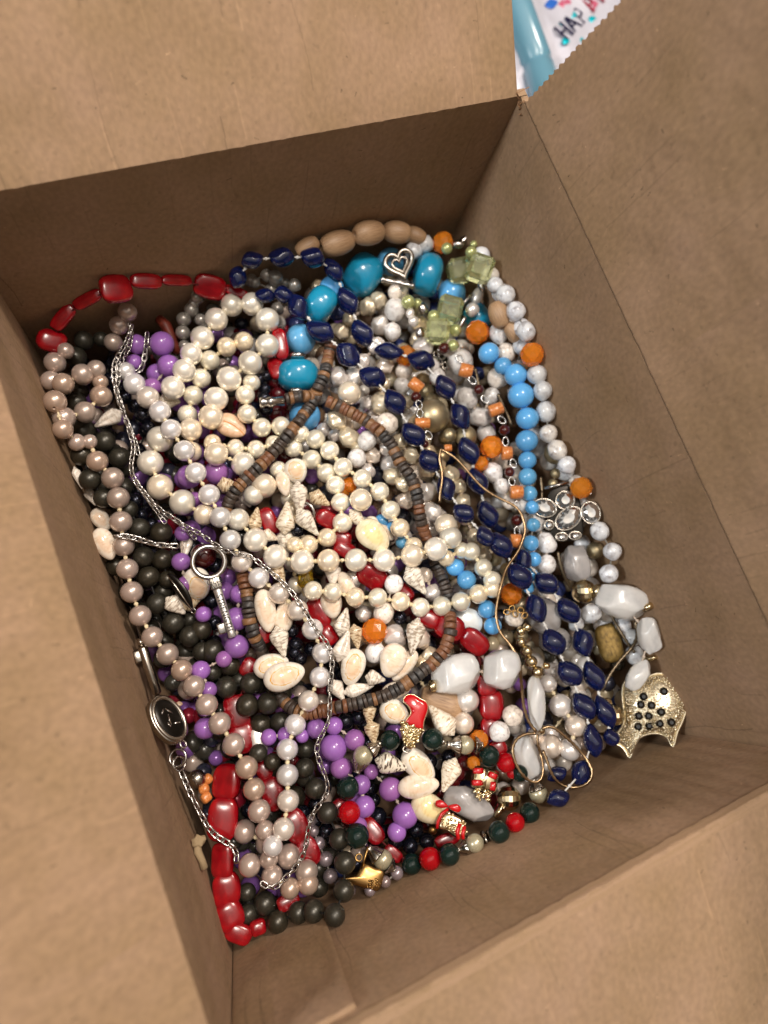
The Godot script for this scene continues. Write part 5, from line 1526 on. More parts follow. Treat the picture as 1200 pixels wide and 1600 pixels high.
			[[171.7,38.9,63,3.9], [173.2,40.3,71.7,4.1], [172.5,41.7,78.2,3.7], [172.3,43.1,84.1,3.8], [173.4,44.6,90.8,3.8], [173.6,45.5,98.2,4], [170.4,45.3,105.7,3.7], [165.3,44.3,113.7,3.9], [161.9,43.5,123.2,3.8], [161.7,43.8,133.9,3.8], [162.9,44.4,144,3.8], [163.3,44.5,152,3.9], [163.6,44.4,158.3,3.6], [165.8,45.1,164.4,3.6], [169.8,46.2,171.1,3.5], [173.1,47.1,177.8,3.5], [172.7,46.5,184.3,3.5], [170.1,44.9,191.4,3.9], [168.5,43.5,200.1,3.8], [168.6,42.4,209.9,3.5], [168.8,40.9,219.2,3.7], [168,40.5,226.4,3.6], [167.8,41.3,232.3,3.7], [171.2,42.8,238.3,3.7], [176.9,45.1,244.6,3.5], [181.5,47,250.6,3.8], [182.7,48.5,256.3,3.6]]]},
		{"name": "gold_bead_necklace", "label": "cluster of little shiny gold balls by the frosted stones", "group": "gold bead necklaces", "kind": "ball", "look": "gold", "cord": "", "runs": [
			[[164.5,63.2,205.2,2], [161.4,62,205.8,2.2], [159.5,61.6,210.3,2.3], [160.2,62.1,214.9,2.8], [160.1,62.3,220,2.9], [160.8,63,225.2,2.7], [165.4,64.5,224,1.7]],
			[[205.9,61.1,203,3.5]],
			[[187.7,59.8,255.2,2.9], [188.3,59.2,251.1,2.4]]]},
		{"name": "red_tablet_necklace", "label": "necklace of flat red stone tablets arching against the far wall", "group": "red tablet necklaces", "kind": "tablet", "look": "red_stone", "cord": "red_thread", "runs": [
			[[[9.9,54.8,9.8], [-0.45,0.36,0.37,0.73], [5.1,6.3,3.1]], [[18.2,61.2,3.6], [-0.54,0.09,0.28,0.79], [6.8,3.2,1.8]], [[30.5,67.9,1.9], [-0.57,-0.1,0.17,0.8], [7,2.8,1.5]], [[43.2,74.9,4.1], [-0.58,0.13,-0.12,0.79], [6.9,6.1,2.7]], [[56.6,72.6,2.5], [-0.57,0.05,-0.16,0.8], [7,3.4,2]], [[69.7,67.3,2.2], [-0.57,0.13,-0.18,0.79], [7.3,2.6,1.6]], [[84,59.5,4.6], [-0.41,-0.13,-0.2,0.88], [7.5,5.7,2.6]], [[95.3,56.5,8.5], [-0.56,-0.22,-0.21,0.77], [5.8,2.6,1.6]]],
			[[[106.7,54.2,38.7], [-0.39,-0.52,-0.56,0.52], [7.7,3.7,2.2]], [[101.5,50.3,48.4], [-0.48,-0.55,-0.46,0.5], [5.5,4,2.4]]]]},
		{"name": "red_tablet_necklace", "label": "row of bright red stone tablets stacked in the near corner of the box", "group": "red tablet necklaces", "kind": "tablet", "look": "red_stone", "cord": "red_thread", "runs": [
			[[[18.8,44.2,216.9], [0.33,0.7,0.47,-0.43], [7.3,6,3]], [[12.7,45.7,229.9], [0.4,0.6,0.58,-0.37], [8.8,6.4,2.9]], [[7.7,47.2,244.4], [0.35,0.68,0.46,-0.45], [6.8,4.7,2.8]], [[5.6,48.1,255.2], [0.46,0.56,0.55,-0.41], [7,5.7,2.8]], [[3.8,49.2,264.3], [0.6,0.45,0.44,-0.5], [5.9,5.6,2.8]], [[5,50.3,271.6], [-0.71,-0.25,-0.26,0.6], [5.6,3.8,2.3]], [[12.5,49.8,273.1], [-0.76,-0.03,-0.06,0.64], [3.3,3.1,2.5]]]]},
		{"name": "red_tablet_necklace", "label": "dark red tablets threaded below the taupe and white pearls", "group": "red tablet necklaces", "kind": "tablet", "look": "red_stone2", "cord": "red_thread", "runs": [
			[[[42.9,44.7,175.4], [0.24,0.67,0.66,-0.25], [4.5,3.4,2]], [[32.1,44.5,191.4], [0.47,0.55,0.53,-0.45], [7.2,5.5,2.8]], [[30.6,44.5,202.3], [0.45,0.57,0.55,-0.42], [6.9,5.8,2.9]]],
			[[[34.5,43.9,218.8], [-0.56,-0.47,-0.44,0.52], [4.1,3.3,2]], [[34.9,44.9,228.9], [0.52,0.51,0.48,-0.49], [7.1,4.9,2.5]], [[39.4,46.6,244.4], [-0.56,-0.47,-0.44,0.52], [7.3,5.4,2.7]], [[40.8,47.8,255.7], [-0.53,-0.48,-0.47,0.51], [6.2,4.6,2.3]], [[26.7,50.5,269.1], [-0.76,0.04,-0.01,0.65], [4.7,3.1,1.9]]],
			[[[68.7,46.8,259.9], [-0.62,-0.47,-0.34,0.53], [6.1,3.9,1.9]], [[73.5,49.5,271.4], [-0.64,-0.39,-0.32,0.58], [4.4,2.5,1.2]], [[96.6,53.3,274.9], [-0.76,-0.06,0,0.64], [5.5,2.7,1.4]]],
			[[[58.8,47.8,245.1], [-0.61,-0.44,-0.37,0.55], [3.6,3.6,1.8]]]]},
		{"name": "red_tablet_necklace", "label": "polished red and burgundy tablets crossing under the shells toward the frosted stones", "group": "red tablet necklaces", "kind": "tablet", "look": "red_stone", "cord": "red_thread", "runs": [
			[[[53.2,49.6,164.2], [-0.48,-0.49,-0.51,0.53], [4.8,3.4,2]]],
			[[[79.2,52,164.8], [-0.43,-0.54,-0.38,0.61], [7.4,4.3,2.6]], [[79.3,52.1,175.7], [-0.56,-0.43,-0.39,0.59], [4.5,4.3,2.6]]],
			[[[72.8,50.6,117.7], [-0.48,-0.47,-0.48,0.56], [6.4,3.8,2.3]]],
			[[[97.7,54.1,126.6], [-0.56,-0.23,-0.34,0.72], [5.9,4.1,2.5]], [[100.1,53.7,136.9], [-0.66,-0.26,-0.12,0.7], [5.3,3.8,2.3]], [[100.1,53.7,141.9], [-0.6,-0.33,-0.27,0.67], [5,3.8,2.3]]],
			[[[107.3,54.4,158.1], [-0.41,-0.37,-0.27,0.79], [7.3,5.5,3.3]], [[117.6,55.4,169.5], [-0.61,-0.47,-0.26,0.58], [5.8,4.1,2.4]], [[124.3,57,185], [-0.65,-0.32,-0.18,0.66], [5.5,4.3,2.6]], [[131.6,57.5,192.1], [-0.65,-0.3,-0.2,0.68], [7,5.8,3.5]], [[139.6,59.3,202.1], [-0.46,-0.45,-0.24,0.73], [7.2,5.2,3.1]], [[137.8,57.5,222], [0.4,0.61,0.49,-0.47], [4.9,4.3,2.6]], [[136.8,56.5,231.2], [0.36,0.65,0.52,-0.43], [6.6,5.5,3.3]], [[132.6,55.1,240.3], [0.41,0.62,0.49,-0.45], [4.9,4.3,2.6]], [[132.2,56.5,248.9], [-0.52,-0.54,-0.39,0.53], [3.7,4,2.4]]]]},
		{"name": "navy_bead_necklace", "label": "first of two strands of twisted navy blue glass beads, the one nearer the pearls", "group": "navy bead necklaces", "kind": "twist", "look": "navy_glass", "cord": "white_thread", "runs": [
			[[[106.4,62.7,17.2], [-0.58,-0.18,-0.14,0.78], [4.8,3.9,3.9]], [[114.8,63.6,19.3], [-0.59,-0.13,-0.07,0.79], [4.8,4.5,4.5]], [[119.3,63.1,27.1], [-0.44,-0.42,-0.46,0.64], [6.7,5.5,5.5]], [[125.7,60.7,40.3], [-0.55,-0.35,-0.26,0.71], [7.6,5.8,5.8]], [[134.7,59.4,55.3], [-0.51,-0.37,-0.34,0.7], [7.1,6.1,6.1]], [[140.9,62.3,70.2], [-0.57,-0.3,-0.23,0.73], [7,5.8,5.8]], [[145.8,64.6,85.8], [-0.45,-0.47,-0.43,0.62], [6.9,5.7,5.7]], [[148.2,64.7,103.5], [-0.5,-0.43,-0.37,0.65], [6.9,5.7,5.7]], [[150.8,64.8,117.9], [-0.48,-0.46,-0.4,0.63], [6.3,5.7,5.7]], [[152.8,65.2,132.7], [-0.44,-0.51,-0.45,0.58], [6.2,5,5]], [[155.2,67.3,146.5], [-0.55,-0.41,-0.3,0.66], [5.6,5,5]], [[161,66.6,159.9], [-0.47,-0.51,-0.41,0.59], [5.3,4.4,4.4]], [[166.8,66.3,166.3], [-0.47,-0.52,-0.41,0.59], [6.8,5.6,5.6]], [[169.9,65.1,182.5], [-0.5,-0.51,-0.37,0.59], [7.1,5.9,5.9]], [[171.7,64.2,199], [-0.46,-0.56,-0.42,0.55], [7,5.6,5.6]], [[173.4,63.9,215.8], [-0.49,-0.55,-0.39,0.56], [6.7,5.8,5.8]], [[174.7,63.8,231.4], [-0.54,-0.51,-0.33,0.58], [6.7,5.8,5.8]], [[174.8,63.8,246.9], [-0.52,-0.54,-0.35,0.56], [6.9,5.5,5.5]], [[171.8,65,261.6], [0.37,0.63,0.48,-0.48], [7.4,4.6,4.6]], [[161.7,63.5,272.1], [-0.75,0.14,0.25,0.59], [5.9,5.1,5.1]], [[145.7,66.7,276], [-0.76,-0.09,0.04,0.64], [5.2,4.1,4.1]]],
			[[[151.9,59.9,269.2], [-0.76,-0.03,0.1,0.64], [4.8,3.7,3.7]]]]},
		{"name": "navy_bead_necklace", "label": "second strand of twisted navy glass beads, reaching from far wall down to gold studded pendant", "group": "navy bead necklaces", "kind": "twist", "look": "navy_glass", "cord": "white_thread", "runs": [
			[[[96.6,67.2,7.5], [-0.55,0.23,0.38,0.71], [5.3,4.7,4.7]], [[104.4,73.5,4.5], [-0.6,-0.02,0.07,0.8], [5.3,4.4,4.4]], [[118.2,72,5.6], [-0.58,-0.15,-0.1,0.8], [6.3,5.1,5.1]], [[131.7,73.5,10], [-0.55,-0.24,-0.19,0.78], [6,5.4,5.4]], [[141.4,66.8,15], [-0.44,-0.44,-0.44,0.64], [6.4,4.6,4.6]], [[144.2,60.9,29.1], [-0.44,-0.47,-0.45,0.62], [7.5,5.6,5.6]], [[145.8,58.7,45.9], [-0.44,-0.45,-0.44,0.64], [7.2,5.6,5.6]], [[154.3,60.7,59.5], [-0.61,-0.24,-0.07,0.76], [7.4,4.7,4.7]], [[166.6,63.7,69.5], [-0.57,-0.29,-0.18,0.75], [7.1,5.6,5.6]], [[172.4,64.9,86.2], [-0.44,-0.48,-0.42,0.63], [6.8,5.5,5.5]], [[173.3,65.5,102.4], [-0.45,-0.49,-0.42,0.62], [7,5.5,5.5]], [[171.6,62.9,118.8], [-0.44,-0.54,-0.43,0.57], [7.3,5.5,5.5]], [[170.7,60.8,133.9], [-0.41,-0.54,-0.46,0.57], [7,5.5,5.5]], [[169.6,59.2,150.3], [-0.42,-0.55,-0.46,0.56], [7,5.5,5.5]]],
			[[[176.7,61.3,176.1], [-0.47,-0.53,-0.4,0.58], [5.4,4.5,4.5]], [[181.7,63.1,190.1], [-0.56,-0.44,-0.28,0.64], [6.6,5.7,5.7]], [[186.1,64.4,205.5], [-0.5,-0.53,-0.36,0.58], [6.8,5.6,5.6]], [[187.4,62.8,221.6], [-0.43,-0.6,-0.43,0.52], [6.8,5.6,5.6]], [[185.5,62.9,237], [-0.46,-0.58,-0.41,0.54], [7.3,5.3,5.3]], [[182.9,64.7,252.9], [-0.47,-0.6,-0.4,0.52], [7.8,4.9,4.9]], [[180.2,65.9,263.6], [0.44,0.62,0.42,-0.5], [4,4,4]]]]},
		{"name": "wooden_bead_necklace", "label": "string of pale oval wooden beads against the far wall", "group": "wooden bead necklaces", "kind": "barrel", "look": "pale_wood", "cord": "black_thread", "runs": [
			[[[131.5,72.6,3.8], [-0.6,0,0.15,0.79], [6,4.2,4.2]], [[146.4,72.2,5.1], [-0.6,0.03,0,0.8], [8.5,5.8,5.8]], [[162.1,74.9,5.2], [-0.59,0.08,-0.07,0.8], [8,5.8,5.8]], [[177.6,71.3,6], [-0.57,-0.21,-0.09,0.79], [6.9,5.3,5.3]], [[189.8,64.1,5.8], [-0.53,-0.3,-0.2,0.77], [5.5,4.2,4.2]]],
			[[[208.6,75.2,62.6], [-0.38,-0.52,-0.47,0.61], [6.5,5,5]], [[212.7,74,72.2], [-0.42,-0.49,-0.41,0.65], [5.6,4,4]]]]},
		{"name": "frosted_stone_necklace", "label": "necklace of big frosted milky white nuggets, some by the wall, two beside the red tablets", "group": "frosted stone necklaces", "kind": "nugget", "look": "milky_quartz", "cord": "pale_thread", "runs": [
			[[[125.6,59.3,212.2], [-0.72,-0.12,-0.01,0.68], [11.1,8.8,8.8]], [[144.6,65,217.5], [-0.7,-0.2,-0.06,0.68], [8.2,8.8,8.8]]],
			[[[211.1,68.1,210.9], [-0.64,-0.35,-0.13,0.67], [11.4,8.1,8.1]], [[214.6,72.5,229.6], [-0.3,-0.53,-0.51,0.62], [9.1,5,5]], [[204.2,67.4,243.9], [-0.75,0.11,0.24,0.61], [7.9,4.1,4.1]]],
			[[[155,61.8,237.3], [0.35,0.66,0.51,-0.43], [11.8,3.9,3.9]]],
			[[[142.7,55.5,258.8], [-0.42,-0.59,-0.47,0.5], [10.3,6.3,6.3]]]]},
		{"name": "frosted_stone_necklace", "label": "lavender grey translucent nuggets lying under the navy strands and beside the gold faceted bead", "group": "frosted stone necklaces", "kind": "nugget", "look": "grey_quartz", "cord": "", "runs": [
			[[[178.8,53.6,204.3], [-0.64,-0.34,-0.17,0.67], [9.4,8.5,8.5]]],
			[[[111,54.2,265.2], [-0.67,-0.34,-0.23,0.61], [11.4,6.1,6.1]]],
			[[[202.8,58.8,187.2], [0.33,0.63,0.51,-0.48], [8.6,6.2,6.2]]],
			[[[181.1,50,217.3], [-0.68,-0.28,-0.1,0.67], [7.7,6.1,6.1]]]]},
		{"name": "burgundy_bead_necklace", "label": "strand of burgundy round beads deep under the shells and pearls", "group": "", "kind": "ball", "look": "burgundy", "cord": "red_thread", "runs": [
			[[71.2,37,60.3,4.3], [82,38.7,58.6,4.2], [90.6,40.9,54.6,4.5], [100.1,43.7,51.1,4.4], [99.5,42.8,58.3,4.1], [95.3,41.2,66.2,4.5], [87.5,40.6,75.3,4.5], [81.9,40,86.2,4.4], [84.7,40.2,97.8,4.2], [89,40.4,107.8,4], [91.9,41.7,115.4,4], [96.6,43.1,122,4.4], [104,44,129,4.2], [110.6,44.3,135.6,4], [112.4,43,142.1,4.4], [112.6,41.3,150,4.3], [114.5,42.7,160.1,4.2], [117.7,44.2,169.8,4.1], [119.7,44.7,177.2,4.1], [123.1,45.1,183,4], [129.3,46.3,189.8,3.9], [136,47.8,197.3,4.3], [139.4,48.4,204.3,4.1], [139.7,48.1,212,4.1], [139,48,221.8,4], [137,47.9,232.6,4.2], [132.1,47.3,241.7,3.8], [125.9,46.2,248.8,3.9], [118.2,44.2,251.7,3.8], [114.3,43.2,254.5,3.8], [110.2,41.8,256.7,4.2], [104,40.2,259,4.1], [98.2,40.3,263,3.9], [93.8,41.3,269.1,3.9]],
			[[96.5,35.8,39.4,4.3], [98.7,35.3,48.3,4.5], [98.5,35.5,55,4.4], [99.5,35.7,61.6,4.1], [101.1,35.6,69.4,4.6], [98.6,36.3,78.3,4.5], [92.9,35.7,87.7,4.5], [89.7,34.3,98.6,4.2], [91.5,34,110.7,4.2], [94.2,35.6,121.5,4.1], [95.7,37.3,129.6,4], [99.1,38.6,136.5,4], [105.2,39.5,143.9,4.2], [102.8,40.6,148.8,4], [92.9,39.9,152.3,4], [81.7,38.4,157.2,4.3], [72.8,37.8,164,4.1], [65,36.8,170.7,3.9], [56.5,35.1,176,4.1], [50.4,32.8,180.9,3.9], [48.8,29.9,186.1,4.1], [48.8,29.7,191.5,3.9], [45.5,30.2,196.4,4], [41.5,31.4,202.2,4], [44.5,32.1,211.2,4], [47.7,32,221.4,3.9], [48.1,30.7,230.2,4.1], [47,29.1,237.1,4.1], [49.2,31.8,242.6,3.8], [55.5,34.3,248.5,3.7], [61.4,36.2,253.8,3.7]]]},
	]

func traced_shells() -> Array:
	return [
		["cowrie_slit", [[72,47.3,68.5], [-0.59,-0.3,-0.27,0.7], [7.5,5.4,4.6]]],
		["cowrie_ring", [[92.3,51.8,99.7], [-0.44,-0.49,-0.51,0.56], [5.9,5.4,4.5]]],
		["cowrie", [[84.9,51.7,103.6], [0.47,0.56,0.49,-0.47], [6.2,3.2,2.8]]],
		["cowrie_yellow", [[112.5,63.7,141.7], [-0.56,-0.4,-0.34,0.65], [8.6,6.3,5.4]]],
		["cowrie", [[119,55.2,138.8], [-0.55,-0.36,-0.34,0.67], [8,3.3,2.8]]],
		["cowrie", [[57.5,55.3,155.6], [0.44,0.54,0.54,-0.47], [9.5,4.5,3.8]]],
		["cowrie", [[64.3,53.9,160.5], [-0.62,0.34,0.37,0.61], [7.6,4.2,3.6]]],
		["cowrie", [[85.5,55,163.2], [0.44,0.58,0.51,-0.46], [6.5,4.8,4.1]]],
		["cowrie", [[94.9,55.5,160.1], [-0.48,-0.49,-0.47,0.56], [8.9,3.4,2.9]]],
		["cowrie_ring", [[51.9,54.7,178.5], [-0.71,-0.05,-0.03,0.7], [7.7,5.2,4.4]]],
		["cowrie_ring", [[55.2,61,184.4], [-0.71,-0.03,-0.02,0.7], [8.9,5.9,5]]],
		["cowrie_ring", [[83.8,59.4,191.9], [0.3,0.65,0.61,-0.34], [8,5.3,4.5]]],
		["cowrie", [[100.4,63.9,195.6], [0.25,0.67,0.62,-0.32], [7.5,5.8,4.9]]],
		["cowrie", [[105.4,59.4,199.9], [0.14,0.71,0.66,-0.21], [8.2,3.7,3.1]]],
		["cowrie_ring", [[93.8,59.5,216.2], [-0.66,-0.32,-0.24,0.64], [6.6,5.2,4.5]]],
		["cowrie", [[98.9,56.3,208.5], [-0.73,-0.05,0.02,0.69], [7.3,3.9,3.3]]],
		["cowrie_ring", [[96.1,55.2,241.6], [-0.58,-0.35,-0.39,0.63], [9.1,5.5,4.7]]],
		["cowrie", [[92.6,56.7,249], [-0.74,-0.14,-0.05,0.66], [9,4.9,4.2]]],
		["cowrie_yellow", [[94,55.3,259.9], [-0.66,-0.29,-0.27,0.63], [8.8,6,5.1]]],
		["cowrie_ring", [[34.1,45.7,133.2], [-0.31,-0.36,-0.64,0.61], [7.9,6,5.1]]],
		["cowrie", [[3.5,49.1,103.8], [-0.51,-0.43,-0.52,0.54], [7.5,4.4,3.8]]],
		["cowrie", [[4.1,39.2,90.4], [-0.54,-0.39,-0.47,0.58], [5.7,3.7,3.2]]],
		["cowrie_slit", [[10.6,40.6,179.3], [-0.7,-0.12,-0.15,0.69], [1.4,1.1,.9]]],
		["cone", [[88.1,58.8,113.6], [0.38,0.55,0.57,-0.48], [7.2,4.6,3.9]]],
		["cone_ribbed", [[79.6,57.2,120.3], [-0.58,0.34,0.42,0.61], [6.9,4.9,4.1]]],
		["cone", [[87.6,59.5,125.5], [-0.53,-0.41,-0.4,0.62], [6.9,4.6,3.9]]],
		["cone", [[76.3,51.6,129.8], [0.39,0.55,0.57,-0.47], [6.4,4.3,3.7]]],
		["cone", [[123.5,63.6,166.9], [-0.52,-0.48,-0.4,0.59], [6.9,5.1,4.4]]],
		["cone", [[58.8,57.6,170.3], [0.47,0.53,0.51,-0.49], [6.3,4.7,4]]],
		["cone_plain", [[82.9,60.4,182.2], [-0.65,0.26,0.33,0.63], [6.4,4.4,3.8]]],
		["cone", [[87,58,172.5], [-0.64,0.29,0.35,0.62], [5.9,4.2,3.6]]],
		["cone_dark", [[113.4,63.8,189.6], [0.3,0.65,0.59,-0.38], [7.6,4.8,4.1]]],
		["cone_knob", [[89.8,59.7,180.2], [0.43,0.57,0.52,-0.47], [5,3.6,3.1]]],
		["cone_plain", [[82.8,58.4,201.6], [-0.72,-0.08,-0.02,0.69], [6.4,3.6,3.1]]],
		["cone", [[90.9,60.9,199.9], [-0.69,-0.23,-0.16,0.67], [4.1,3.9,3.3]]],
		["cone_plain", [[74.7,56.3,198.7], [-0.53,-0.48,-0.43,0.54], [4.7,3.9,3.3]]],
		["cone_knob", [[83.5,57.7,213.2], [0.38,0.62,0.55,-0.41], [4.4,3.3,2.8]]],
		["cone_knob", [[82,58.3,220.5], [0.44,0.59,0.51,-0.45], [4.7,3.8,3.3]]],
		["cone_ribbed", [[111.7,60.5,227.6], [-0.46,0.57,0.58,0.36], [7.5,5.8,5]]],
		["cone_spot", [[84.9,56.6,236], [-0.7,-0.26,-0.19,0.64], [6.6,5.2,4.4]]],
		["cone_ribbed", [[106.5,59.2,249.6], [0.24,0.71,0.59,-0.29], [6.9,5,4.2]]],
		["cone_plain", [[90.6,55.6,151.2], [0.39,0.6,0.56,-0.41], [5.2,4.3,3.7]]],
		["cone_knob", [[67.1,53,115.6], [-0.59,0.33,0.39,0.63], [5.2,3.7,3.2]]],
		["cone_knob", [[61.1,50.5,95.9], [-0.65,-0.12,-0.11,0.75], [4.4,4.1,3.5]]],
		["cone_ribbed", [[70.5,52.2,124.7], [-0.63,-0.25,-0.23,0.7], [4,3.5,2.9]]],
		["cone_plain", [[21.4,43.1,47.1], [0.09,0.62,0.77,-0.09], [6.5,4.4,3.7]]],
		["cone_ribbed", [[49.3,41.9,46.6], [-0.62,-0.1,-0.1,0.77], [4.8,4.5,3.9]]],
		["cone_plain", [[34.5,43.9,115.8], [0.4,0.6,0.6,-0.33], [5.8,3.2,2.7]]],
		["cone", [[22.6,47.2,139.2], [-0.6,-0.34,-0.38,0.62], [5,4.5,3.8]]],
		["cone_knob", [[68.4,54.2,142.8], [-0.52,-0.47,-0.44,0.56], [4.5,3.7,3.1]]],
		["cone_plain", [[3.1,39.4,78.9], [-0.51,-0.41,-0.5,0.57], [4,2.6,2.2]]],
		["cone_plain", [[1.6,48.3,71.5], [-0.47,-0.44,-0.55,0.53], [4.8,2.2,1.9]]],
		["cone_plain", [[71.9,53.3,190], [-0.7,-0.16,-0.11,0.69], [2.8,2.5,2.1]]],
		["cone_knob", [[97,56.8,116.8], [-0.59,-0.32,-0.28,0.69], [5,4.1,3.5]]],
		["cone_ribbed", [[109.8,59.8,132.1], [-0.51,-0.39,-0.41,0.65], [5.8,3.5,3]]],
		["cone_plain", [[67,44.9,103.4], [-0.5,-0.44,-0.47,0.59], [3.9,3.3,2.8]]],
		["cone", [[133.2,59.4,157.4], [-0.67,-0.18,-0.07,0.71], [3.8,3.2,2.7]]],
		["cone_knob", [[29.5,41.6,139.4], [-0.68,0.14,0,0.72], [5.7,3.7,3.2]]],
	]

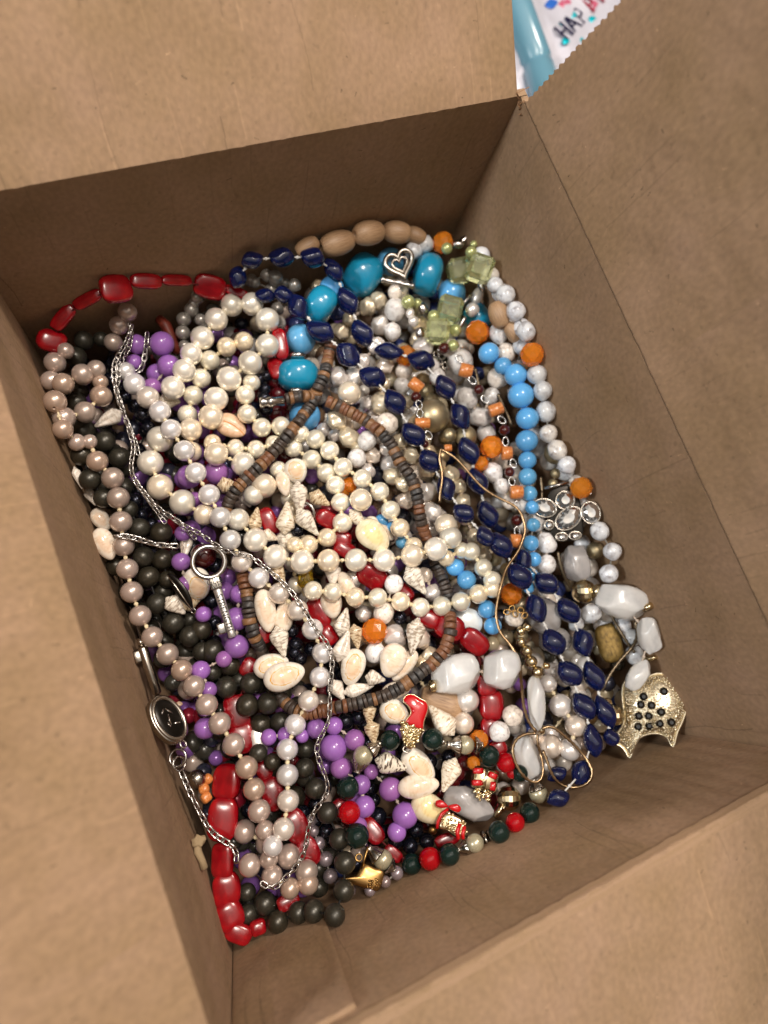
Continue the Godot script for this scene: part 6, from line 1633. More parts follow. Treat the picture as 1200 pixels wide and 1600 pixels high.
func traced_pieces() -> Array:
	return [
		["chunky", "teal_bead", "rondelle", "teal_bead", [[110.5,49.1,54.3], [0.33,0.54,0.61,-0.48], [7.8,10.2,10.2]]],
		["chunky", "teal_bead", "rondelle", "teal_bead", [[131.6,56.9,25.8], [-0.53,-0.32,-0.3,0.73], [7.2,9.7,9.7]]],
		["chunky", "teal_bead", "rondelle", "teal_bead", [[160.2,52.2,13.5], [-0.52,-0.33,-0.29,0.74], [9.4,11.4,11.4]]],
		["chunky", "teal_bead", "rondelle", "teal_bead", [[192.3,54.4,23.2], [-0.56,-0.26,-0.14,0.77], [7.3,11.2,11.2]]],
		["chunky", "teal_bead", "rondelle", "teal_bead", [[211,50.7,51], [-0.42,-0.47,-0.41,0.65], [7.4,6.7,6.7]]],
		["chunky", "spacer", "spacer", "silver", [[112.5,54.4,46.7], [0.33,0.54,0.61,-0.49], [1.5,4,4]]],
		["chunky", "spacer", "spacer", "silver", [[105.9,53.7,63.2], [0.33,0.54,0.61,-0.48], [1.4,3.6,3.6]]],
		["chunky", "spacer", "spacer", "silver", [[154.5,52.1,14.6], [-0.43,-0.43,-0.45,0.65], [1.6,4.2,4.2]]],
		["chunky", "spacer", "spacer", "silver", [[168.3,54,10], [-0.59,-0.16,-0.05,0.79], [1.5,3.6,3.6]]],
		["chunky", "spacer", "spacer", "silver", [[195.2,55,30], [-0.54,-0.31,-0.21,0.76], [1.6,4,4]]],
		["chunky", "spacer", "spacer", "silver", [[127,53.6,33.7], [-0.45,-0.43,-0.46,0.64], [1.3,2.8,2.8]]],
		["carol", "glass_bead", "glassball", "green_glass", [[87.5,59.5,226.4], [-0.72,-0.18,-0.1,0.67], [4.4,4.4,4.4]]],
		["carol", "glass_bead", "glassball", "green_glass", [[104.6,62.1,232.8], [-0.72,-0.19,-0.09,0.66], [4.7,4.7,4.7]]],
		["carol", "glass_bead", "glassball", "green_glass", [[126,60.3,249.6], [-0.73,-0.2,-0.07,0.66], [4.5,4.5,4.5]]],
		["carol", "glass_bead", "glassball", "red_glass", [[132,60.1,255.3], [-0.73,-0.2,-0.07,0.65], [4.3,4.3,4.3]]],
		["carol", "glass_bead", "glassball", "green_glass", [[135.7,60.8,261.5], [-0.73,-0.21,-0.07,0.65], [3.6,3.6,3.6]]],
		["carol", "glass_bead", "glassball", "green_glass", [[64.3,57.9,237.1], [-0.73,-0.17,-0.12,0.66], [4.7,4.7,4.7]]],
		["carol", "glass_bead", "glassball", "red_glass", [[61.4,57.7,246.3], [-0.73,-0.17,-0.12,0.65], [4.6,4.6,4.6]]],
		["carol", "glass_bead", "glassball", "green_glass", [[60.9,60.1,255.4], [-0.74,-0.17,-0.12,0.64], [4.9,4.9,4.9]]],
		["carol", "glass_bead", "glassball", "green_glass", [[78.3,55.3,276.5], [-0.75,-0.18,-0.11,0.63], [4.2,4.2,4.2]]],
		["carol", "glass_bead", "glassball", "red_glass", [[85.5,60.9,276.1], [-0.75,-0.18,-0.1,0.63], [4.5,4.5,4.5]]],
		["carol", "glass_bead", "glassball", "green_glass", [[92.8,66,276.3], [-0.75,-0.19,-0.09,0.63], [4.3,4.3,4.3]]],
		["carol", "glass_bead", "glassball", "green_glass", [[115.1,69.2,276.3], [-0.74,-0.2,-0.08,0.64], [4.4,4.4,4.4]]],
		["carol", "glass_bead", "glassball", "red_glass", [[123.6,67.3,276.5], [-0.74,-0.2,-0.07,0.64], [4,4,4]]],
		["carol", "glass_bead", "glassball", "green_glass", [[131.7,65.6,276.4], [-0.74,-0.21,-0.07,0.64], [4.2,4.2,4.2]]],
		["carol", "glass_bead", "glassball", "red_glass", [[132.8,59.6,260.4], [-0.73,-0.2,-0.07,0.65], [2.5,2.5,2.5]]],
		["carol", "pearl", "ball", "aged_pearl", [[117.4,61.1,240.9], [-0.72,-0.19,-0.08,0.66], [4,4,4]]],
		["carol", "pearl", "ball", "aged_pearl", [[74.6,58.7,227.7], [-0.72,-0.17,-0.11,0.66], [4.2,4.2,4.2]]],
		["carol", "pearl", "ball", "aged_pearl", [[67.9,54.4,270], [-0.74,-0.17,-0.11,0.64], [4.1,4.1,4.1]]],
		["carol", "pearl", "ball", "aged_pearl", [[104.5,66.2,276.8], [-0.74,-0.19,-0.09,0.63], [3.7,3.7,3.7]]],
		["carol", "pearl", "ball", "aged_pearl", [[140.9,58.6,273.3], [-0.74,-0.21,-0.06,0.64], [4.1,4.1,4.1]]],
		["carol", "bead_cap", "cap", "antique_silver", [[112.7,61,238.6], [-0.72,-0.19,-0.08,0.66], [3,4.1,4.1]]],
		["carol", "bead_cap", "cap", "antique_silver", [[71.5,58.2,231.4], [-0.69,0.27,0.28,0.61], [2.7,3.8,3.8]]],
		["carol", "bead_cap", "cap", "antique_silver", [[80.9,59.4,226.4], [0.04,0.74,0.67,-0.09], [2.7,3.5,3.5]]],
		["carol", "bead_cap", "cap", "antique_silver", [[65.2,54.8,265.4], [-0.63,-0.42,-0.33,0.56], [2.9,4,4]]],
		["carol", "bead_cap", "cap", "antique_silver", [[100.1,63.2,277.4], [-0.76,-0.07,0.01,0.64], [3.2,4,4]]],
		["carol", "bead_cap", "cap", "antique_silver", [[140.8,59.3,269.1], [0.47,0.6,0.43,-0.48], [2.5,3.7,3.7]]],
		["carol", "bead_cap", "cap", "antique_silver", [[123,62,243.2], [-0.2,0.72,0.66,0.08], [1.7,3.9,3.9]]],
		["carol", "bead_cap", "cap", "antique_silver", [[70,56.1,274], [-0.4,0.65,0.57,0.31], [1.6,3.7,3.7]]],
		["carol", "spacer", "spacer", "antique_silver", [[110.2,61.5,279.2], [-0.77,-0.05,0.04,0.64], [1.2,3.8,3.8]]],
		["carol", "spacer", "spacer", "antique_silver", [[112.5,61.6,279.4], [-0.77,-0.05,0.04,0.64], [.9,3.3,3.3]]],
		["carol", "spacer", "spacer", "antique_silver", [[82.9,59.6,225.8], [-0.74,0.01,0.06,0.67], [.8,1.6,1.6]]],
		["carol", "spacer", "spacer", "antique_silver", [[108.7,61,235.8], [-0.72,-0.19,-0.09,0.66], [.8,1.4,1.4]]],
		["carol", "spacer", "spacer", "antique_silver", [[141,57.9,276.7], [0.47,0.6,0.43,-0.48], [.7,3.4,3.4]]],
		["disco", "faceted_bead", "disco", "gold", [[202.2,55.3,201], [-0.68,-0.23,-0.04,0.69], [5.9,5.9,5.9]]],
		["disco", "faceted_bead", "disco", "gold", [[127.9,57.5,269.8], [-0.74,-0.2,-0.07,0.64], [5.3,5.3,5.3]]],
		["disco", "faceted_bead", "disco", "gold", [[191.3,56.5,258.7], [-0.72,-0.23,-0.04,0.66], [3.9,4.5,4.5]]],
		["disco", "spacer_ring", "spacer", "gold", [[218,75.5,216.8], [-0.46,-0.57,-0.38,0.57], [1.5,3.2,3.2]]],
		["disco", "spacer_ring", "spacer", "gold", [[218.6,59.9,241.4], [0.39,0.64,0.44,-0.5], [1.2,4.9,4.9]]],
		["disco", "spacer_ring", "spacer", "gold", [[139.2,58.2,215.9], [-0.7,-0.2,-0.07,0.68], [1.7,4.3,4.3]]],
		["disco", "spacer_ring", "spacer", "gold", [[122.2,56.8,272.2], [-0.67,-0.38,-0.23,0.6], [1.3,4.5,4.5]]],
		["disco", "spacer_ring", "spacer", "gold", [[124.7,57,271.6], [-0.66,-0.38,-0.23,0.6], [1,4.2,4.2]]],
		["disco", "spacer_ring", "spacer", "gold", [[113.3,61.6,212.5], [-0.71,-0.19,-0.08,0.68], [1.7,2.8,2.8]]],
		["disco", "spacer_ring", "spacer", "gold", [[152.7,61,248.9], [-0.72,-0.21,-0.06,0.66], [1.4,2.3,2.3]]],
		["lime", "crystal", "cube", "lime_crystal", [[193.7,58.8,46.3], [-0.57,-0.27,-0.14,0.76], [6.1,6.1,6.1]]],
		["lime", "crystal", "cube", "lime_crystal", [[208.5,76.2,37.6], [-0.55,-0.3,-0.16,0.76], [5.9,5.9,5.9]]],
		["lime", "crystal", "cube", "lime_crystal", [[207.2,59.6,28.1], [-0.6,-0.14,0.03,0.78], [5.9,5.9,5.9]]],
		["lime", "crystal", "cube", "lime_crystal", [[182.3,59.7,56], [-0.6,-0.21,-0.08,0.77], [5.7,5.7,5.7]]],
		["lime", "seed_bead", "ball", "lime_pearl", [[202.1,66,17.6], [-0.58,-0.19,-0.04,0.79], [2.9,2.9,2.9]]],
		["lime", "seed_bead", "ball", "lime_pearl", [[209.5,73.3,26.5], [-0.58,-0.2,-0.03,0.79], [2.9,2.9,2.9]]],
		["lime", "seed_bead", "ball", "lime_pearl", [[184.8,58,47.1], [-0.6,-0.19,-0.04,0.77], [3.2,3.2,3.2]]],
		["lime", "seed_bead", "ball", "lime_pearl", [[192.5,58.6,57.6], [-0.61,-0.19,-0.04,0.77], [3.2,3.2,3.2]]],
		["lime", "seed_bead", "ball", "lime_pearl", [[186.5,61.4,66], [-0.61,-0.19,-0.04,0.77], [2.9,2.9,2.9]]],
		["lime", "seed_bead", "ball", "lime_pearl", [[173.8,60.3,37.4], [-0.6,-0.18,-0.05,0.78], [3.5,3.5,3.5]]],
		["lime", "seed_bead", "ball", "lime_pearl", [[179.5,57.2,37.9], [-0.6,-0.18,-0.05,0.78], [2.6,2.6,2.6]]],
		["lime", "seed_bead", "ball", "lime_pearl", [[217.9,64.5,18.2], [-0.58,-0.2,-0.03,0.79], [2,2,2]]],
		["lime", "drop_bead", "ball", "white_pearl", [[212.6,56.5,42.3], [0.18,0.61,0.66,-0.41], [5,3,3]]],
		["lime", "drop_bead", "ball", "white_pearl", [[205.4,59.1,49.7], [0.23,0.59,0.62,-0.47], [3.6,3.6,3.6]]],
		["lime", "drop_bead", "ball", "white_pearl", [[173.6,57.6,42.3], [-0.3,-0.55,-0.59,0.51], [2.9,2.2,2.2]]],
		["lime", "drop_bead", "ball", "white_pearl", [[173.4,58,46.9], [-0.43,-0.46,-0.43,0.65], [2.9,2.6,2.6]]],
		["lime", "silver_bit", "spacer", "silver", [[210.5,63.2,15.5], [-0.58,-0.19,-0.03,0.79], [2.9,2.3,2.3]]],
		["lime", "silver_bit", "spacer", "silver", [[218.2,56.4,10.4], [-0.61,0.01,0.23,0.75], [3.4,2,2]]],
		["lime", "silver_bit", "spacer", "silver", [[211.1,66.8,41.8], [-0.37,-0.5,-0.47,0.62], [2.9,1.6,1.6]]],
		["lime", "silver_bit", "spacer", "silver", [[206.2,57,42.7], [-0.63,0.04,0.26,0.73], [3.6,1.3,1.3]]],
		["lime", "silver_bit", "spacer", "silver", [[197.7,58.2,54.4], [-0.62,0.13,0.35,0.69], [3.2,1.3,1.3]]],
		["lime", "silver_bit", "spacer", "silver", [[181.2,57.5,41.5], [-0.43,-0.46,-0.43,0.65], [2.6,2.3,2.3]]],
		["lime", "silver_bit", "spacer", "silver", [[173.9,58.6,53.8], [-0.35,-0.53,-0.54,0.56], [2.5,2.2,2.2]]],
		["lime", "silver_bit", "spacer", "silver", [[181.3,58,65.6], [-0.59,-0.24,-0.11,0.76], [2.2,1.3,1.3]]],
		["carnelian", "tube_bead", "tube", "carnelian", [[188,60.6,79.9], [-0.59,-0.28,-0.14,0.75], [3.2,3.5,3.5]]],
		["carnelian", "tube_bead", "tube", "carnelian", [[194.2,61.4,103.5], [-0.66,-0.1,0.09,0.74], [3.5,3.1,3.1]]],
		["carnelian", "tube_bead", "tube", "carnelian", [[189.8,62.5,125.9], [-0.64,-0.21,-0.04,0.73], [2.5,3.4,3.4]]],
		["carnelian", "tube_bead", "tube", "carnelian", [[186,63.2,145.4], [-0.65,-0.21,-0.04,0.72], [3.1,3.4,3.4]]],
		["carnelian", "tube_bead", "tube", "carnelian", [[160.3,61.2,79.9], [-0.52,-0.38,-0.31,0.69], [3.4,3.1,3.1]]],
		["carnelian", "tube_bead", "tube", "carnelian", [[155.4,62.4,99], [-0.63,-0.18,-0.06,0.75], [3.6,2.7,2.7]]],
		["carnelian", "tube_bead", "tube", "carnelian", [[175.5,64,166.8], [-0.67,-0.21,-0.05,0.71], [2.7,3.3,3.3]]],
		["carnelian", "tube_bead", "tube", "carnelian", [[162.3,63.1,114.5], [-0.64,-0.19,-0.05,0.74], [1.8,1.8,1.8]]],
		["carnelian", "garnet_bead", "ball", "garnet", [[190,61.1,91.3], [-0.62,-0.2,-0.04,0.75], [2.5,2.5,2.5]]],
		["carnelian", "garnet_bead", "ball", "garnet", [[193.8,61.9,114.7], [-0.64,-0.21,-0.04,0.74], [2.7,2.7,2.7]]],
		["carnelian", "garnet_bead", "ball", "garnet", [[186.9,62.9,135.2], [-0.65,-0.21,-0.04,0.73], [2.5,2.5,2.5]]],
		["carnelian", "garnet_bead", "ball", "garnet", [[157.8,61.6,85.5], [-0.63,-0.18,-0.06,0.76], [2.6,2.6,2.6]]],
		["carnelian", "garnet_bead", "ball", "garnet", [[180.4,63.7,158.1], [-0.66,-0.21,-0.05,0.72], [2.7,2.7,2.7]]],
		["carnelian", "garnet_bead", "ball", "garnet", [[181.6,61.1,65.9], [-0.61,-0.19,-0.05,0.77], [2.8,2.8,2.8]]],
		["carnelian", "garnet_bead", "ball", "garnet", [[152.4,62.9,109.2], [-0.64,-0.18,-0.06,0.74], [1.8,1.8,1.8]]],
		["carnelian", "wire_loop", "loop", "bright_silver", [[188.7,61.4,85.8], [-0.48,-0.44,-0.36,0.67], [2.2,1.4,1.4]]],
		["carnelian", "wire_loop", "loop", "bright_silver", [[190.8,61.9,97.1], [-0.52,-0.41,-0.3,0.69], [2.2,1.4,1.4]]],
		["carnelian", "wire_loop", "loop", "bright_silver", [[194.5,62.1,109.5], [-0.52,-0.42,-0.29,0.68], [2.2,1.4,1.4]]],
		["carnelian", "wire_loop", "loop", "bright_silver", [[191.5,62.7,120.4], [0.3,0.6,0.55,-0.49], [2.2,1.4,1.4]]],
		["carnelian", "wire_loop", "loop", "bright_silver", [[185.9,63.6,139.8], [-0.36,-0.58,-0.5,0.52], [2.1,1.4,1.4]]],
		["carnelian", "wire_loop", "loop", "bright_silver", [[187.3,60.8,73], [-0.43,-0.48,-0.42,0.64], [2.2,1.4,1.4]]],
		["carnelian", "wire_loop", "loop", "bright_silver", [[157.5,62.3,89.8], [-0.41,-0.51,-0.48,0.58], [2.1,1.4,1.4]]],
		["carnelian", "wire_loop", "loop", "bright_silver", [[156,62.6,94.2], [0.31,0.58,0.58,-0.49], [2.1,1.4,1.4]]],
		["carnelian", "wire_loop", "loop", "bright_silver", [[183.2,64,151.6], [0.31,0.62,0.54,-0.47], [2.1,1.4,1.4]]],
		["carnelian", "wire_loop", "loop", "bright_silver", [[177.9,64.4,162.8], [0.31,0.63,0.54,-0.47], [2.1,1.3,1.3]]],
		["carnelian", "wire_loop", "loop", "bright_silver", [[155.7,63.2,105.7], [-0.46,-0.48,-0.43,0.62], [2.1,1.4,1.4]]],
		["carnelian", "wire_loop", "loop", "bright_silver", [[190.5,63.1,131.8], [-0.4,-0.55,-0.46,0.57], [2.2,1.4,1.4]]],
	]

func traced_lines() -> Array:
	return [
		{"name": "wooden_disc_necklace", "label": "loop of small brown and charcoal wooden discs with a silver clasp, crossing over the pearls", "group": "wooden disc necklaces", "kind": "heishi", "look": "wood", "half": 2.89, "pitch": 2, "gauge": 0.4, "runs": [
			[[99.4,54.4,65.9,0], [102.4,54.6,66.2,0], [105.4,54.7,66.7,0], [108.2,55.3,67.6,0], [111.4,53.8,68.2,0], [114.5,52.8,69.2,0]],
			[[115.5,62.6,75,1], [117.7,62.5,77,1], [119.8,62.5,79.1,1], [121.8,62.8,81.3,1], [123.8,63.1,83.5,1], [125.8,63.2,85.7,1], [127.7,63.3,88,1], [129.5,63.3,90.3,1], [131.2,63.4,92.8,1], [132.6,64.2,95.5,1], [134,64.4,98.1,0], [135.1,64.1,100.8,0], [135.9,63.9,103.7,0], [136.6,63.5,106.5,0], [137,63.3,109.5,0], [137.2,63.7,112.6,0], [137.6,64.1,115.6,0], [138.1,64.5,118.6,0], [138.8,64.5,121.5,0], [139.4,64.1,124.3,0], [139.4,63.9,127.2,0], [139,63.8,130.2,0], [138.6,63.4,133.1,1], [138.1,62.9,135.9,1], [137.5,62.4,138.8,1], [137.1,61.6,141.6,1], [137,60.2,144.4,1], [137.2,58.5,147.2,1], [137.4,57.6,150.1,1], [137.4,57.3,153.1,0], [137.6,56.7,156,0], [137.7,56.3,159,0], [137.7,56.1,161.9,0], [137.7,56,164.9,0], [137.6,56.1,167.9,0], [137.2,57.2,170.9,0], [137,57.7,173.8,0], [136.9,57.3,176.7,0], [136.7,57.1,179.6,0], [136.1,57,182.5,0], [134.8,58.6,185.2,0], [132.5,62.4,187.7,1], [130.8,64.1,190.2,1], [129.5,64.3,192.8,1], [128.1,64.1,195.2,1], [126.5,63.9,197.4,1], [124.4,63.8,199.3,1], [122.1,63.6,200.8,1], [119.6,63.1,202.1,1], [117.1,62.6,203.2,1], [114.5,62.4,204.2,0], [111.6,62.7,204.9,0], [108.8,63,205.5,0], [106.1,62.8,206.2,0], [103.4,62.2,206.8,0], [100.7,62,207.4,0], [97.9,62.1,207.7,0], [95.2,61.8,208,0], [92.5,61.3,208.2,0], [89.8,61,208,0], [87.1,60.6,207.6,0], [84.4,60.1,207.2,0], [81.7,59.7,206.9,0], [79.1,59.2,206.6,0], [76.5,58.6,206.2,1], [73.8,58.3,205.6,1], [71.2,57.5,205.1,1], [68.6,56.3,204.8,1], [66,55.5,204.5,1], [63.3,55.2,204.1,1], [60.8,54.4,203.6,1], [58.4,53.9,202.5,1], [56.3,54.5,200.8,1], [54.5,53,198.9,1], [53,51.2,196.8,1], [51.8,49.6,194.5,0], [51,48.9,192,0], [50.6,48.9,189.3,0], [50.5,48.7,186.6,0], [50.4,48.6,183.8,0], [50.3,48.4,181,0], [50.2,48.2,178.3,0], [50.2,48.8,175.5,0], [50.2,49.2,172.7,0], [50.2,49.9,169.9,0], [49.9,52.2,167.2,0], [49.5,53.7,164.5,0], [49.4,54.2,161.8,0], [49.6,54.3,159,0], [50,54.6,156.3,0], [50.6,54.9,153.6,0], [51.3,54.8,150.9,0], [52,54.2,148.2,1], [52.5,54,145.4,1], [52.9,54.3,142.6,1], [53.3,53.4,139.7,1], [53.6,51,136.6,0], [53.8,50.5,133.6,0], [54,50.4,130.7,0], [54,49.3,127.7,0], [54,49.1,124.7,0], [54,49.5,121.9,0], [54,49.9,119,0], [54.2,50.1,116.1,0], [54.6,49.8,113.1,0], [55.1,50.1,110.4,0], [56.1,50.8,107.8,0], [57.6,51.4,105.4,0], [59.4,52.2,103.4,0], [61.4,53.5,101.6,0], [63.6,54.4,100,1], [66,54.8,98.5,1], [68.5,54.9,97.1,1], [71.2,55.3,95.9,1], [73.8,55.7,94.8,0], [76.5,55.9,93.6,1], [79.2,55.4,92.1,1], [81.9,55,90.5,1], [84.4,55.7,89.2,1], [87.1,55.3,87.5,0], [89.8,55,85.9,0], [92.4,55.9,84.5,0], [95,55.6,82.7,0], [97.6,55.5,80.9,0], [100.1,56,79.3,0], [103.1,54.4,76.9,0], [106,53.2,74.8,0], [108.6,53.3,72.9,0], [111,53.5,70.8,0], [113.5,52.4,68.1,0], [115,55.1,66.5,0], [117.1,55.9,64.3,0], [119.1,56.6,62.2,0], [121.4,56.3,59.5,0], [123.6,55.3,56.4,1], [125.7,54,53,1], [127.7,53.1,49.6,1], [129.2,53.8,47,1], [130.7,55.1,44.7,0]]]},
		{"name": "silver_chain", "label": "long silver link chain running over the white pearls from far corner to near corner", "group": "silver chains", "kind": "links", "look": "silver", "half": 1.64, "pitch": 2.5, "gauge": 0.32, "runs": [
			[[44.8,55.3,11.7], [43.5,54.5,13.5], [42.2,54,15.3], [40.7,53.7,17.3], [39.1,53.6,19.1], [37.4,53.8,21], [35.6,54.3,22.9], [34,54.9,24.9], [32.5,55.2,27], [31.4,55.1,29], [30.6,54.7,31.2], [29.9,54.4,33.4], [29.4,54.1,35.7], [29.1,54,38], [28.9,53.9,40.4], [28.9,53.8,42.8], [28.9,53.8,45.2], [28.9,53.8,47.6], [28.8,53.9,50], [28.7,54,52.5], [28.7,54.1,54.9], [28.6,54.2,57.3], [28.5,54.3,59.8], [28.5,54.4,62.2], [28.3,54.4,64.6], [28,54.5,66.9], [27.3,54.6,69.1], [26.3,54.6,71.2], [25.3,54.7,73.3], [24.4,54.9,75.5], [23.9,55.2,77.8], [23.8,55.6,80.2], [24.1,55.9,82.6], [24.6,55.9,84.8], [25.3,55.9,86.9], [26,55.9,89.1], [26.7,56,91.2], [27.4,56.2,93.4], [28.3,56.3,95.5], [29.4,56.5,97.5], [30.5,56.7,99.4], [31.7,57,101.3], [33,57.3,103.2], [34.3,57.7,105.1], [35.6,57.9,106.9], [37,58.1,108.6], [38.4,58.4,110.4], [39.9,58.7,112], [41.3,59,113.7], [42.7,59.3,115.5], [43.9,59.6,117.3], [45.1,59.9,119.2], [46.3,60.2,121.1], [47.5,60.6,123], [48.9,60.9,124.7], [50.4,61.4,126.3], [52.1,61.9,127.7], [53.9,62.5,128.9], [55.7,62.9,130], [57.5,63,131.2], [59.1,63.1,132.6], [60.4,63.1,134.4], [61.5,63.2,136.2], [62.6,63.3,138.1], [63.8,63.4,140], [64.8,63.6,141.9], [65.9,63.7,143.9], [66.9,63.9,145.8], [67.8,64.1,147.8], [68.7,64.2,149.9], [69.5,64.4,151.9], [70.2,64.5,154], [70.8,64.7,156.1], [71.3,64.9,158.2], [71.9,65.1,160.4], [72.3,65.1,162.5], [72.7,65.1,164.7], [73,65.2,166.8], [73.5,65.3,168.9], [74,65.4,171], [74.6,65.4,173.1], [75.3,65.3,175.2], [75.9,65.3,177.3], [76.3,65.3,179.3], [76.5,65.3,181.4], [76.3,65.2,183.5], [75.8,65.1,185.6], [75.1,65,187.5], [74.2,64.8,189.4], [73.3,64.7,191.3], [72.3,64.5,193.2], [71.5,64.4,195.1], [70.6,64.3,197], [69.8,64.1,198.9], [69.1,64,200.9], [68.4,63.9,202.8], [67.6,63.8,204.7], [66.7,63.6,206.6], [65.7,63.4,208.3], [64.4,63.2,209.8], [62.9,63,211.2], [61.4,62.7,212.5], [59.8,62.5,213.8], [58.5,62.2,215.2], [57.5,62.1,216.9], [56.9,61.9,218.7], [56.8,61.9,220.7], [56.8,61.8,222.8], [56.9,61.7,224.9], [57,61.7,226.9], [57,61.6,229], [56.8,61.5,231], [56.4,61.4,232.8], [55.5,61.2,234.5], [54.1,61,235.8], [52.5,60.7,236.9], [50.8,60.4,237.9], [49.1,60.1,238.9], [47.6,59.8,240.1], [46.2,59.6,241.4], [45,59.4,242.9], [43.9,59.2,244.6], [42.9,59,246.2], [42,58.9,247.9], [41,58.7,249.6], [40,58.5,251.2], [38.9,58.4,252.7], [37.5,58.2,254], [36,58,255.2], [34.4,57.8,256.2], [32.7,57.6,257.1], [31,57.5,257.8], [29.2,57.4,258.5], [27.5,57.3,259.2], [25.7,57.4,259.8], [24.1,57.3,260], [22.6,57.2,259.6], [21.2,56.9,258.5], [20,56.5,257], [18.9,56.1,255.4]]]},
		{"name": "silver_chain", "label": "second silver chain with finer links, twisted alongside the first by the taupe pearls", "group": "silver chains", "kind": "links", "look": "silver", "half": 1.72, "pitch": 2.3, "gauge": 0.31, "runs": [
			[[44,53.2,9.3], [43.8,52,11.2], [43.3,51.2,13.3], [42.5,50.7,15.5], [41.4,50.5,17.7], [40.1,50.6,19.9], [38.5,51,22], [36.8,51.6,24], [35,52.5,26.1], [33.6,52.8,28.2], [32.7,52.6,30.3], [32,52.2,32.4], [31.2,51.5,34.3], [30,51,36.1], [28.8,50.8,38], [28.2,50.7,40.1], [28.2,50.6,42.4], [28.4,50.5,44.7], [28.6,50.6,47.1], [28.8,50.6,49.6], [28.8,50.7,52.1], [28.9,50.8,54.5], [29,50.9,57], [29.1,51.1,59.4], [29.3,51.2,61.9], [29.4,51.4,64.3], [29.2,51.6,66.8], [28.9,51.8,69.2], [28.4,51.8,71.5]],
			[[23.6,53.1,82.1], [24.3,52.8,84.2], [25,52.7,86.3], [25.8,52.8,88.5], [26.4,52.9,90.8], [27,53,93], [27.6,53.2,95.3], [28.2,53.4,97.6], [28.7,53.5,99.8], [29.3,53.5,102], [30.1,53.3,104.1], [31.1,53,106]],
			[[34.8,54.6,105.6], [36,54.2,107.6], [37.2,53.6,109.6], [38.3,52.2,111.5], [39.3,50,113.1], [39.8,51.1,114.4], [39.7,51.3,113.9], [39.2,51,112.1]]]},
		{"name": "silver_chain", "label": "short piece of bright silver chain lying across the taupe pearls", "group": "silver chains", "kind": "links", "look": "silver", "half": 1.65, "pitch": 2.6, "gauge": 0.5, "runs": [
			[[9,55.1,103.4], [11.1,54.9,104], [13.1,54.7,104.8], [15,54.5,105.8], [16.8,54.4,107.1], [18.6,54.4,108.4], [20.4,54.5,109.8], [22.1,54.7,111.2], [24,54.8,112.5], [26,55,113.6], [28,55.1,114.5], [30.1,55.2,115.4], [32.2,55.1,116.1]]]},
		{"name": "silver_chain", "label": "silver chain hanging from the oval pendant down across the red tablets", "group": "silver chains", "kind": "links", "look": "silver", "half": 1.55, "pitch": 2.7, "gauge": 0.42, "runs": [
			[[3.8,51.1,204.9], [4,51.3,207], [4.2,51.5,209.1], [4.4,51.6,211.1], [4.6,51.7,213.2], [4.8,51.9,215.3], [5,52,217.3], [5.3,52.1,219.4], [5.6,52.2,221.4], [5.9,52.4,223.4], [6.3,52.5,225.4], [6.7,52.7,227.5], [7.2,52.9,229.4], [7.9,53,231.3], [8.8,53.2,233.2], [10,53.3,234.9], [11.3,53.5,236.5], [12.5,53.6,238.2], [13.6,53.8,239.9], [14.1,54,241.7], [14,54.2,243.4], [13.3,54.5,245], [12.4,54.9,246.5]]]},
		{"name": "silver_chain", "label": "thin chain with oval hoops dropping beside the purple beads at the far end", "group": "silver chains", "kind": "links", "look": "silver", "half": 1.5, "pitch": 2.6, "gauge": 0.4, "runs": [
			[[50.3,49.2,14], [49.3,48.4,16.2], [48.2,47.9,18.5], [47.1,47,20.7], [46,46.1,22.8], [44.8,45.4,25], [43.5,44.7,27], [41.9,44.2,28.5], [39.9,44,29], [37.8,44.1,28.7]]]},
		{"name": "gold_snake_chain", "label": "flat gold snake chain coiling over the navy beads", "group": "gold snake chains", "kind": "snake", "look": "gold_chain", "half": 1.17, "pitch": 2, "gauge": 0.4, "runs": [
			[[155.9,71.4,115.2], [154.5,70.7,117.1], [153.5,70.3,119.3], [153,69.9,121.7], [152.6,69.7,124.2], [151.9,69.6,126.7], [150.8,69.5,129.1], [149.5,69.4,131.4], [148.3,68.9,133.6], [147.3,68.3,135.9], [146.4,67.7,138.2]],
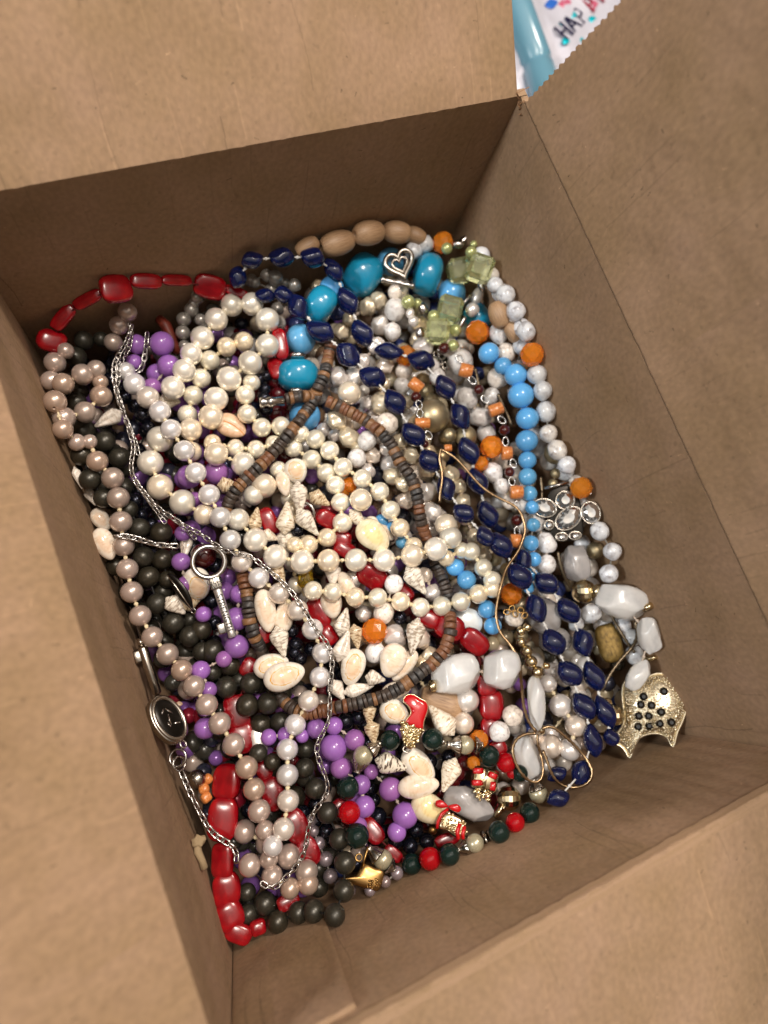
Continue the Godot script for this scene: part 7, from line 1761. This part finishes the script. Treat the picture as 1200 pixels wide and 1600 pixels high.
			[[156.6,67.6,114.8], [158.3,67.8,116.5], [159.8,68,118.4], [161.2,68.1,120.3], [162.3,68.1,122.4], [163.3,68.1,124.6], [164.2,68,126.9], [165,68,129.1], [165.8,67.9,131.4], [166.7,67.9,133.7], [167.6,67.8,135.9], [168.6,67.8,138], [169.8,67.9,140.1], [171.2,68,142.1], [172.7,68.1,144], [174.3,68.2,145.8], [175.9,68.4,147.5], [177.5,68.7,149.3], [179,68.9,151.1], [180.1,69.1,153.2], [180.7,69.2,155.4], [180.9,69.2,157.7], [180.6,69.2,160], [180.1,69.2,162.3], [179.1,69.2,164.5], [177.7,69.1,166.4], [176.1,69,168.2], [174.3,68.9,170], [172.4,68.9,171.6], [170.3,68.8,173], [168.2,68.7,174.2], [166,68.7,175.5], [164,68.7,176.8], [162.1,68.8,178.5], [160.4,69.1,180.3], [158.8,69.3,182.1], [157.2,69.4,183.9], [155.8,69.2,185.8], [154.6,68.9,187.7], [153.3,68.6,189.6], [152.1,68.4,191.6], [151.1,68.2,193.6], [150.4,68.1,195.7], [149.9,68,197.9], [149.6,68,200.1], [149.6,68.1,202.3], [150,68.3,204.4], [150.7,68.6,206.5], [151.2,68.9,208.6], [151.6,69.3,210.8], [151.7,69.8,212.9], [151.5,70.4,215], [151,71.1,217.1], [150.4,71.2,219.1], [149.9,70.7,221.3], [149.6,69.7,223.6], [149.2,68.9,225.8], [148.8,68.2,228], [148.3,67.7,230.2], [147.7,67.3,232.3], [147.2,66.9,234.5], [146.9,66.7,236.7], [146.7,66.5,238.9], [146.6,66.3,241], [146.8,66.3,243.2], [147.3,66.3,245.3], [148,66.7,247.3]]]},
		{"name": "gold_snake_chain", "label": "flat gold snake chain looped into an oval over the frosted nugget at the near corner", "group": "gold snake chains", "kind": "snake", "look": "gold_chain", "half": 1.12, "pitch": 2, "gauge": 0.4, "runs": [
			[[147.1,68.2,247.6], [145.3,67.2,247], [143.4,66.4,246.5], [141.3,65.7,246.5], [139.3,65.1,246.9], [137.6,64.7,247.9], [136.2,64.4,249.4], [135.3,64.3,251.2], [134.8,64.3,253.2], [134.6,64.3,255.3], [134.6,64.4,257.4], [134.8,64.5,259.4], [135.4,64.7,261.5], [136.2,64.6,263.4], [137.5,64.6,265.2], [139,64.8,266.4], [140.8,64.9,266.8], [142.6,64.9,266.2], [144.1,64.7,264.9], [145.2,64.4,263.2], [146.1,63.9,261.4], [146.8,63.3,259.5], [147.3,62.8,257.5], [147.5,63.2,255.3], [147.7,63.5,253.1], [148.3,63.6,251.1], [149.2,63.6,249.3]],
			[[151.7,63.7,248.2], [153.8,64.3,248], [155.6,64.7,248.5], [157.2,65.1,249.8], [158.4,65.3,251.6], [159.5,65.5,253.6], [160.5,65.6,255.6], [161.6,65.7,257.6], [162.5,65.8,259.7], [163.3,66,261.8], [164,66.2,263.8], [164.5,66.6,265.9], [164.8,67.2,267.9], [164.7,67.9,269.8], [164.4,68.4,271.7], [163.5,68.4,273.5], [162.2,68,274.9], [160.5,67.1,275.9], [158.6,66.1,276.3], [156.6,65.2,276.2], [154.6,64.5,275.6], [152.7,64.1,274.6], [151.1,63.7,273.2], [149.8,63.5,271.5], [149,63.5,269.5], [148.6,63.4,267.3], [148.5,63.4,265.2], [148.6,63.3,263], [148.8,63.1,260.8], [148.9,62.9,258.7], [149,62.7,256.5]]]},
		{"name": "gold_snake_chain", "label": "old brass snake chain strands among the frosted nuggets by the gold studded pendant", "group": "gold snake chains", "kind": "snake", "look": "dull_chain", "half": 1.38, "pitch": 2, "gauge": 0.4, "runs": [
			[[196.3,58.5,178.8], [195.8,58.2,181.4], [195.4,57.8,184.1], [195.2,57.2,186.8], [195.3,56.5,189.4], [195.8,55.6,192.2], [196.6,54.3,194.9], [197.5,53.3,197.7]],
			[[209,57.5,205.8], [208.9,57.7,208.2], [208.9,57.8,210.5], [209,57.9,212.9], [209.1,58,215.3], [209.2,58.1,217.7], [209.4,58.2,220.1], [209.6,58.3,222.4], [209.8,58.5,224.7], [210.1,58.7,227.1], [210.5,58.7,229.4], [211,58.7,231.8], [211.6,58.7,234.1], [211.9,59.3,236.2]],
			[[218.1,60.5,222.6], [217.6,60.6,224.9], [216.9,60.8,227.1], [215.6,61.2,229.1], [214,61.1,230.8], [212.1,60.8,232.4], [210.1,60.3,233.6], [208,59.7,234.7], [205.8,59.2,235.7], [203.5,58.8,236.7], [201.3,58.6,237.8], [199.1,58.3,239], [197,58.1,240.2], [194.9,57.9,241.6], [193,57.7,243], [191.1,57.4,244.5], [189.3,57,246.1]],
			[[212.9,66.2,132], [212.8,66,135], [212.6,65.8,137.9], [213,64.7,140.8], [212.9,64.4,143.7], [212.9,64.3,146.7]],
			[[202.5,60.6,142.1], [201.8,60.1,144.9], [201,59.8,147.7], [199.9,59.6,150.4], [198.4,59.5,152.9], [196.7,59.3,155.4], [195.1,58.8,157.7]],
			[[193.9,58.9,79.4], [193.8,58.1,82.2], [193.5,57.5,85], [193.2,56.9,87.9], [192.9,56.3,90.7], [192.7,55.5,93.6]],
			[[199.8,59.3,95.6], [200.2,58.7,98.4], [200.6,58.2,101.2], [200.9,57.8,104], [201.1,57.4,106.9], [201.3,57,109.8], [201.4,56.5,112.7]]]},
	]

func traced_spots() -> Dictionary:
	return {
		"key": [[41.8,58.2,127.6], [-0.46,-0.48,-0.53,0.52], 0.28],
		"leaf": [[26.7,51.9,134.7], [-0.34,-0.52,-0.31,0.71], 0.28],
		"pendant": [[6.2,59.2,183], [0.71,0.26,0.57,-0.32], 0.26],
		"rod": [[4.3,47.3,161.7], [0.51,0.47,0.53,-0.48], 0.27],
		"ring": [[4.2,50,199.3], [0.45,0.57,0.57,-0.38], 0.26],
		"heart": [[176.4,62.7,19.2], [-0.58,-0.1,0.11,0.8], 0.32],
		"toggle_bar": [[171.8,61.8,26.9], [-0.54,-0.25,-0.11,0.8], 0.32],
		"brooch": [[205.9,65.4,163.1], [-0.64,-0.27,0,0.72], 0.31],
		"fish": [[209.9,60.2,260.6], [-0.72,-0.29,0.03,0.63], 0.3],
		"stocking": [[101,65,218.8], [-0.71,-0.19,-0.09,0.67], 0.27],
		"gift": [[119.8,61.3,257], [-0.7,-0.29,-0.15,0.63], 0.28],
		"bow": [[99.4,62.7,262], [-0.71,-0.28,-0.16,0.62], 0.27],
		"gold_bird": [[59.2,56.3,271.6], [-0.75,-0.17,-0.12,0.63], 0.26],
		"white_disc": [[141.6,54.4,193.3], [-0.69,-0.2,-0.06,0.69], 0.3],
		"brass_oval": [[204.9,53.3,228.4], [-0.39,-0.63,-0.44,0.51], 0.31],
		"clasp": [[92.6,54.8,65.3], [-0.62,-0.11,-0.05,0.77], 0.3],
		"cord_end": [[1.8,60.1,234.6], [0.51,0.55,0.52,-0.42], 0.25],
		"silver_round": [[8.1,44.3,210.8], [-0.72,-0.13,-0.16,0.66], 0.27],
		"coral": [[58.4,39.9,12], [-0.49,-0.35,-0.44,0.67], 0.31],
		"orange_chip": [[10.2,43.9,216], [0.44,0.58,0.56,-0.38], 0.27],
		"yellow_bead": [[78.7,53.9,148.4], [0.32,0.61,0.61,-0.39], 0.29],
		"grey_ring": [[89.2,56.4,120.3], [-0.32,-0.56,-0.32,0.7], 0.29],
		"bronze_bead": [[40.7,45.9,122.2], [-0.61,-0.29,-0.31,0.67], 0.29],
		"filigree": [[182.3,50.9,68.6], [-0.38,-0.51,-0.47,0.61], 0.32],
		"filigree_gold": [[162,63.9,196.6], [-0.67,-0.28,-0.11,0.68], 0.29],
		"stone_brown": [[116.5,53.1,221.8], [-0.67,-0.31,-0.19,0.65], 0.29],
		"chip_pink": [[36.8,46.5,206.4], [0.47,0.55,0.52,-0.44], 0.27],
		"gold_bells": [[92.3,53,268.6], [-0.74,-0.19,-0.09,0.64], 0.27],
		"hoop": [[14.3,44.8,210.4], [-0.72,-0.13,-0.16,0.66], 0.27],
	}
